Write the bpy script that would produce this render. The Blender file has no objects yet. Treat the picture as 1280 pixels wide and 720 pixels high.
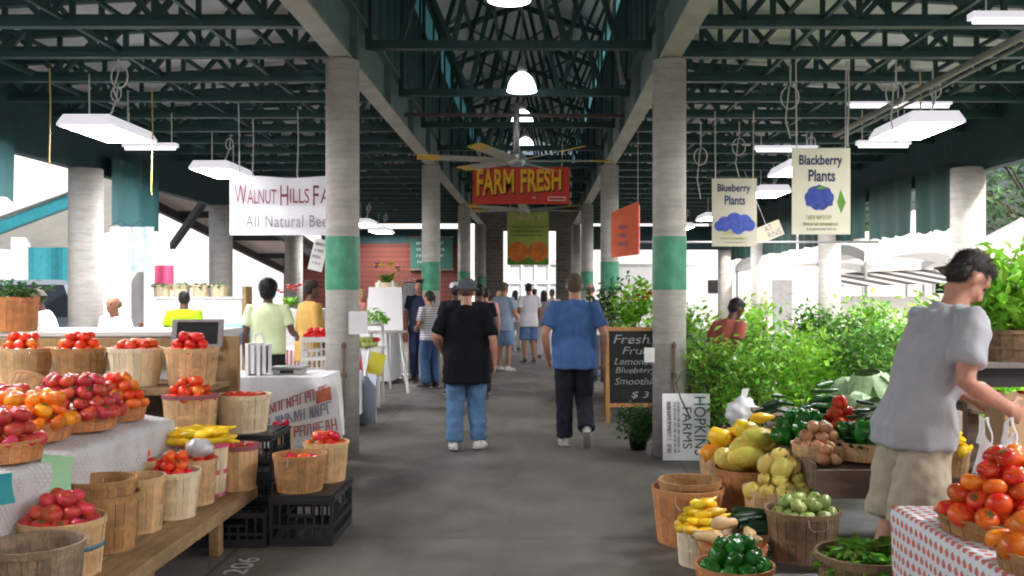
import bpy, bmesh, math, random
from math import sin, cos, pi, radians as R, sqrt, atan2
from mathutils import Vector, Matrix, Euler, noise

scn = bpy.context.scene
COL = scn.collection
rng = random.Random(7)
F = 1200.0; VX = 672.0; VY = 365.0; EYE = 1.6

def at(px, py, Y):
    return Vector(((px - VX) * Y / F, Y, EYE - (py - VY) * Y / F))
def ax(px, Y): return (px - VX) * Y / F
def az(py, Y): return EYE - (py - VY) * Y / F

# ------------------------------------------------------------------ materials
MATS = {}
def newmat(name):
    m = bpy.data.materials.new(name); m.use_nodes = True
    nt = m.node_tree; nt.nodes.clear()
    return m, nt, nt.nodes, nt.links
def srgb(h):
    h = h.lstrip('#'); c = [int(h[i:i+2], 16) / 255 for i in (0, 2, 4)]
    return tuple(x / 12.92 if x <= .04045 else ((x + .055) / 1.055) ** 2.4 for x in c)
def mat(name, col, rough=.7, var=.18, scale=6., stretch=(1, 1, 1), bump=0., bscale=60., metal=0., objrand=0.,
        island=0., trans=0., spec=.4, emit=0., dirt=0., coat=0., hue=0., nhue=0.):
    if name in MATS: return MATS[name]
    m, nt, N, L = newmat(name)
    out = N.new('ShaderNodeOutputMaterial'); b = N.new('ShaderNodeBsdfPrincipled')
    tc = N.new('ShaderNodeTexCoord'); mp = N.new('ShaderNodeMapping'); mp.inputs['Scale'].default_value = stretch
    L.new(tc.outputs['Object'], mp.inputs['Vector'])
    nz = N.new('ShaderNodeTexNoise'); nz.inputs['Scale'].default_value = scale; nz.inputs['Detail'].default_value = 5
    nz.inputs['Roughness'].default_value = .6
    L.new(mp.outputs['Vector'], nz.inputs['Vector'])
    mr = N.new('ShaderNodeMapRange'); mr.inputs['From Min'].default_value = .25; mr.inputs['From Max'].default_value = .75
    mr.inputs['To Min'].default_value = 1 - var; mr.inputs['To Max'].default_value = 1 + var
    L.new(nz.outputs['Fac'], mr.inputs['Value'])
    val = mr.outputs['Result']
    def mul(a, lo, hi, src):
        r = N.new('ShaderNodeMapRange'); r.inputs['To Min'].default_value = lo; r.inputs['To Max'].default_value = hi
        L.new(src, r.inputs['Value'])
        q = N.new('ShaderNodeMath'); q.operation = 'MULTIPLY'; L.new(a, q.inputs[0]); L.new(r.outputs['Result'], q.inputs[1])
        return q.outputs[0]
    rnd = None
    if objrand:
        oi = N.new('ShaderNodeObjectInfo'); rnd = oi.outputs['Random']; val = mul(val, 1 - objrand, 1 + objrand, rnd)
    if island:
        ge = N.new('ShaderNodeNewGeometry'); rnd = ge.outputs['Random Per Island']; val = mul(val, 1 - island, 1 + island, rnd)
    if dirt:
        n2 = N.new('ShaderNodeTexNoise'); n2.inputs['Scale'].default_value = scale * .35; n2.inputs['Detail'].default_value = 8
        n2.inputs['Roughness'].default_value = .75
        L.new(tc.outputs['Object'], n2.inputs['Vector'])
        r = N.new('ShaderNodeMapRange'); r.inputs['From Min'].default_value = .42; r.inputs['From Max'].default_value = .62
        r.inputs['To Min'].default_value = 1 - dirt; r.inputs['To Max'].default_value = 1
        L.new(n2.outputs['Fac'], r.inputs['Value'])
        q = N.new('ShaderNodeMath'); q.operation = 'MULTIPLY'; L.new(val, q.inputs[0]); L.new(r.outputs['Result'], q.inputs[1]); val = q.outputs[0]
    hs = N.new('ShaderNodeHueSaturation'); hs.inputs['Color'].default_value = (*col[:3], 1)
    L.new(val, hs.inputs['Value'])
    if hue and rnd is not None:
        r = N.new('ShaderNodeMapRange'); r.inputs['To Min'].default_value = .5 - hue; r.inputs['To Max'].default_value = .5 + hue
        fr = N.new('ShaderNodeMath'); fr.operation = 'MULTIPLY'; fr.inputs[1].default_value = 7.31; L.new(rnd, fr.inputs[0])
        f2 = N.new('ShaderNodeMath'); f2.operation = 'FRACT'; L.new(fr.outputs[0], f2.inputs[0])
        L.new(f2.outputs[0], r.inputs['Value']); hv = r.outputs['Result']
        if nhue:
            n4 = N.new('ShaderNodeTexNoise'); n4.inputs['Scale'].default_value = 1.3; n4.inputs['Detail'].default_value = 4; n4.noise_dimensions = '4D'; L.new(tc.outputs['Object'], n4.inputs['Vector'])
            w4 = N.new('ShaderNodeMath'); w4.operation = 'MULTIPLY'; w4.inputs[1].default_value = 50; L.new(rnd, w4.inputs[0]); L.new(w4.outputs[0], n4.inputs['W'])
            r4 = N.new('ShaderNodeMapRange'); r4.inputs[1].default_value = .3; r4.inputs[2].default_value = .75; r4.inputs[3].default_value = -nhue * .4; r4.inputs[4].default_value = nhue; L.new(n4.outputs['Fac'], r4.inputs[0])
            a4 = N.new('ShaderNodeMath'); L.new(hv, a4.inputs[0]); L.new(r4.outputs[0], a4.inputs[1]); hv = a4.outputs[0]
        L.new(hv, hs.inputs['Hue'])
    L.new(hs.outputs['Color'], b.inputs['Base Color'])
    b.inputs['Roughness'].default_value = rough; b.inputs['Metallic'].default_value = metal
    b.inputs['Specular IOR Level'].default_value = spec
    if coat: b.inputs['Coat Weight'].default_value = coat; b.inputs['Coat Roughness'].default_value = .12
    if emit:
        b.inputs['Emission Strength'].default_value = emit; b.inputs['Emission Color'].default_value = (*col[:3], 1)
    if bump:
        n3 = N.new('ShaderNodeTexNoise'); n3.inputs['Scale'].default_value = bscale; n3.inputs['Detail'].default_value = 4
        L.new(mp.outputs['Vector'], n3.inputs['Vector'])
        bp = N.new('ShaderNodeBump'); bp.inputs['Strength'].default_value = bump; bp.inputs['Distance'].default_value = .02
        L.new(n3.outputs['Fac'], bp.inputs['Height']); L.new(bp.outputs['Normal'], b.inputs['Normal'])
    sh = b.outputs[0]
    if trans:
        t = N.new('ShaderNodeBsdfTranslucent'); L.new(hs.outputs['Color'], t.inputs['Color'])
        mx = N.new('ShaderNodeMixShader'); mx.inputs[0].default_value = trans
        L.new(sh, mx.inputs[1]); L.new(t.outputs[0], mx.inputs[2]); sh = mx.outputs[0]
    L.new(sh, out.inputs[0])
    MATS[name] = m
    return m
def wavemat(name, c1, c2, scale, axis='Z', rough=.8, sharp=.5, dist=0., noise_var=.1, profile='SIN'):
    if name in MATS: return MATS[name]
    m, nt, N, L = newmat(name)
    out = N.new('ShaderNodeOutputMaterial'); b = N.new('ShaderNodeBsdfPrincipled'); b.inputs['Roughness'].default_value = rough
    tc = N.new('ShaderNodeTexCoord'); w = N.new('ShaderNodeTexWave'); w.wave_type = 'BANDS'; w.bands_direction = axis; w.wave_profile = profile
    w.inputs['Scale'].default_value = scale; w.inputs['Distortion'].default_value = dist
    L.new(tc.outputs['Object'], w.inputs['Vector'])
    r = N.new('ShaderNodeValToRGB'); r.color_ramp.elements[0].position = sharp - .04; r.color_ramp.elements[1].position = sharp + .04
    r.color_ramp.elements[0].color = (*c1, 1); r.color_ramp.elements[1].color = (*c2, 1)
    L.new(w.outputs['Fac'], r.inputs[0]); L.new(r.outputs[0], b.inputs['Base Color']); L.new(b.outputs[0], out.inputs[0])
    MATS[name] = m; return m

steel = mat('dark_green_steel', (.020, .056, .054), .5, .3, 3, spec=.3)
beam_paint = mat('beam_paint_green_grey', (.13, .20, .19), .5, .2, 2, dirt=.3)
flange_paint = mat('flange_cream_grey', (.38, .38, .34), .6, .2, 3, dirt=.25)
deck_m = mat('white_roof_deck', (.80, .82, .82), .7, .1, 2, dirt=.12)
fascia_m = mat('dark_teal_fascia', (.012, .045, .05), .7, .3, 3)
green_band = mat('green_painted_band', (.085, .36, .22), .4, .15, 9, dirt=.3)
galv = mat('galvanised_metal', (.42, .43, .44), .4, .15, 8, metal=.6)
blackplastic = mat('black_plastic', (.018, .018, .021), .45, .3, 10)
whiteplastic = mat('white_plastic', (.72, .72, .74), .4, .06, 10)
white_cloth = mat('white_cloth', (.78, .78, .80), .85, .06, 4, bump=.15, bscale=25)
wood_plain = mat('raw_plank_wood', (.36, .24, .12), .75, .35, 5, stretch=(6, 1, 6), bump=.25, bscale=30, dirt=.35)
wood_side = mat('side_board_wood', (.40, .27, .13), .7, .3, 5, stretch=(6, 6, 1), dirt=.25)
wood_dark = mat('weathered_crate_wood', (.17, .12, .085), .8, .4, 6, stretch=(1, 6, 6), bump=.3, bscale=30, dirt=.4)
white_paint = mat('white_paint', (.78, .78, .77), .6, .06, 3, dirt=.12)
leaf_green = mat('leaf_green', (.20, .42, .05), .45, .25, 9, island=.65, trans=.4, hue=.03)
leaf_bright = mat('leaf_bright_green', (.26, .54, .05), .45, .2, 9, island=.45, trans=.35, hue=.02)
leaf_mid = mat('leaf_mid_green', (.085, .22, .03), .5, .25, 9, island=.6, trans=.3, hue=.025)
leaf_dark = mat('leaf_dark_green', (.03, .11, .02), .5, .25, 9, island=.5, trans=.2, hue=.02)
tree_leaf = mat('tree_leaf', (.15, .27, .13), .6, .25, 3, island=.5, trans=.3, hue=.02)
stem_m = mat('plant_stem', (.10, .09, .035), .8, .3, 20)
bark = mat('tree_bark', (.10, .075, .05), .9, .35, 10, bump=.5)
cord_w = mat('white_cord', (.55, .55, .53), .6)
cord_y = mat('yellow_cord', (.45, .36, .12), .6)
lamp_emit = mat('lit_diffuser', (1., .97, .98), .5, .02, 3, emit=108)
lampdome = mat('lit_acrylic_dome', (.85, .88, .9), .25, .05, 6, emit=5)
blackm = mat('black_paint', (.012, .012, .013), .5, .2)
ink_red = mat('ink_maroon', (.20, .015, .05), .7, .15)
ink_grey = mat('ink_grey', (.22, .20, .22), .7, .15)
ink_blue = mat('ink_navy', (.035, .045, .12), .7, .15)
ink_green = mat('ink_dark_green', (.02, .12, .05), .7, .15)
ink_yellow = mat('letters_yellow', (.80, .42, .02), .6, .25, 20)
chalk = mat('chalk_strokes', (.32, .34, .35), .95, .6, 45)
slate = mat('chalkboard_slate', (.016, .019, .021), .8, .5, 5, dirt=.2)

# ------------------------------------------------------------------ mesh builder
class MB:
    def __init__(s): s.v = []; s.f = []; s.m = []
    def add(s, vs, fs, mi=0):
        o = len(s.v); s.v += [tuple(p) for p in vs]
        for f in fs: s.f.append(tuple(o + i for i in f)); s.m.append(mi)
    def box(s, cx, cy, cz, sx, sy, sz, rz=0., mi=0):
        M = Matrix.Rotation(rz, 3, 'Z'); c = Vector((cx, cy, cz))
        vs = [c + M @ Vector((x * sx / 2, y * sy / 2, z * sz / 2)) for z in (-1, 1) for y in (-1, 1) for x in (-1, 1)]
        s.add(vs, [(0, 2, 3, 1), (4, 5, 7, 6), (0, 1, 5, 4), (2, 6, 7, 3), (0, 4, 6, 2), (1, 3, 7, 5)], mi); return s
    def b2(s, x0, x1, y0, y1, z0, z1, mi=0):
        return s.box((x0 + x1) / 2, (y0 + y1) / 2, (z0 + z1) / 2, abs(x1 - x0), abs(y1 - y0), abs(z1 - z0), 0, mi)
    def bar(s, p0, p1, w, h=None, up=(0, 0, 1), mi=0):
        p0 = Vector(p0); p1 = Vector(p1); h = h or w; t = (p1 - p0).normalized(); u = Vector(up)
        if abs(t.dot(u)) > .99: u = Vector((0, 1, 0))
        a = t.cross(u).normalized(); b = a.cross(t).normalized()
        vs = [p + a * (i * w / 2) + b * (j * h / 2) for p in (p0, p1) for i, j in ((-1, -1), (1, -1), (1, 1), (-1, 1))]
        s.add(vs, [(0, 1, 2, 3), (7, 6, 5, 4), (0, 4, 5, 1), (1, 5, 6, 2), (2, 6, 7, 3), (3, 7, 4, 0)], mi); return s
    def loft(s, pts, rad, ref=(1, 0, 0), n=12, mi=0, caps=True, round_=False):
        pts = [Vector(p) for p in pts]; rad = [(r, r) if not isinstance(r, tuple) else r for r in rad]
        if round_:
            t0 = (pts[0] - pts[1]).normalized(); t1 = (pts[-1] - pts[-2]).normalized()
            a, b = rad[0]; c, d = rad[-1]
            e0 = [(pts[0] + t0 * min(a, b) * k, (a * q, b * q)) for k, q in ((.95, .3), (.75, .65), (.4, .92))]
            e1 = [(pts[-1] + t1 * min(c, d) * k, (c * q, d * q)) for k, q in ((.4, .92), (.75, .65), (.95, .3))]
            pts = [p for p, _ in e0] + pts + [p for p, _ in e1]; rad = [r for _, r in e0] + rad + [r for _, r in e1]
        vs = []; ref = Vector(ref)
        for i, p in enumerate(pts):
            t = (pts[min(i + 1, len(pts) - 1)] - pts[max(i - 1, 0)]).normalized()
            a = ref - t * ref.dot(t)
            if a.length < 1e-3: a = Vector((0, 1, 0)) - t * t.y
            a.normalize(); b = t.cross(a)
            for k in range(n):
                th = 2 * pi * k / n; vs.append(p + a * (rad[i][0] * cos(th)) + b * (rad[i][1] * sin(th)))
        fs = []
        for i in range(len(pts) - 1):
            for k in range(n):
                k2 = (k + 1) % n; fs.append((i * n + k, i * n + k2, (i + 1) * n + k2, (i + 1) * n + k))
        if caps: fs.append(tuple(reversed(range(n)))); fs.append(tuple((len(pts) - 1) * n + k for k in range(n)))
        s.add(vs, fs, mi); return s
    def tube(s, pts, r, n=6, mi=0): return s.loft(pts, [r] * len(pts), (.31, .2, .93), n, mi)
    def lathe(s, prof, n=24, c=(0, 0, 0), mi=0, cap=False):
        c = Vector(c); vs = []; fs = []
        for r, z in prof:
            for k in range(n): vs.append(c + Vector((r * cos(2 * pi * k / n), r * sin(2 * pi * k / n), z)))
        for i in range(len(prof) - 1):
            for k in range(n):
                k2 = (k + 1) % n; fs.append((i * n + k, i * n + k2, (i + 1) * n + k2, (i + 1) * n + k))
        if cap: fs.append(tuple(reversed(range(n)))); fs.append(tuple((len(prof) - 1) * n + k for k in range(n)))
        s.add(vs, fs, mi); return s
    def ell(s, c, r, n=14, m=9, rot=None, mi=0, fn=None):
        c = Vector(c); vs = []; fs = []
        for i in range(m + 1):
            ph = pi * i / m
            for k in range(n):
                th = 2 * pi * k / n; d = Vector((sin(ph) * cos(th), sin(ph) * sin(th), cos(ph)))
                q = fn(d, th, ph) if fn else 1.
                p = Vector((d.x * r[0] * q, d.y * r[1] * q, d.z * r[2] * q))
                vs.append(c + (rot @ p if rot else p))
        for i in range(m):
            for k in range(n):
                k2 = (k + 1) % n; fs.append((i * n + k, (i + 1) * n + k, (i + 1) * n + k2, i * n + k2))
        s.add(vs, fs, mi); return s
    def grid(s, fn, nu, nv, mi=0):
        vs = [fn(i / nu, j / nv) for j in range(nv + 1) for i in range(nu + 1)]
        s.add(vs, [(j * (nu + 1) + i, j * (nu + 1) + i + 1, (j + 1) * (nu + 1) + i + 1, (j + 1) * (nu + 1) + i) for j in range(nv) for i in range(nu)], mi); return s
    def leaf(s, p, d, nrm, ln, wd, mi=0):
        d = d.normalized(); a = d.cross(nrm)
        if a.length < 1e-3: a = Vector((1, 0, 0))
        a.normalize(); nn = a.cross(d)
        s.add([p, p + d * ln * .45 + a * wd / 2 + nn * ln * .08, p + d * ln - nn * ln * .1, p + d * ln * .45 - a * wd / 2 + nn * ln * .08], [(0, 1, 2, 3)], mi)
    def mesh(s, name, mats, smooth=False):
        me = bpy.data.meshes.new(name); me.from_pydata(s.v, [], s.f); me.validate()
        for m in (mats if isinstance(mats, (list, tuple)) else [mats]): me.materials.append(m)
        if len(me.polygons) == len(s.m): me.polygons.foreach_set('material_index', s.m)
        if smooth: me.polygons.foreach_set('use_smooth', [True] * len(me.polygons))
        me.update(); return me
    def build(s, name, mats, parent=None, smooth=False, loc=None):
        return obj(name, s.mesh(name, mats, smooth), parent, loc)

def obj(name, data, parent=None, loc=None, rot=None, scale=None):
    o = bpy.data.objects.new(name, data); COL.objects.link(o)
    if parent is not None: o.parent = parent
    if loc is not None: o.location = loc
    if rot is not None: o.rotation_euler = rot
    if scale is not None: o.scale = scale
    return o
def tag(o, label, cat, group=None):
    if len(label.split()) > 16: print('LONGLABEL', len(label.split()), label)
    o['label'] = label; o['category'] = cat
    if group: o['group'] = group
    return o
def thing(name, label, cat, loc=(0, 0, 0), rz=0., group=None):
    o = obj(name, None, None, loc, (0, 0, rz)); o.empty_display_size = .1
    return tag(o, label, cat, group)
def struct(o): o['kind'] = 'structure'; return o
def children(o): return [c for c in bpy.data.objects if c.parent == o]
KIDS = {}
def dup(root, loc, rz=0., label=None, group=None, scale=None, rot=None):
    if root.name not in KIDS: KIDS[root.name] = [(c, [(g) for g in children(c)]) for c in children(root)]
    r = root.copy(); COL.objects.link(r); r.location = loc; r.rotation_euler = rot or (0, 0, rz)
    if scale is not None: r.scale = scale
    if label: r['label'] = label
    if group: r['group'] = group
    for c, gs in KIDS[root.name]:
        cc = c.copy(); COL.objects.link(cc); cc.parent = r
        for g in gs: gg = g.copy(); COL.objects.link(gg); gg.parent = cc
    return r
def bevel(o, w=.006, seg=2):
    m = o.modifiers.new('bevel', 'BEVEL'); m.width = w; m.segments = seg; m.limit_method = 'ANGLE'; return o

def text_mesh(s, m, shear=0., space=1., bold=0.):
    cu = bpy.data.curves.new('txt', 'FONT'); cu.body = s; cu.size = 1; cu.shear = shear; cu.space_character = space; cu.resolution_u = 3; cu.offset = bold
    o = bpy.data.objects.new('txt', cu); COL.objects.link(o)
    dg = bpy.context.evaluated_depsgraph_get(); dg.update()
    me = bpy.data.meshes.new_from_object(o.evaluated_get(dg)); bpy.data.objects.remove(o); bpy.data.curves.remove(cu)
    me.materials.clear(); me.materials.append(m)
    return me
def lettering(s, m, parent, x0, x1, z0, z1, y, shear=0., warp=None, name='lettering', space=1., bold=0., lab=None):
    """upright text facing -Y in the parent's frame, filling the given rectangle"""
    me = text_mesh(s, m, shear, space, bold)
    xs = [v.co.x for v in me.vertices]; ys = [v.co.y for v in me.vertices]
    a, b, c, d = min(xs), max(xs), min(ys), max(ys)
    for v in me.vertices:
        u = (v.co.x - a) / (b - a); w = (v.co.y - c) / (d - c)
        if warp: w = warp(u, w)
        v.co = (x0 + u * (x1 - x0), y, z0 + w * (z1 - z0))
    o = obj(name, me, parent)
    if lab: o['label'] = lab
    return o
def scrawl(mb, x0, x1, z0, z1, y, r, dens=1.):
    # illegible narrow capital-like strokes
    h = z1 - z0; x = x0; t = h * .13
    while x < x1 - h * .3:
        w = h * r.uniform(.32, .55)
        if r.random() < .12: x += h * .35; continue
        lean = r.uniform(-.06, .06) * h
        mb.bar((x, y, z0), (x + lean, y, z1), t, .001, (0, 1, 0))
        if r.random() < .75: mb.bar((x + w * .8, y, z0 + h * r.choice((0, 0, .4))), (x + w * .8 - lean, y, z1), t, .001, (0, 1, 0))
        k = r.randrange(4)
        if k == 0: mb.bar((x, y - .0012, z1), (x + w * .8, y - .0012, z0), t * .9, .001, (0, 1, 0))
        if k in (1, 3): mb.bar((x, y - .0012, z0 + h * .5), (x + w * .8, y - .0012, z0 + h * .52), t * .8, .001, (0, 1, 0))
        if k in (2, 3): mb.bar((x, y - .0012, z1 - t * .4), (x + w * .85, y - .0012, z1 - t * .4), t * .8, .001, (0, 1, 0))
        x += w + h * .12
def scribble(mb, *a): scrawl(mb, *a)
def scribble_old(mb, x0, x1, z0, z1, y, r, gap=.35):
    h = z1 - z0; x = x0; t = h * .16
    while x < x1 - h * .4:
        w = h * r.uniform(.45, .8); k = r.randrange(5)
        if k != 4: mb.b2(x, x + t, y, y + .001, z0, z1)
        if k in (0, 1, 3): mb.b2(x + t, x + w, y, y + .001, z1 - t, z1)
        if k in (0, 2): mb.b2(x + t, x + w, y, y + .001, z0, z0 + t)
        if k in (1, 2, 3): mb.b2(x + t, x + w, y, y + .001, z0 + h * .42, z0 + h * .42 + t)
        if k in (3, 4): mb.b2(x + w - t, x + w, y, y + .001, z0, z1 - t)
        x += w + h * (.28 if r.random() < .8 else .8)

# ------------------------------------------------------------------ camera, world, sun
cam = bpy.data.cameras.new('camera'); co = bpy.data.objects.new('camera', cam); COL.objects.link(co)
cam.sensor_width = 36; cam.lens = 36 * F / 1280; cam.shift_x = (640 - VX) / 1280; cam.shift_y = (VY - 360) / 1280
cam.clip_start = .1; cam.clip_end = 1500
co.location = (0, 0, EYE); co.rotation_euler = (pi / 2, 0, 0); scn.camera = co
SUN_EL, SUN_AZ = R(43), R(140)      # azimuth measured clockwise from +Y
w = bpy.data.worlds.new('World'); scn.world = w; w.use_nodes = True
nt = w.node_tree; bg = nt.nodes['Background']; sky = nt.nodes.new('ShaderNodeTexSky'); sky.sky_type = 'NISHITA'
sky.sun_disc = False; sky.sun_elevation = SUN_EL; sky.sun_rotation = SUN_AZ; sky.air_density = 1.0; sky.dust_density = 6; sky.ozone_density = 1
nt.links.new(sky.outputs[0], bg.inputs[0]); bg.inputs[1].default_value = .15
sl = bpy.data.lights.new('sun', 'SUN'); sl.energy = 5; sl.angle = R(.5); sl.color = (1, .95, .88)
so = bpy.data.objects.new('sun', sl); COL.objects.link(so)
sd = Vector((sin(SUN_AZ) * cos(SUN_EL), cos(SUN_AZ) * cos(SUN_EL), sin(SUN_EL)))
so.rotation_euler = sd.to_track_quat('Z', 'Y').to_euler(); so.location = sd * 40
scn.view_settings.view_transform = 'Standard'; scn.view_settings.look = 'None'; scn.view_settings.exposure = 0
scn.cycles.use_denoising = True; scn.cycles.max_bounces = 9; scn.cycles.diffuse_bounces = 6; scn.cycles.filter_width = 2.0
scn.cycles.sample_clamp_indirect = 8
scn.cycles.caustics_reflective = False; scn.cycles.caustics_refractive = False

# ------------------------------------------------------------------ people
def remesh(mb, name, vox, m, smooth_it=4, fac=.5):
    me = mb.mesh('tmp', []); o = bpy.data.objects.new('tmp', me); COL.objects.link(o)
    r = o.modifiers.new('r', 'REMESH'); r.mode = 'VOXEL'; r.voxel_size = vox; r.use_smooth_shade = True
    if smooth_it:
        s = o.modifiers.new('s', 'SMOOTH'); s.iterations = smooth_it; s.factor = fac
    dg = bpy.context.evaluated_depsgraph_get(); dg.update()
    out = bpy.data.meshes.new_from_object(o.evaluated_get(dg)); out.name = name
    bpy.data.objects.remove(o); bpy.data.meshes.remove(me)
    out.materials.clear(); out.materials.append(m)
    return out
def wrinkle(me, amp, sc, zst=.45):
    n = len(me.vertices); co_ = [0.] * (3 * n); nr = [0.] * (3 * n)
    me.vertices.foreach_get('co', co_); me.vertices.foreach_get('normal', nr)
    for i in range(n):
        x, y, z = co_[3 * i:3 * i + 3]
        q = Vector((x * sc, y * sc, z * sc * zst))
        d = noise.noise(q) + .5 * noise.noise(q * 2.3 + Vector((3, 1, 7)))
        rdg = 1 - abs(noise.noise(Vector((x * sc * .7 + z * 2, y * sc * .7, z * sc * .8 - x * 3)))) * 2.2
        k = amp * (d + .55 * rdg + .25)
        for j in range(3): co_[3 * i + j] += nr[3 * i + j] * k
    me.vertices.foreach_set('co', co_); me.update()

def skinmat(name, col):
    m = mat(name, col, .5, .16, 22, bump=.12, bscale=140, dirt=.12); b = [n for n in m.node_tree.nodes if n.type == 'BSDF_PRINCIPLED'][0]
    b.inputs['Subsurface Weight'].default_value = .2; b.inputs['Subsurface Radius'].default_value = (.012, .005, .003); b.inputs['Subsurface Scale'].default_value = 1.; return m
SKIN = {'fair': skinmat('skin_fair', (.54, .27, .19)), 'tan': skinmat('skin_tan', (.36, .17, .10)),
        'brown': skinmat('skin_brown', (.13, .062, .04))}
HAIR = {'dark': mat('hair_dark_brown', (.018, .012, .009), .5, .4, 60, stretch=(1, 1, .25), bump=.5, bscale=130),
        'black': mat('hair_black', (.008, .007, .007), .5, .4, 60, bump=.5, bscale=120),
        'grey': mat('hair_grey_brown', (.13, .095, .07), .6, .3, 60, bump=.5, bscale=120),
        'blond': mat('hair_blond', (.42, .26, .12), .6, .3, 50, bump=.4, bscale=120)}
eye_m = mat('eye_dark', (.02, .015, .012), .2); lip_m = mat('lip_skin', (.36, .13, .11), .5); sole_m = mat('shoe_sole', (.35, .34, .32), .7, .2)
def fabric(name, hexc, var=.12, **k): return mat('fabric_' + name, srgb(hexc), .9, var, 9, bump=.12, bscale=90, spec=.15, **k)

def person(label, loc, face=0., H=1.75, skin='fair', girth=0., lean=0., pose=None, hair='dark', hairstyle='short', head_pitch=0., head_yaw=0.,
           top=None, top_hem=.84, sleeve=.62, top_flare=1., bottom=None, bottom_len=1., legw=1., shoes=None, hat=None, hatm=None, vox=.016, group=None, hands=True,
           backseam=0., wr=1.):
    s = H / 1.75
    root_mesh_name = 'person'
    P = {'sL': (-.185, -.01, 1.42), 'sR': (.185, -.01, 1.42), 'eL': (-.25, -.03, 1.13), 'eR': (.25, -.03, 1.13), 'wL': (-.265, .07, .88), 'wR': (.265, .07, .88),
         'hL': (-.092, 0, .92), 'hR': (.092, 0, .92), 'kL': (-.105, .02, .50), 'kR': (.105, .02, .50), 'aL': (-.11, -.03, .09), 'aR': (.11, -.03, .09),
         'tL': (-.125, .14, .035), 'tR': (.125, .14, .035)}
    fixed = set()
    for k, v in (pose or {}).items(): P[k] = v; fixed.add(k)
    P = {k: Vector(v) for k, v in P.items()}
    def T(p):
        p = Vector(p); z = p.z - .95
        if z <= -.1: return p
        t = min(1, max(0, (p.z - .85) / .5)); t = t * t * (3 - 2 * t)
        q = Vector((p.x, p.y, z)); M = Matrix.Rotation(-lean * (.55 + .45 * t) * min(1, (z + .1) / .12), 3, 'X')
        return M @ q + Vector((0, 0, .95))
    for k in ('sL', 'sR', 'eL', 'eR', 'wL', 'wR'):
        if k not in fixed: P[k] = T(P[k])
    g = girth
    tor = [(.84, .09, .085, 0), (.90, .155, .11, -.01), (.98, .168, .118, -.012), (1.08, .155 * (1 + .28 * g), .105 * (1 + .5 * g), .012 * g * 4), (1.20, .162 * (1 + .16 * g), .112 * (1 + .38 * g), .01 * g * 3),
           (1.31, .178 * (1 + .06 * g), .115 * (1 + .15 * g), -.005), (1.40, .172, .098, -.015), (1.455, .10, .075, -.012)]
    hb = Vector((0, .025, 1.625)); neck0 = T((0, -.015, 1.42)); hc = T(hb)
    HM = Matrix.Rotation(-(lean * .75) - head_pitch, 3, 'X'); HM = Matrix.Rotation(head_yaw, 3, 'Z') @ HM
    def hd(p): return hc + HM @ Vector(p)
    S = lambda p: Vector(p) * s
    body = MB()
    def tl(m, infl, z0=None, z1=9, fl=1.):
        pts = []; rad = []
        for z, rx, ry, yo in tor:
            if z0 is not None and z < z0 - .03: continue
            k = 1 + (fl - 1) * max(0, min(1, (1.2 - z) / .3))
            pts.append(S(T((0, yo, z)))); rad.append(((rx * k + infl) * s, (ry * k + infl) * s))
        m.loft(pts, rad, (1, 0, 0), 20)
    tl(body, -.014 if top is not None else 0)
    body.loft([S(neck0), S(neck0.lerp(hc, .45)), S(hd((0, -.015, -.05)))], [.062 * s, .056 * s, .055 * s], (1, 0, 0), 12)
    # head: cranium + jaw + features, all remeshed into one surface
    def E(c, r): body.ell(S(hd(c)), [x * s for x in r], 16, 11, HM)
    E((0, -.012, .03), (.076, .097, .088)); E((0, .02, -.035), (.062, .07, .08)); E((0, .045, -.085), (.036, .034, .028))
    E((0, .092, -.028), (.013, .02, .016)); body.loft([S(hd((0, .082, .022))), S(hd((0, .104, -.025)))], [.009 * s, .014 * s], (1, 0, 0), 8, round_=True)
    E((0, .075, .032), (.05, .018, .012))
    for sx in (-1, 1): E((sx * .079, -.008, -.012), (.011, .02, .034)); E((sx * .036, .058, -.03), (.022, .022, .02))
    for a, sd_ in (('L', -1), ('R', 1)):
        sh, el, wr_ = P['s' + a], P['e' + a], P['w' + a]
        body.loft([S(sh.lerp(el, .03)), S(sh.lerp(el, .35)), S(el), S(el.lerp(wr_, .3)), S(wr_)], [.050 * s, .050 * s, .041 * s, .043 * s, .028 * s], (1, .2, 0), 12, round_=True)
        hp, kn, an, to = P['h' + a], P['k' + a], P['a' + a], P['t' + a]
        body.loft([S(hp), S(hp.lerp(kn, .4)), S(kn), S(kn.lerp(an, .3)), S(an)], [.088 * s, .077 * s, .056 * s, .057 * s, .036 * s], (1, .1, 0), 14, round_=True)
        fd = (to - an); fd.z = 0
        body.loft([S(an + Vector((0, 0, -.035)) - fd * .3), S(an.lerp(to, .5) + Vector((0, 0, -.012))), S(to)], [(.034 * s, .03 * s), (.042 * s, .03 * s), (.036 * s, .018 * s)], (1, 0, 0), 10, round_=True)
        d = (wr_ - el).normalized()
        ns = Vector((sd_, 0, 0)); ns = (ns - d * ns.dot(d)).normalized(); br = d.cross(ns).normalized()  # breadth direction of the palm
        if br.y < 0: br = -br
        pc = wr_ + d * .05
        body.loft([S(wr_ - d * .01), S(wr_ + d * .03), S(wr_ + d * .085)], [(.027 * s, .02 * s), (.041 * s, .017 * s), (.038 * s, .014 * s)], br, 10, round_=True)
    me = remesh(body, 'person', vox * s, SKIN[skin], 3)
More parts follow.
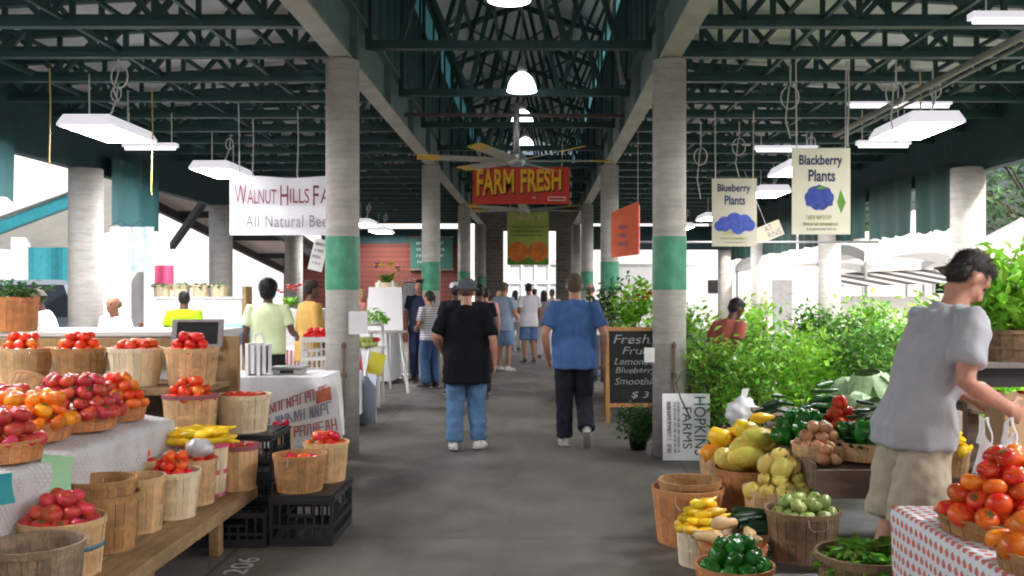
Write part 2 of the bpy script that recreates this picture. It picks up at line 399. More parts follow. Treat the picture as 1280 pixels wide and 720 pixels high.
    # fingers: thin tapered tubes rooted in the palm, kept separate
    if hands:
        fm = MB()
        for a, sd_ in (('L', -1), ('R', 1)):
            el, wr_ = P['e' + a], P['w' + a]; d = (wr_ - el).normalized()
            ns = Vector((sd_, 0, 0)); ns = (ns - d * ns.dot(d)).normalized(); br = d.cross(ns).normalized()
            if br.y < 0: br = -br
            curl = -ns
            for k, (off, ln) in enumerate(((.030, .068), (.011, .076), (-.009, .071), (-.028, .056))):
                b0 = wr_ + d * .075 + br * off; p1 = b0 + (d * .9 + curl * .35 + br * off * 2).normalized() * ln * .45
                p2 = p1 + (d * .62 + curl * .75).normalized() * ln * .33; p3 = p2 + (d * .2 + curl * .95).normalized() * ln * .28
                fm.loft([S(b0 - d * .015), S(p1), S(p2), S(p3)], [.0098 * s, .0092 * s, .0085 * s, .007 * s], br, 8, round_=True)
            b0 = wr_ + d * .022 + br * .03; p1 = b0 + (d * .55 + br * .75 + curl * .25) .normalized() * .036; p2 = p1 + (d * .9 + br * .15 + curl * .45).normalized() * .03
            fm.loft([S(b0 - br * .012), S(p1), S(p2)], [.013 * s, .011 * s, .0085 * s], curl, 8, round_=True)
        bm = bmesh.new(); bm.from_mesh(me); tmp = fm.mesh('t', []); bm.from_mesh(tmp); bm.to_mesh(me); bm.free(); bpy.data.meshes.remove(tmp)
        me.polygons.foreach_set('use_smooth', [True] * len(me.polygons))
    root = obj('person', me, None, loc, (0, 0, R(face))); tag(root, label, 'person', group)
    # eyes and mouth
    for sx in (-1, 1):
        e = MB(); e.ell(S(hd((sx * .031, .073, .008))), [.0125 * s, .010 * s, .0075 * s], 10, 6, HM); e.build('eye', eye_m, root, True)
    e = MB(); e.ell(S(hd((0, .0865, -.062))), [.024 * s, .008 * s, .006 * s], 10, 6, HM); e.build('mouth', lip_m, root, True)
    # shirt
    if top is not None:
        m = MB(); zs = max(top_hem, .80); tr = []
        pts = []; rad = []
        base = [t for t in tor if t[0] >= .9]
        def prof(z):
            for i in range(len(tor) - 1):
                if tor[i][0] <= z <= tor[i + 1][0]:
                    u = (z - tor[i][0]) / (tor[i + 1][0] - tor[i][0]); return [tor[i][j] * (1 - u) + tor[i + 1][j] * u for j in (1, 2, 3)]
            return [tor[1][1], tor[1][2], tor[1][3]]
        zz = [top_hem, .93, 1.0, 1.08, 1.2, 1.31, 1.385, 1.43]
        zz = sorted(z for z in zz if z >= top_hem)
        for z in zz:
            rx, ry, yo = prof(max(z, .97) if z < .97 else z)
            k = 1 + (top_flare - 1) * max(0, min(1, (1.3 - z) / .3)); inf = .044 if z < .95 else .028 if z < 1.3 else (.02 if z < 1.4 else .017)
            pts.append(S(T((0, yo, z)))); rad.append(((rx * k + inf) * s, (ry * k + inf) * s))
        pts.append(S(T((0, -.012, 1.475)))); rad.append((.071 * s, .068 * s))
        m.loft(pts, rad, (1, 0, 0), 24)
        for a in 'LR':
            sh, el, wr_ = P['s' + a], P['e' + a], P['w' + a]
            pin = Vector((sh.x * .5, sh.y, sh.z + .0)); 
            if sleeve <= 1:
                m.loft([S(pin), S(sh + (sh - el).normalized() * .0), S(sh.lerp(el, sleeve * .5)), S(sh.lerp(el, sleeve))], [.064 * s, .071 * s, .067 * s, .071 * s], (1, .2, 0), 14)
            else:
                m.loft([S(pin), S(sh), S(sh.lerp(el, .6)), S(el), S(el.lerp(wr_, (sleeve - 1)))], [.064 * s, .072 * s, .064 * s, .056 * s, .046 * s], (1, .2, 0), 14)
        mm = remesh(m, 'shirt', vox * .9 * s, top, 2, .5); wrinkle(mm, .0065 * s * wr, 9)
        obj('shirt', mm, root)
    if bottom is not None:
        m = MB(); pts = []; rad = []
        for z in (.80, .86, .93, 1.0, 1.04):
            rx, ry, yo = {.80: (.12, .10, 0), .86: (.162, .118, -.008), .93: (.175, .128, -.012), 1.0: (.172, .122, -.01), 1.04: (.165, .115, 0)}[z]
            k = (1 + .10 * girth) * (.90 if z > .9 and top is not None else 1)
            pts.append(S(T((0, yo, z)) if z > .9 else Vector((0, yo, z)))); rad.append((rx * k * s, ry * k * s))
        m.loft(pts, rad, (1, 0, 0), 22)
        for a in 'LR':
            hp, kn, an = P['h' + a], P['k' + a], P['a' + a]
            if bottom_len > .55:
                e = kn.lerp(an, (bottom_len - .5) * 2 * .98)
                m.loft([S(hp + Vector((0, 0, .0))), S(hp.lerp(kn, .45)), S(kn), S(kn.lerp(e, .5)), S(e)], [.107 * s, .097 * legw * s, .080 * legw * s, .074 * legw * s, .073 * legw * s], (1, .1, 0), 16)
            else:
                e = hp.lerp(kn, bottom_len * 2)
                m.loft([S(hp), S(hp.lerp(e, .5)), S(e)], [.092 * s, .100 * legw * s, .10 * legw * s], (1, .1, 0), 16)
        mm = remesh(m, 'trousers', vox * .9 * s, bottom, 2, .5); wrinkle(mm, .0055 * s * wr, 10, .9)
        obj('trousers' if bottom_len > .55 else 'shorts', mm, root)
    if shoes is not None:
        for a in 'LR':
            an, to = P['a' + a], P['t' + a]; f = (to - an); f2 = Vector((f.x, f.y, f.z + (.055 if True else 0)))
            dn = Vector((0, 0, -1)); fw = f.normalized(); side = fw.cross(Vector((0, 0, 1))).normalized(); upv = side.cross(fw).normalized()
            m = MB(); hl = an - Vector((f.x, f.y, 0)) * .33 - upv * .04
            m.loft([S(an + upv * .02), S(an - upv * .02)], [(.043 * s, .05 * s), (.046 * s, .055 * s)], side, 14)
            m.loft([S(hl), S(an.lerp(to, .25) - upv * .035), S(an.lerp(to, .7) - upv * .012), S(to + fw * .035)], [(.038 * s, .04 * s), (.045 * s, .042 * s), (.05 * s, .034 * s), (.042 * s, .022 * s)], side, 14, round_=True)
            mm = remesh(m, 'shoe', .009 * s, shoes, 3); so_ = obj('shoe', mm, root)
            q = MB(); q.loft([S(hl - fw * .03 - upv * .036), S(an.lerp(to, .3) - upv * .071), S(an.lerp(to, .75) - upv * .042), S(to + fw * .06 - upv * .012)], [(.04 * s, .013 * s), (.044 * s, .013 * s), (.052 * s, .013 * s), (.036 * s, .012 * s)], side, 14, round_=True)
            q.build('sole', sole_m, so_, True)
    if hairstyle:
        m = MB(); h = HAIR[hair]
        def HE(c, r): m.ell(S(hd(c)), [x * s for x in r], 24, 16, HM)
        if hairstyle == 'short':
            HE((0, -.019, .041), (.0785, .0965, .0885)); HE((0, -.048, -.004), (.0715, .059, .066)); HE((0, .03, .085), (.06, .05, .035))
        elif hairstyle == 'balding':
            HE((0, -.04, .01), (.083, .085, .06))
        elif hairstyle == 'afro':
            HE((0, -.025, .045), (.105, .115, .10)); HE((0, -.05, -.02), (.09, .08, .08))
        elif hairstyle == 'long':
            HE((0, -.022, .04), (.085, .098, .09)); m.loft([S(hd((0, -.055, .03))), S(hd((0, -.075, -.08))), S(hd((0, -.085, -.2))), S(hd((0, -.08, -.27)))], [(.085 * s, .06 * s), (.09 * s, .05 * s), (.08 * s, .035 * s), (.05 * s, .02 * s)], (1, 0, 0), 14)
        elif hairstyle == 'tail':
            HE((0, -.022, .04), (.083, .098, .088)); HE((0, -.05, 0), (.077, .064, .075)); m.loft([S(hd((0, -.10, .04))), S(hd((0, -.15, .02))), S(hd((0, -.15, -.10)))], [.02 * s, .03 * s, .012 * s], (1, 0, 0), 10, round_=True)
        mm = remesh(m, 'hair', .011 * s, h, 2)
        af = hairstyle == 'afro'; nrm = [v.normal.copy() for v in mm.vertices]
        for v, nn in zip(mm.vertices, nrm): v.co = v.co + nn * s * (.014 if af else .006) * noise.noise(v.co * (28 if af else 45))
        if vox <= .016:
            st = MB(); r_ = random.Random(5)
            for v, nn in zip(mm.vertices, nrm):
                for q in range(3):
                    dn = Vector((r_.gauss(0, .5), r_.gauss(-.4, .4), r_.gauss(-.7, .5))); dn = (dn - nn * dn.dot(nn) + nn * r_.uniform(.15, .5)).normalized() * (.020 if not af else .026) * s * r_.uniform(.5, 1.2)
                    sd2 = dn.cross(nn).normalized() * .0016 * s; p0 = v.co + Vector((r_.gauss(0, .004), r_.gauss(0, .004), r_.gauss(0, .004))) * s - nn * .004 * s
                    st.add([p0 - sd2, p0 + sd2, p0 + dn], [(0, 1, 2)])
            bm = bmesh.new(); bm.from_mesh(mm); t2 = st.mesh('t', []); bm.from_mesh(t2); bm.to_mesh(mm); bm.free(); bpy.data.meshes.remove(t2)
        obj('hair', mm, root)
    if hat:
        m = MB(); c = S(hd((0, -.012, .052))); q = HM.to_4x4(); prof = [(.092, 0), (.09, .03), (.08, .06), (.055, .08), (.02, .088), (.001, .089)]
        vs = MB(); vs.lathe([(r * s, z * s) for r, z in prof], 20)
        m.add([c + HM @ (Vector(p) * 1.0) for p in vs.v], vs.f)
        if hat == 'brim':
            vs = MB(); vs.lathe([(.09 * s, 0), (.11 * s, -.014 * s), (.135 * s, -.026 * s), (.134 * s, -.031 * s), (.088 * s, -.008 * s)], 20); m.add([c + HM @ Vector(p) for p in vs.v], vs.f)
        else:
            m.loft([c + HM @ Vector((0, .06 * s, .004)), c + HM @ Vector((0, .12 * s, -.004 * s)), c + HM @ Vector((0, .165 * s, -.018 * s))], [(.075 * s, .006 * s), (.07 * s, .006 * s), (.04 * s, .005 * s)], (1, 0, 0), 12)
        m.build('hat' if hat == 'brim' else 'cap', hatm, root, True)
    return root

jeans = fabric('jeans', '5c7ea6', .25, dirt=.2); jeans_d = fabric('jeans_blue', '4a6690', .2, dirt=.2); navy = fabric('navy_trousers', '23262f', .2)
khaki = fabric('khaki', 'b3a893', .06); black_t = fabric('black_tee', '15161a', .2); white_sh = mat('white_shoe', (.62, .60, .58), .6, .12, 20)
dark_sh = mat('dark_shoe', (.02, .02, .022), .5); grey_sh = mat('grey_shoe', (.30, .29, .28), .6, .2)
WALK_A = dict(kL=(-.10, .09, .51), aL=(-.11, .12, .09), tL=(-.125, .29, .045), kR=(.10, .0, .49), aR=(.11, -.12, .10), tR=(.13, .04, .03))

def build_people():
    person('man in a long black T-shirt, grey hat and faded jeans walking away', (ax(583, 9.75), 9.72, 0), 0, 1.73, 'fair', .75, top=black_t, top_hem=.70, sleeve=.86, top_flare=1.16,
           bottom=jeans, legw=1.12, shoes=white_sh, hair='grey', hairstyle='balding', hat='brim', hatm=fabric('grey_hat', '565c63', .15), vox=.011, wr=2.0,
           pose=dict(kL=(-.11, .03, .5), aL=(-.125, -.02, .09), tL=(-.15, .14, .035), kR=(.10, .07, .5), aR=(.12, .08, .09), tR=(.16, .23, .035),
                     eL=(-.31, -.03, 1.16), wL=(-.27, .16, 1.02), eR=(.28, -.06, 1.13), wR=(.285, .02, .88)), lean=R(3))
    person('broad man in a blue T-shirt and dark navy trousers walking away, one heel lifted', (ax(718, 9.95), 9.95, 0), 0, 1.79, 'fair', .8, top=fabric('blue_tee', '48689c', .16), top_hem=.80, sleeve=.72, top_flare=1.08,
           bottom=navy, legw=1.05, shoes=grey_sh, hair='grey', hairstyle='short', vox=.011, wr=2.0,
           pose=dict(kL=(-.10, .05, .5), aL=(-.10, .02, .09), tL=(-.12, .19, .035), kR=(.10, .06, .48), aR=(.115, -.20, .20), tR=(.12, -.12, .05),
                     eL=(-.30, -.04, 1.14), wL=(-.27, .08, .90), eR=(.30, -.05, 1.14), wR=(.30, .06, .89)))
    person('man in a grey T-shirt and khaki shorts bending over the tomato table on the right', (1.745, 4.42, 0), -82, 1.84, 'fair', -.25, lean=R(19), top=fabric('grey_tee', 'a7a9ae', .08), top_hem=.86, sleeve=.70, top_flare=1.0,
           bottom=khaki, bottom_len=.47, legw=1.12, shoes=grey_sh, hair='dark', hairstyle='short', head_pitch=R(33), vox=.010, wr=2.3,
           pose=dict(kL=(-.11, -.05, .5), aL=(-.12, -.17, .09), tL=(-.13, .0, .035), kR=(.105, -.07, .5), aR=(.12, -.21, .09), tR=(.13, -.04, .035), eR=(.27, .06, 1.15), wR=(.22, .28, 1.04), eL=(-.25, .15, 1.14), wL=(-.12, .36, 1.03)))
    person('man in a light grey T-shirt, pale blue shorts and white trainers standing mid aisle', (ax(630, 19.4), 19.4, 0), -35, 1.79, 'fair', .45, top=fabric('lightgrey_tee', '9fb0cc', .1), top_hem=.80, sleeve=.65,
           bottom=fabric('pale_blue_shorts', '7c9cc4', .12), bottom_len=.47, legw=1.1, shoes=white_sh, hair='grey', hairstyle='short', vox=.02, head_pitch=R(15),
           pose=dict(eR=(.26, .02, 1.12), wR=(.14, .26, 1.05)))
    person('man in a white T-shirt and dark blue shorts with black shoes, far down the aisle', (ax(661, 21.6), 21.6, 0), 20, 1.8, 'tan', .3, top=fabric('white_tee', 'dcdce2', .06), top_hem=.80, sleeve=.7,
           bottom=fabric('denim_shorts', '6076a0', .15), bottom_len=.49, legw=1.1, shoes=dark_sh, hair='black', vox=.02, head_pitch=R(12), pose=dict(wL=(-.1, .26, 1.08)))
    person('woman with long dark hair in a grey top near the doorway', (ax(680, 23), 23, 0), 0, 1.64, 'tan', 0, top=fabric('mauve_top', '8d8a96', .1), bottom=fabric('pale_trousers', 'c9c6cf', .1), shoes=dark_sh, hair='black', hairstyle='long', vox=.022)
    person('person in a pale pink top and dark trousers half hidden behind the man in black', (ax(607, 18.2), 18.2, 0), 10, 1.68, 'fair', .1, top=fabric('pink_top', 'd9a7a4', .1), bottom=fabric('brown_trousers', '3c2b29', .15), shoes=dark_sh, hair='dark', vox=.022)
    person('person in a black shirt just ahead of the man in the grey hat', (ax(599, 14.5), 14.5, 0), 0, 1.72, 'brown', .4, top=fabric('black_shirt', '1c1c22', .15), bottom=fabric('charcoal_trousers', '2a2a30'), shoes=dark_sh, hair='black', vox=.02)
    person('person in a white cap and dark top ahead of the man in black', (ax(569, 15), 15, 0), 15, 1.74, 'brown', .3, top=fabric('charcoal_top', '26262c', .15), bottom=fabric('black_jeans', '22242a'), shoes=dark_sh, hair='black', hat='cap', hatm=fabric('white_cap', 'cfd2d6', .05), vox=.02)
    person('woman in a white striped top and blue jeans standing by the easel', (ax(537, 16), 16, 0), 50, 1.62, 'fair', .35, top=wavemat('fabric_striped', (.70, .68, .72), (.16, .13, .2), 8, 'Z', .9, .82), top_hem=.86, sleeve=.72,
           bottom=jeans_d, legw=1.15, shoes=dark_sh, hair='dark', hairstyle='tail', vox=.018, pose=dict(eL=(-.27, .0, 1.13), wL=(-.12, .24, 1.06), wR=(.2, .26, .98)))
    person('dark haired man in a navy shirt facing the camera behind the striped woman', (ax(525, 17.2), 17.2, 0), 165, 1.83, 'fair', .2, top=fabric('navy_shirt', '2b3247', .12), bottom=fabric('dark_jeans', '2d3550'), shoes=dark_sh, hair='dark', vox=.017)
    person('blond person in a pink shirt behind the white notice board', (ax(452, 18.5), 18.5, 0), 200, 1.66, 'fair', .2, top=fabric('rose_shirt', 'd58f8f', .1), bottom=fabric('beige_trousers', 'a79c8c'), shoes=grey_sh, hair='blond', vox=.02)
    person('woman with curly black hair in a pale green T-shirt seen from behind', (ax(335, 11), 11, 0), 8, 1.74, 'brown', .25, top=fabric('pale_green_tee', 'dfecbd', .08), top_hem=.90, sleeve=.7, bottom=fabric('black_trousers', '26262a'), shoes=dark_sh,
           hair='black', hairstyle='afro', vox=.016, pose=dict(eR=(.27, .0, 1.15), wR=(.30, .22, 1.09)))
    person('man in a long tan shirt and dark cap standing by a crate of tomatoes', (ax(388, 12.5), 12.5, 0), -50, 1.75, 'brown', .3, top=fabric('tan_shirt', 'c19a56', .1), top_hem=.70, sleeve=1.7, top_flare=1.12, bottom=fabric('tan_trousers', 'b08f58'), shoes=dark_sh, hair='black', hat='cap', hatm=fabric('dark_cap', '3b3531'), vox=.017)
    person('person in a white shirt behind the white counter at far left', (ax(62, 10.4), 10.4, 0), 120, 1.66, 'brown', .3, lean=R(10), top=fabric('white_shirt', 'eeeeee', .05), bottom=fabric('grey_trousers', '8a8a8e'), shoes=dark_sh, hair='black', hairstyle='balding', vox=.018)
    person('person with a red face in a white shirt reaching an arm over the counter', (ax(143, 11.2), 11.2, 0), 160, 1.56, 'tan', .3, top=fabric('white_blouse', 'ececec', .05), bottom=fabric('stone_trousers', 'b5b0a8'), shoes=dark_sh, hair='grey', hairstyle='balding', vox=.018,
           pose=dict(eL=(-.36, .12, 1.22), wL=(-.58, .2, 1.32)))
    person('child in a bright lime green shirt behind the white counter', (ax(230, 12.8), 12.8, 0), 10, 1.62, 'brown', .1, top=fabric('lime_shirt', 'a6d926', .08), bottom=fabric('dark_trousers', '303034'), shoes=dark_sh, hair='black', vox=.018)
    person('person in a light blue shirt bending over behind the white counter', (ax(262, 12.2), 12.2, 0), -60, 1.75, 'fair', .3, lean=R(75), top=fabric('sky_blue_shirt', '7fa6e2', .08), bottom=fabric('white_trousers', 'd8d8d8'), shoes=grey_sh, hair='grey', vox=.018)
    person('person in a brick red shirt bending among the potted berry plants', (ax(899, 9.75), 9.75, 0), -60, 1.58, 'brown', .3, lean=R(20), top=fabric('brick_shirt', '96524a', .12), bottom=fabric('umber_trousers', '4a3c36'), shoes=dark_sh, hair='black', vox=.016, head_pitch=R(15))
    person('person in a white shirt beyond the man in blue, beside the pillar', (ax(738, 17), 17, 0), 0, 1.76, 'fair', .2, top=fabric('ivory_shirt', 'dcd9d2', .05), bottom=fabric('slate_trousers', '50545e'), shoes=dark_sh, hair='grey', hairstyle='balding', vox=.022)
    far = [(644, 26, 'person in a white blouse and pale skirt near the far doorway', 'white_blouse_b', 'e4e2e4', 'dark', 'long'), (624, 28, 'person in a pale yellow shirt left of the far doorway', 'pale_yellow', 'd9cf9d', 'blond', 'short'), (690, 25.5, 'person in a cream shirt right of the far doorway', 'cream_shirt', 'd8d0c4', 'grey', 'short'), (668, 29.5, 'person in a light blue top inside the far doorway', 'light_blue_top', 'b5c6dd', 'dark', 'short')]
    for px_, Y_, lab, nm, hx, hr, hst in far:
        person(lab, (ax(px_, Y_), Y_, 0), rng.uniform(-40, 40), rng.uniform(1.62, 1.78), 'fair', .2, top=fabric(nm, hx, .06), bottom=fabric(nm + '_trousers', 'a9a6a4', .1), shoes=dark_sh, hair=hr, hairstyle=hst, vox=.026, hands=False)
build_people()

# ------------------------------------------------------------------ ground and hall
def floor_mat():
    m, nt, N, L = newmat('concrete_floor')
    out = N.new('ShaderNodeOutputMaterial'); b = N.new('ShaderNodeBsdfPrincipled'); tc = N.new('ShaderNodeTexCoord')
    L.new(b.outputs[0], out.inputs[0])
    def noise_(sc, det=6, ro=.65):
        n = N.new('ShaderNodeTexNoise'); n.inputs['Scale'].default_value = sc; n.inputs['Detail'].default_value = det; n.inputs['Roughness'].default_value = ro
        L.new(tc.outputs['Object'], n.inputs['Vector']); return n.outputs['Fac']
    def mr(src, a, b_, c, d):
        r = N.new('ShaderNodeMapRange'); r.inputs[1].default_value = a; r.inputs[2].default_value = b_; r.inputs[3].default_value = c; r.inputs[4].default_value = d
        L.new(src, r.inputs[0]); return r.outputs[0]
    def mth(op, a, b_=None, v=None):
        q = N.new('ShaderNodeMath'); q.operation = op; L.new(a, q.inputs[0])
        if b_ is not None: L.new(b_, q.inputs[1])
        if v is not None: q.inputs[1].default_value = v
        return q.outputs[0]
    big = mr(noise_(.55), .3, .7, .88, 1.12); mid = mr(noise_(3.5), .35, .7, .92, 1.05); fine = mr(noise_(60, 3), .3, .7, .88, 1.12)
    v = mth('MULTIPLY', mth('MULTIPLY', big, mid), fine)
    st = mr(noise_(1.7, 9, .78), 0.58, .70, 1., .80); v = mth('MULTIPLY', v, st)
    sp = N.new('ShaderNodeTexVoronoi'); sp.inputs['Scale'].default_value = 5; L.new(tc.outputs['Object'], sp.inputs['Vector'])
    v = mth('MULTIPLY', v, mr(sp.outputs['Distance'], .03, .09, .62, 1.))
    sx = N.new('ShaderNodeSeparateXYZ'); L.new(tc.outputs['Object'], sx.inputs[0])
    def joint(src, off, period):
        a = mth('ADD', src, v=off); a = mth('PINGPONG', a, v=period / 2); return mr(a, .006, .016, .42, 1.)
    v = mth('MULTIPLY', v, joint(sx.outputs[1], 1.55, 3.9)); v = mth('MULTIPLY', v, joint(sx.outputs[0], 1.87, 3.2))
    cv = N.new('ShaderNodeTexVoronoi'); cv.feature = 'DISTANCE_TO_EDGE'; cv.inputs['Scale'].default_value = .42
    dn = N.new('ShaderNodeTexNoise'); dn.inputs['Scale'].default_value = 2.5; dn.inputs['Detail'].default_value = 6; L.new(tc.outputs['Object'], dn.inputs['Vector'])
    mxv = N.new('ShaderNodeMixRGB'); mxv.inputs[0].default_value = .18; L.new(tc.outputs['Object'], mxv.inputs[1]); L.new(dn.outputs['Color'], mxv.inputs[2]); L.new(mxv.outputs[0], cv.inputs['Vector'])
    crk = mr(cv.outputs['Distance'], 0.0006, .0022, .72, 1.); v = mth('MULTIPLY', v, crk)
    v = mth('MULTIPLY', v, mr(noise_(14, 8, .8), .60, .72, 1., .85))
    hs = N.new('ShaderNodeHueSaturation'); hs.inputs['Color'].default_value = (.115, .107, .094, 1); L.new(v, hs.inputs['Value'])
    L.new(hs.outputs[0], b.inputs['Base Color'])
    L.new(mr(noise_(2.2), .35, .65, .38, .72), b.inputs['Roughness'])
    bp = N.new('ShaderNodeBump'); bp.inputs['Strength'].default_value = .15; bp.inputs['Distance'].default_value = .01; L.new(noise_(35), bp.inputs['Height']); L.new(bp.outputs[0], b.inputs['Normal'])
    return m
def concrete_pillar_mat():
    m, nt, N, L = newmat('cast_concrete')
    out = N.new('ShaderNodeOutputMaterial'); b = N.new('ShaderNodeBsdfPrincipled'); tc = N.new('ShaderNodeTexCoord'); L.new(b.outputs[0], out.inputs[0])
    w_ = N.new('ShaderNodeTexWave'); w_.bands_direction = 'Z'; w_.wave_profile = 'SAW'; w_.inputs['Scale'].default_value = 2.6; w_.inputs['Distortion'].default_value = .35; w_.inputs['Detail'].default_value = 3
    mp = N.new('ShaderNodeMapping'); mp.inputs['Rotation'].default_value = (0, .03, 0); L.new(tc.outputs['Object'], mp.inputs[0]); L.new(mp.outputs[0], w_.inputs['Vector'])
    r1 = N.new('ShaderNodeMapRange'); r1.inputs[1].default_value = 0; r1.inputs[2].default_value = .12; r1.inputs[3].default_value = .84; r1.inputs[4].default_value = 1; L.new(w_.outputs['Fac'], r1.inputs[0])
    n = N.new('ShaderNodeTexNoise'); n.inputs['Scale'].default_value = 4; n.inputs['Detail'].default_value = 8; n.inputs['Roughness'].default_value = .7
    mp2 = N.new('ShaderNodeMapping'); mp2.inputs['Scale'].default_value = (1, 1, 3.5); L.new(tc.outputs['Object'], mp2.inputs[0]); L.new(mp2.outputs[0], n.inputs['Vector'])
    r2 = N.new('ShaderNodeMapRange'); r2.inputs[1].default_value = .3; r2.inputs[2].default_value = .7; r2.inputs[3].default_value = .75; r2.inputs[4].default_value = 1.15; L.new(n.outputs['Fac'], r2.inputs[0])
    q = N.new('ShaderNodeMath'); q.operation = 'MULTIPLY'; L.new(r1.outputs[0], q.inputs[0]); L.new(r2.outputs[0], q.inputs[1])
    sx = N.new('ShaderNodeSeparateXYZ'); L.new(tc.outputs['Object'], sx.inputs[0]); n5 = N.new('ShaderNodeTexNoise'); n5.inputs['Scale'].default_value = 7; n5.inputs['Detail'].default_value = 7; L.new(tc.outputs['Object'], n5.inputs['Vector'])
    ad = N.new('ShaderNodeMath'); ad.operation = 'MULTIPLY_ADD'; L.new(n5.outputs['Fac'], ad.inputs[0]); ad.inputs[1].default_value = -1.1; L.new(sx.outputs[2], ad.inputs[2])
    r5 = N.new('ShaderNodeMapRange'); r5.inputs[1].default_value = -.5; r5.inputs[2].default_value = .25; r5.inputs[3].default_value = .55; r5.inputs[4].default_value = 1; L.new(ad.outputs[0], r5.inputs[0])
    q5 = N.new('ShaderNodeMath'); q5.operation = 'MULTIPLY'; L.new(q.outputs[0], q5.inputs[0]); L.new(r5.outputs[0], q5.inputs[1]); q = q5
    hs = N.new('ShaderNodeHueSaturation'); hs.inputs['Color'].default_value = (.50, .48, .445, 1); L.new(q.outputs[0], hs.inputs['Value']); L.new(hs.outputs[0], b.inputs['Base Color'])
    b.inputs['Roughness'].default_value = .8
    return m
def brick_mat(name, c1, c2, mortar, sc=5, bw=.5, rh=.25):
    m, nt, N, L = newmat(name)
    out = N.new('ShaderNodeOutputMaterial'); b = N.new('ShaderNodeBsdfPrincipled'); tc = N.new('ShaderNodeTexCoord'); L.new(b.outputs[0], out.inputs[0])
    mp = N.new('ShaderNodeMapping'); mp.inputs['Rotation'].default_value = (pi / 2, 0, 0); L.new(tc.outputs['Object'], mp.inputs[0])
    k = N.new('ShaderNodeTexBrick'); k.inputs['Scale'].default_value = sc; k.inputs['Color1'].default_value = (*c1, 1); k.inputs['Color2'].default_value = (*c2, 1); k.inputs['Mortar'].default_value = (*mortar, 1)
    k.inputs['Brick Width'].default_value = bw; k.inputs['Row Height'].default_value = rh; k.inputs['Mortar Size'].default_value = .015
    L.new(mp.outputs[0], k.inputs['Vector']); L.new(k.outputs[0], b.inputs['Base Color']); b.inputs['Roughness'].default_value = .85
    return m
conc = floor_mat(); pil_m = concrete_pillar_mat()
pave = mat('pale_pavement', (.60, .585, .55), .85, .1, .7, dirt=.12)
brick = brick_mat('grey_brown_brick', (.20, .175, .16), (.14, .125, .115), (.30, .28, .26), 2.2, .6, .28)
red_side = brick_mat('red_plank_siding', (.13, .028, .016), (.10, .022, .013), (.035, .01, .008), 1., 8, .16)

# the ground reaches the horizon; the hall floor is a slab on it
gb = MB(); gb.add([(-700, -300, -.02), (700, -300, -.02), (700, 1200, -.02), (-700, 1200, -.02)], [(0, 1, 2, 3)]); struct(gb.build('ground', pave))
fb = MB(); fb.b2(-7.0, 6.7, -3.0, 35, -.12, 0); struct(fb.build('floor', conc))

XL, XR, XC = -1.91, 1.29, -.31
YB = (9.4, 17.2, 25.0, 32.4)
hall = thing('market_hall', 'open sided market hall with concrete pillars and dark green steel roof trusses over the aisle', 'building')
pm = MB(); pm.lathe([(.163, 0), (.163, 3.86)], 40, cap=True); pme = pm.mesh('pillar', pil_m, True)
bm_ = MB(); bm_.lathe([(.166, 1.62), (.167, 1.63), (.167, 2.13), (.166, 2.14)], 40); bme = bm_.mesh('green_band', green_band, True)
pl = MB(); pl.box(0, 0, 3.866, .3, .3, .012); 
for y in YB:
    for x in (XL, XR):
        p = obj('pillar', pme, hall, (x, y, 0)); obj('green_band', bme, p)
        if y == 9.4:
            c = MB(); c.tube([(.05 if x < 0 else 0.02, -.19, .02 if x > 0 else .4), (.05 if x < 0 else 0.02, -.19, 1.12)], .014, 8); c.box(.05 if x < 0 else .02, -.175, .8, .05, .03, .05); c.box(.05 if x < 0 else .02, -.175, 1.08, .04, .03, .04)
            c.build('conduit', mat('rusty_conduit', (.14, .10, .075), .6, .4, 20), p)
op = MB(); op.lathe([(.23, 0), (.23, 3.34)], 32, cap=True); ope = op.mesh('outer_pillar', pil_m, True)
for x, ys in ((-6.4, (13.6, 19.4, 25.2, 31)), (6.05, (13.5, 19.9, 26.2, 31))):
    for y in ys: obj('outer_pillar', ope, hall, (x, y, 0))
# longitudinal steel I-beams over the pillars
for x in (XL, XR):
    b = MB(); b.b2(x - .012, x + .012, -1.0, 33, 3.90, 4.42); b.b2(x - .1, x + .1, -1.0, 33, 4.42, 4.446)
    for y in [k * 2.2 + .9 for k in range(15) ]: b.b2(x - .09, x + .09, y, y + .02, 3.905, 4.415)
    o = b.build('beam', beam_paint, hall)
    f = MB(); f.b2(x - .1, x + .1, -1.0, 33, 3.872, 3.898); f.build('bottom_flange', flange_paint, o)
# side aisle joists
def joist(x0, x1, zb, zt0, zt1, n):
    j = MB(); j.b2(x0, x1, -.05, .05, zb, zb + .06); j.b2(x0, x1, -.012, .012, zb + .055, zb + .115)
    j.bar((x0, 0, zt0), (x1, 0, zt1), .09, .09)
    zt = lambda x: zt0 + (zt1 - zt0) * (x - x0) / (x1 - x0)
    d = (x1 - x0) / n
    for i in range(n):
        a = x0 + i * d
        if i % 2 == 0: j.bar((a, 0, zt(a)), (a + d, 0, zb + .06), .05, .05); j.bar((a + d, 0, zb + .06), (a + d, 0, zt(a + d)), .045, .045)
        else: j.bar((a, 0, zb + .06), (a + d, 0, zt(a + d)), .05, .05); j.bar((a + d * .5, 0, zb + .06 + (zt(a) - zb) * .5), (a + d * .5, 0, zb + .05), .05, .03)
    return j
jl = joist(-6.75, XL - .02, 3.93, 4.40, 4.66, 10).mesh('joist', steel); jr = joist(XR + .02, 6.4, 3.93, 4.66, 4.40, 10).mesh('joist', steel)
for k in range(32):
    y = -.34 + 1.1 * k
    if y > 33: break
    obj('joist', jl, hall, (0, y, 0)); obj('joist', jr, hall, (0, y, 0))
